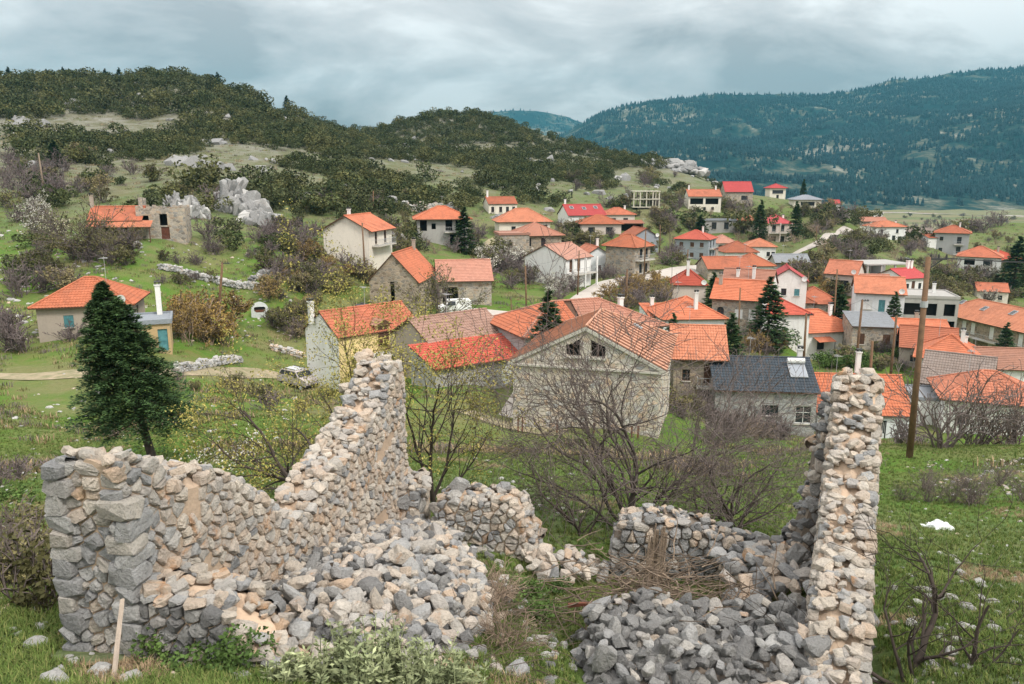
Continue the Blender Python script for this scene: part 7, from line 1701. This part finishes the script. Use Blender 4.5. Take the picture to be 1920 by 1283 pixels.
# brush pile
segs = []; r = random.Random(8)
for i in range(420):
    x, y = r.gauss(1.75, 0.55), r.gauss(8.1, 0.40); z = -4.62 + r.uniform(-.15, .18) - 0.12 * abs(x - 1.75); a = r.uniform(0, 6.28); p_ = Vector((x, y, z)); d = Vector((math.cos(a), math.sin(a) * .7, r.gauss(0, .22))); L_ = r.uniform(.25, .8); q0 = r.uniform(.004, .012)
    for k in range(5):
        d = (d + Vector((r.gauss(0, .2), r.gauss(0, .2), r.gauss(0, .12)))).normalized(); q = p_ + d * L_ / 5; segs.append((*p_, *q, q0 * (1 - k * .12), q0 * (1 - (k + 1) * .12))); p_ = q
cut = 500
bp = empty('brush_pile', (1.75, 8.25, -4.9)); tag(bp, 'tangled pile of dead brown branches on top of the dark stone heap', 'brush pile')
off = np.array([1.75, 8.25, -4.9] * 2 + [0, 0]); S_ = np.array(segs) - off
tag(link('branches', np_mesh('branches', *tubes(S_[:cut], 4), M['wood_grey']), bp), kind='stuff'); tag(link('twigs', np_mesh('twigs', *tubes(S_[cut:], 4), M['stalk']), bp), kind='stuff')
# dry stalks beside the left heap
segs = []
for i in range(420):
    x, y = r.gauss(-0.12, 0.26), r.gauss(7.6, 0.95); z = ground(x, y) + 0.04 if i < 60 else None
    z = ground(x, y) + r.uniform(0, .12); a = r.uniform(0, 6.28); p_ = Vector((x, y, z)); d = Vector((math.cos(a), math.sin(a), r.uniform(0, .5))).normalized(); L_ = r.uniform(.2, .6)
    for k in range(4):
        d = (d + Vector((r.gauss(0, .2), r.gauss(0, .2), r.gauss(0, .1) - .06))).normalized(); q = p_ + d * L_ / 4; segs.append((*p_, *q, .0032, .0028)); p_ = q
tag(link('dry_stalks', np_mesh('dry_stalks', *tubes(segs, 3), M['stalk'])), 'tangle of dry straw coloured stalks beside the pale rubble heap', 'stalks', kind='stuff')
# pale sage like plants in the near foreground
def sage(px, py, Y, h_, seed, label):
    g_ = np.random.default_rng(seed); q = at(px, py, Y); z = ground(q.x, Y); root = empty('sage_plant', (q.x, Y, z)); tag(root, label, 'plant', 'pale plants at the foot of the low wall'); segs = []; C = []; A_ = []
    for i in range(22):
        a = g_.uniform(0, 6.28); t = g_.uniform(0.0, 0.5); d = np.array([math.cos(a) * t, math.sin(a) * t, 1.0]); d /= np.linalg.norm(d); L_ = h_ * g_.uniform(.6, 1.1); o = np.array([g_.normal() * .09, g_.normal() * .07, -.03]); segs.append((*o, *(o + d * L_), .006, .003))
        for k in range(34):
            u = g_.uniform(.15, 1.0); az = g_.uniform(0, 6.28); v = np.array([math.cos(az), math.sin(az), 0.55]); C.append(o + d * L_ * u + v * 0.03); A_.append(v)
    link('stems', np_mesh('stems', *tubes(segs, 3), M['sage']), root)
    link('leaves', np_mesh('leaves', *leaves(np.array(C), 0.026, g_, aspect=0.36, axis=np.array(A_)), M['sage'], tint=g_.random(len(C)) * .9), root)
for k, (px, Y, h_) in enumerate(((600, 4.9, .34), (660, 5.0, .46), (720, 5.05, .52), (780, 5.0, .42), (850, 5.0, .36), (690, 4.8, .36), (810, 4.85, .34), (560, 4.9, .26))): sage(px, 1280, Y, h_, 400 + k, 'pale green leafy plant growing at the foot of the low wall')
for k, (px, py, Y) in enumerate(((450, 1225, 5.35), (380, 1210, 5.6), (300, 1200, 5.7))):
    q = at(px, py, Y); q.z = ground(q.x, q.y); shrub('green', q, 0.42, 'low fresh green weed before the low collapsed wall', 'green weeds before the low collapsed wall', 'plant')
for k, (px, Y) in enumerate(((735, 10.6), (700, 10.9), (1010, 8.0), (1000, 8.9), (1040, 8.2), (1060, 9.4))):
    q = spot(px, Y); shrub('green', q, 0.34, 'low green weed growing among the fallen stones inside the ruin', 'green weeds inside the ruin', 'plant')
# white bag
mb = MB(); g_ = random.Random(4); q = pix_ground(1760, 992); nb = 12
for j in range(nb):
    for i in range(nb):
        u, v = i / (nb - 1) * 2 - 1, j / (nb - 1) * 2 - 1; e = max(0, 1 - max(abs(u), abs(v)) ** 3); mb.v.append((u * 0.30 + g_.gauss(0, .012), v * 0.2 + g_.gauss(0, .012), e * 0.12 + g_.gauss(0, .018) - 0.02 + 0.05 * math.sin(u * 5 + v * 3) * e))
for j in range(nb - 1):
    for i in range(nb - 1): mb.f.append((j * nb + i, j * nb + i + 1, (j + 1) * nb + i + 1, (j + 1) * nb + i)); mb.t.append(0); mb.m.append(0)
tag(mb.build('plastic_bag', M['plastic'], None, q + Vector((0, 0, .04))), 'crumpled white plastic sack lying on the right meadow', 'sack')
# rusty posts on the terrace wall before the hall
hall = HROOT[0]; hs = HS[0]
def hl(x, y, z): return hall.matrix_basis @ Vector((x, y, z))
hall_M = Matrix.Translation(Vector(hs['c'])) @ Matrix.Rotation(hs['yaw'], 4, 'Z')
for k, x in enumerate((-4.3, -4.0, -1.6, 0.9, 3.4, 3.8)):
    q = hall_M @ Vector((x, -hs['d'] / 2 - 1.3, 0)); z = hs['c'][2] - 0.75; mb = MB(); mb.box((0, 0, 0.75), (0.09, 0.09, 1.7)); mb.box((0, 0, 1.62), (0.11, 0.11, 0.04)); tag(mb.build('fence_post', M['rust'], None, (q.x, q.y, z)), 'rusty iron fence post on the terrace before the stone hall', 'post', 'rusty posts before the stone hall')

# ------------------------------------------------------------------ dry stone walls and crags
def dry_wall(label, pxs, hgt, thick, cs, mat, seed, name='dry_stone_wall', pts=None, nind=0):
    P = pts or [pix_ground(*q) for q in pxs]; P = [q for q in P if q is not None]; r = random.Random(seed); bag = StoneBag(mat); root = empty(name, P[0]); tag(root, label, 'stone wall'); n_ = 0
    for a, b_ in zip(P[:-1], P[1:]):
        d = b_ - a; d.z = 0; L_ = d.length; d /= L_; nn = Vector((-d.y, d.x, 0)); s_ = 0.0
        while s_ < L_:
            c = a + d * s_; gz = ground(c.x, c.y); hh = hgt * (0.75 + 0.5 * mnoise.noise(Vector((s_ * .35, seed, 0.3))) ); z = 0
            while z < hh:
                for t in (-1, 1):
                    sz = cs * r.uniform(.7, 1.3); p_ = c + nn * (t * thick * .28 * (1 - .3 * z / hgt)) + d * r.uniform(-.3, .3) * cs - P[0]; p_.z = gz + z + sz * .25 - P[0].z
                    sc = (sz * 1.35, sz, sz * .75); mi = r.randrange(len(mat))
                    if n_ < nind and t == -1:
                        o = link('stone', hull(mat[mi], r.randrange(15)), root, p_); o.rotation_euler = rot_r(r, .6); o.scale = sc; n_ += 1
                    else: bag.add(r.randrange(15), p_, rot_r(r, .6), sc, mi, r.random())
                z += cs * .62
            s_ += cs * 1.05
    bag.build('wall_stones', root)
dry_wall('long tumbled dry stone wall crossing the left meadow', [(300, 505), (340, 513), (400, 527), (450, 540), (500, 545)], 0.8, 0.7, 0.34, ['stone_field', 'stone_grey'], 3)
dry_wall('dry stone wall continuing below the bare bank', [(470, 530), (520, 512), (556, 497)], 0.8, 0.7, 0.34, ['stone_grey', 'stone_dark'], 4)
dry_wall('low stone wall beside the dirt track below the ochre bush', [(330, 700), (370, 692), (420, 682), (450, 678)], 0.7, 0.6, 0.3, ['stone_grey', 'stone_field'], 5)
dry_wall('pale rubble wall below the orange porch house', [(165, 474), (215, 470), (262, 466)], 0.9, 0.7, 0.36, ['stone_field', 'stone_grey'], 6)
dry_wall('ruined pale masonry wall on the slope below the wooded hill', [(757, 396), (790, 397), (826, 392)], 2.2, 0.8, 0.45, ['stone_field', 'stone_tan'], 7)
dry_wall('tumbled stone heap wall above the yellow house garden', [(510, 655), (545, 662), (570, 672)], 0.6, 0.9, 0.3, ['stone_tan', 'stone_field'], 8)
y0 = -hs['d'] / 2 - 1.7
tp = [hall_M @ Vector((x, y0 - 0.1, 0)) for x in (-6.2, -3, 0, 3, 5.6)]
def terr():
    mb = MB(); zt = hs['c'][2] - 0.55
    P = [hall_M @ Vector(v) for v in ((-5.4, y0, 0), (5.6, y0, 0), (5.6, -hs['d'] / 2 + .2, 0), (-5.4, -hs['d'] / 2 + .2, 0))]
    top = [Vector((q.x, q.y, zt)) for q in P]; bot = [Vector((q.x, q.y, zt - 2.4)) for q in P]; mb.face(top); [mb.face((bot[i], bot[(i + 1) % 4], top[(i + 1) % 4], top[i])) for i in range(4)]
    root = mb.build('terrace', M['mortar_grey']); tag(root, 'raised stone terrace with flat concrete top before the hall', 'terrace')
    U = (P[1] - P[0]).normalized(); nn = Vector((U.y, -U.x, 0)); L_ = (P[1] - P[0]).length
    polys = cells(0, L_, zt - 2.2, zt - .1, 0.34, 0.2, 15)
    lay_stones(root, polys, lambda u, o, v: P[0] * 1 + U * u + nn * o + Vector((0, 0, v - P[0].z)), ['stone_house', 'stone_grey', 'stone_tan'], lambda x, z, r: r.choices((0, 1, 2), (3, 4, 1))[0], 0.02, 0.05, 120, seed=16)
terr()
def crag(px, Y, size, seed, label):
    """fractured limestone: a pile of split blocks grown together"""
    q = spot(px, Y); r = random.Random(int(seed * 100)); bag = StoneBag(['crag', 'stone_field'])
    for k in range(70):
        a = r.uniform(0, 6.28); t = math.sqrt(r.random()); x, y = math.cos(a) * t, math.sin(a) * t; hgt = (1 - t) ** 0.7 * r.uniform(.5, 1.15); s_ = r.uniform(.22, .5)
        bag.add(r.randrange(15), (x * size[0], y * size[1], hgt * size[2] * .62), rot_r(r, .9), (size[0] * s_, size[1] * s_, size[2] * s_ * 1.5), 0 if r.random() < .8 else 1, r.random() * .9)
    o = bag.mb.build('limestone_crag', [M['crag'], M['stone_field']], None, q); tag(o, label, 'rock')
for i, a in enumerate([(472, 137, (4.2, 3.5, 4.6), 1.7, 'big jagged pale limestone crag on the left slope'), (452, 139, (2.2, 2.4, 6.2), 2.9, 'steep spire of the pale crag on the left slope'), (500, 132, (3.2, 3, 3.2), 6.1, 'lower shoulder of the pale limestone crag'), (378, 128, (2.3, 2, 3.6), 3.3, 'grey limestone outcrop beside the roofless house'), (343, 130, (1.2, 1.4, 4.6), 4.4, 'upright grey rock behind the roofless house'),
            (738, 140, (2.4, 2, 2.0), 5.2, 'grey rock behind the cream gabled house'), (590, 158, (2.0, 2, 2.4), 7.7, 'grey rock above the cream gabled house'), (1245, 352, (12, 9, 4.0), 8.2, 'broad bare limestone spur above the village'), (1275, 345, (8, 8, 3.4), 9.1, 'right end of the bare limestone spur'), (935, 200, (1.8, 1.5, 1.4), 10.5, 'small grey rock beside the cream farmhouse')]): crag(a[0], a[1], a[2], a[3], a[4])
# scattered field stones
r = random.Random(31); n_ = 0
regs = [((1640, 870, 1920, 1283), 20, (0.05, 0.13)), ((0, 880, 70, 1100), 10, (0.06, 0.14)), ((850, 860, 1140, 960), 10, (0.06, 0.16)), ((960, 1090, 1060, 1260), 12, (0.06, 0.15)), ((0, 700, 560, 850), 26, (0.15, 0.4)), ((1690, 1040, 1900, 1200), 22, (0.06, 0.17)), ((0, 1200, 520, 1283), 16, (0.06, 0.2)), ((300, 520, 560, 640), 24, (0.15, 0.4)), ((0, 440, 250, 620), 60, (0.3, 0.8))]
for rc, k, sz in regs:
    for _ in range(k):
        p_ = pix_ground(r.uniform(rc[0], rc[2]), r.uniform(rc[1], rc[3]))
        if p_ is None or in_house(p_.x, p_.y, .3) or (p_.y < 11.5 and any(seg_d(p_.x, p_.y, *q) < .45 for q in WL)): continue
        s_ = r.uniform(*sz); o = link('field_stone', hull('stone_field', r.randrange(15)), None, p_ + Vector((0, 0, s_ * .08))); o.rotation_euler = rot_r(r); o.scale = (s_ * 1.3, s_, s_ * .6)
        tag(o, 'bleached limestone lying loose in the grass', 'stone', 'loose limestones in the grass')
bag = StoneBag(['stone_field', 'stone_tan'])
for rc, k, sz in (((1640, 850, 1920, 1283), 220, (0.025, 0.07)), ((1740, 860, 1920, 940), 200, (0.04, 0.11)), ((0, 850, 80, 1200), 120, (0.03, 0.09)), ((820, 840, 1150, 980), 120, (0.03, 0.08)), ((100, 1180, 560, 1283), 200, (0.02, 0.07)), ((900, 1080, 1060, 1283), 120, (0.02, 0.06)), ((0, 700, 600, 860), 160, (0.06, 0.2)), ((0, 430, 560, 640), 420, (0.1, 0.4))):
    for _ in range(k):
        x, y = r.uniform(rc[0], rc[2]), r.uniform(rc[1], rc[3])
        if mnoise.noise(Vector((x / 45.0, y / 25.0, 7))) < -0.12: continue
        p_ = pix_ground(x, y)
        if p_ is None or in_house(p_.x, p_.y, .3): continue
        s_ = r.uniform(*sz); bag.add(r.randrange(15), p_, rot_r(r), (s_ * 1.3, s_, s_ * .6), r.choice((0, 0, 1)), r.random())
tag(bag.build('gravel'), 'small pale stones strewn over the grassy slopes', 'gravel')
bag = StoneBag(['crag', 'stone_field'])
k = 0
while k < 520:
    Yc = r.uniform(130, 430); a = r.uniform(-0.85, 0.30); x = a * Yc; z = ground(x, Yc); ux, uy = to_pix((x, Yc, z))
    if not (uy < np.interp(ux, [q[0] for q in LOW], [q[1] for q in LOW]) + 14): 
        k += 0.2; continue
    if mnoise.noise(Vector((x / 30.0, Yc / 30.0, 9))) < 0.05: k += 0.2; continue
    s_ = r.uniform(.8, 3.2); bag.add(r.randrange(15), (x, Yc, z), rot_r(r, 1), (s_ * 1.3, s_, s_ * .8), 0, r.random()); k += 1
tag(bag.build('hillside_rocks'), 'pale limestone rocks showing among the hillside scrub', 'rocks')

# concrete ramp down the left flank of the hall
mb = MB(); z0 = -0.9; P = [(-5.5, -5.6, z0), (-7.0, -5.8, z0 - .1), (-6.6, 3.0, .9), (-5.5, 3.0, .9)]; Q = [hall_M @ Vector(v) - Vector(hs['c']) for v in P]; lo = [Vector((v.x, v.y, -2.6)) for v in Q]
mb.face(Q[::-1]); [mb.face((lo[i], lo[(i + 1) % 4], Q[(i + 1) % 4], Q[i])) for i in range(4)]
tag(mb.build('concrete_ramp', M['road'], None, hs['c']), 'pale sloping concrete ramp along the left flank of the stone hall', 'ramp')
# ------------------------------------------------------------------ vehicles and yard things
def car(label, px, py, Y, rz, L_, W_, Hh, paint, kind, name='parked_car', cat='car'):
    q = at(px, py, Y); q.z = ground(q.x, Y) + 0.02; root = empty(name, q, rz); tag(root, label, cat)
    if kind == 'suv': side = [(-.5, .30), (-.5, .62), (-.47, .70), (-.40, .99), (.10, 1.0), (.26, .70), (.46, .60), (.5, .50), (.5, .28)]; glass = [((-.44, .73), (-.375, .95), (-.26, .96), (-.26, .73)), ((-.24, .73), (-.24, .96), (-.06, .965), (-.06, .73)), ((-.04, .73), (-.04, .965), (.095, .95), (.21, .73))]; ws = ((.125, .95), (.255, .725))
    else: side = [(-.5, .22), (-.5, .93), (-.46, 1.0), (.18, 1.0), (.30, .66), (.47, .52), (.5, .44), (.5, .22)]; glass = [((-.02, .66), (-.02, .93), (.16, .93), (.25, .66))]; ws = ((.20, .96), (.295, .68))
    mb = MB(); n_ = len(side); hw = lambda z: W_ / 2 * (1.0 if z < .66 else 1.0 - .20 * (z - .66) / .34)
    for sg in (-1, 1):
        P = [Vector((x * L_, sg * hw(z), z * Hh)) for x, z in side]; mb.face(P if sg < 0 else P[::-1])
    for i in range(n_):
        (x0, z0), (x1, z1) = side[i], side[(i + 1) % n_]
        mb.face((Vector((x0 * L_, -hw(z0), z0 * Hh)), Vector((x1 * L_, -hw(z1), z1 * Hh)), Vector((x1 * L_, hw(z1), z1 * Hh)), Vector((x0 * L_, hw(z0), z0 * Hh))))
    body = mb.build('body', M[paint], root)
    for sg in (-1, 1):
        for g_ in glass:
            mb = MB(); mb.face([Vector((x * L_, sg * (hw(z) + .012), z * Hh)) for x, z in g_]); mb.build('side_window', M['glass'], root)
        for i in (0, 1):
            x = (-.30, .31)[i] * L_; wroot = MB(); wroot.tube((x, sg * (W_ / 2 - .20), .33), (x, sg * (W_ / 2 + .01), .33), .33, .33, 16); wh = wroot.build('wheel', M['black'], root)
            mb = MB(); mb.tube((x, sg * (W_ / 2 - .05), .33), (x, sg * (W_ / 2 + .025), .33), .2, .2, 12); mb.build('rim', M['greymetal'], wh)
        mb = MB(); mb.box((L_ * .485, sg * W_ * .36, .52 * Hh), (.12, .3, .16)); mb.build('headlight', M['whitepaint'], root)
        mb = MB(); mb.box((-L_ * .495, sg * W_ * .42, .55 * Hh), (.06, .16, .3)); mb.build('tail_light', M['rust'], root)
        mb = MB(); mb.box((L_ * .16, sg * (W_ / 2 + .1), .72 * Hh), (.14, .18, .12)); mb.build('mirror', M['black'], root)
    (x0, z0), (x1, z1) = ws; mb = MB(); off = Vector((.02, 0, .015)); mb.face([Vector((x0 * L_, -hw(z0) * .94, z0 * Hh)) + off, Vector((x0 * L_, hw(z0) * .94, z0 * Hh)) + off, Vector((x1 * L_, hw(z1) * .94, z1 * Hh)) + off, Vector((x1 * L_, -hw(z1) * .94, z1 * Hh)) + off]); mb.build('windscreen', M['glass'], root)
    mb = MB(); mb.box((L_ * .5, 0, .3 * Hh), (.12, W_ * .96, .2)); mb.build('bumper', M['black'], root)
    if kind == 'suv':
        mb = MB(); mb.box((-.15 * L_, 0, Hh + .03), (1.7, W_ * .72, .07)); mb.build('roof_panel', M['silver'], root)
        for sg in (-1, 1): mb = MB(); mb.box((-.15 * L_, sg * W_ * .33, Hh + .09), (1.8, .05, .05)); mb.build('roof_rail', M['darkmetal'], root)
car('mauve grey off-road car with pale roof parked on the dirt track', 561, 718, 74, R(-36), 4.3, 1.85, 1.8, 'carpaint', 'suv')
car('white delivery van parked before the stone garage house', 851, 580, 104, R(195), 4.6, 1.85, 1.95, 'whitepaint', 'van', 'parked_van', 'van')
# white moulded shell standing on the grass
q = pix_ground(488, 596); root = empty('white_shell', q, R(18)); tag(root, 'white moulded vehicle canopy standing upright on the green slope', 'canopy'); mb = MB(); n_ = 18
outl = [(math.cos(t) * 1.0, .95 + math.sin(t) * 1.0) for t in np.linspace(-.05 * math.pi, 1.05 * math.pi, n_)] + [(-1.0, .1), (-.3, -.05), (.3, -.05), (1.0, .1)]
op = [(-.62, .75), (.62, .75), (.62, 1.05), (.45, 1.35), (-.45, 1.35), (-.62, 1.05)]
ctr = (0, 1.0)
rim_o = outl; m_ = len(rim_o)
inn = []
for x, z in rim_o:
    dx, dz = x - ctr[0], z - ctr[1]; k = 1 / max(abs(dx) / .64, abs(dz) / .34); inn.append((ctr[0] + dx * min(k, .95), ctr[1] + dz * min(k, .95)))
for i in range(m_):
    k = (i + 1) % m_; a, c, e, f = rim_o[i], rim_o[k], inn[k], inn[i]; mb.face([(a[0], 0, a[1]), (c[0], 0, c[1]), (e[0], -.03, e[1]), (f[0], -.03, f[1])]); mb.face([(a[0], 0, a[1]), (c[0], 0, c[1]), (c[0] * .9, .75, c[1] * .95), (a[0] * .9, .75, a[1] * .95)])
mb.face([(x * .9, .75, z * .95) for x, z in rim_o]); mb.build('shell', M['plastic'], root, smooth=False)
mb = MB(); mb.face([(x, .12, z) for x, z in inn]); mb.build('window_shade_panel', M['void'], root); mb = MB(); mb.box((0, .10, .82), (1.2, .05, .28)); mb.build('seat_panel', M['rust'], root)
# black water tank, solar heater, satellite dishes
def tank(label, px, Y, rad, h_, mat):
    q = spot(px, Y); root = empty('water_tank', q); tag(root, label, 'tank'); mb = MB(); mb.tube((0, 0, -.2), (0, 0, h_), rad, rad, 18); mb.tube((0, 0, h_), (0, 0, h_ + .15), rad, rad * .4, 18); mb.build('vessel', M[mat], root); mb = MB(); mb.tube((0, 0, h_ + .14), (0, 0, h_ + .25), .22, .22, 12); mb.build('lid', M[mat], root)
tank('black round water tank beside the small shed on the slope', 570, 138, .8, 1.5, 'black'); tank('dark square topped water tank left of the church', 680, 101, .9, 1.4, 'darkmetal')
s2 = HS[1]; A2 = Matrix.Translation(Vector(s2['c'])) @ Matrix.Rotation(s2['yaw'], 4, 'Z'); pit = math.atan2(s2['rh'], s2['d'] / 2)
base_l = Vector((3.3, -2.0, s2['h'] + s2['rh'] * (1 - 2.0 / (s2['d'] / 2)) + .12)); root = empty('solar_heater', A2 @ base_l, s2['yaw']); tag(root, 'solar water heater with white tank on the slate roof', 'solar heater'); rot = Matrix.Rotation(pit, 3, 'X')
mb = MB(); mb.box((0, 0, .12), (1.6, 1.9, .1), rot=rot); mb.build('collector', M['greymetal'], root); mb = MB(); mb.box(rot @ Vector((0, 0, .06)) + Vector((0, 0, .12)), (1.45, 1.75, .02), rot=rot); mb.build('glass', M['bluegrey'], root)
mb = MB(); c = rot @ Vector((0, 1.15, .3)) + Vector((0, 0, .12)); mb.tube(c - Vector((.8, 0, 0)), c + Vector((.8, 0, 0)), .28, .28, 14); mb.build('tank', M['whitepaint'], root)
for sx_ in (-.6, .6): mb = MB(); mb.tube((sx_, .8, 0), rot @ Vector((sx_, 1.15, .1)) + Vector((0, 0, .12)), .03, .03, 5); mb.build('bracket', M['darkmetal'], root)
# two dark birds on the pale road
for k, (px, py) in enumerate(((961, 592), (971, 593))):
    q = pix_ground(px, py); root = empty('crow', q + Vector((0, 0, .08)), 1.2 * k); tag(root, 'dark bird standing on the pale road', 'bird', 'birds on the pale road'); bm = bmesh.new(); bmesh.ops.create_icosphere(bm, subdivisions=2, radius=.5)
    for v in bm.verts:
        x = v.co.x; t = x + .5; wv = .30 * math.sin(math.pi * min(1, max(0, t)) ** .8) + .05; v.co.y *= wv * 1.6; v.co.z = v.co.z * wv * 1.7 + .28 + (.30 * max(0, x - .18)); v.co.x *= 1.1
    me = bpy.data.meshes.new('body'); bm.to_mesh(me); bm.free(); me.materials.append(M['black']); link('body', me, root)
    mb = MB(); mb.tube((0, .06, -.05), (.02, .06, .2), .015, .02, 5); mb.tube((0, -.06, -.05), (.02, -.06, .2), .015, .02, 5); mb.build('legs', M['black'], root)

# ------------------------------------------------------------------ haze
mb = MB(); mb.box((400, 2760, 340), (15000, 6520, 810)); hm = bpy.data.materials.new('haze air'); hm.use_nodes = True; hn = hm.node_tree.nodes; hn.clear()
ho = hn.new('ShaderNodeOutputMaterial'); hv = hn.new('ShaderNodeVolumePrincipled'); hv.inputs['Color'].default_value = (0.13, 0.46, 0.62, 1); hv.inputs['Density'].default_value = HAZE; hv.inputs['Anisotropy'].default_value = 0.0
hm.node_tree.links.new(hv.outputs[0], ho.inputs['Volume']); hz_ = tag(mb.build('haze', hm), 'thin blue haze filling the air over the valley', 'haze', kind='stuff')
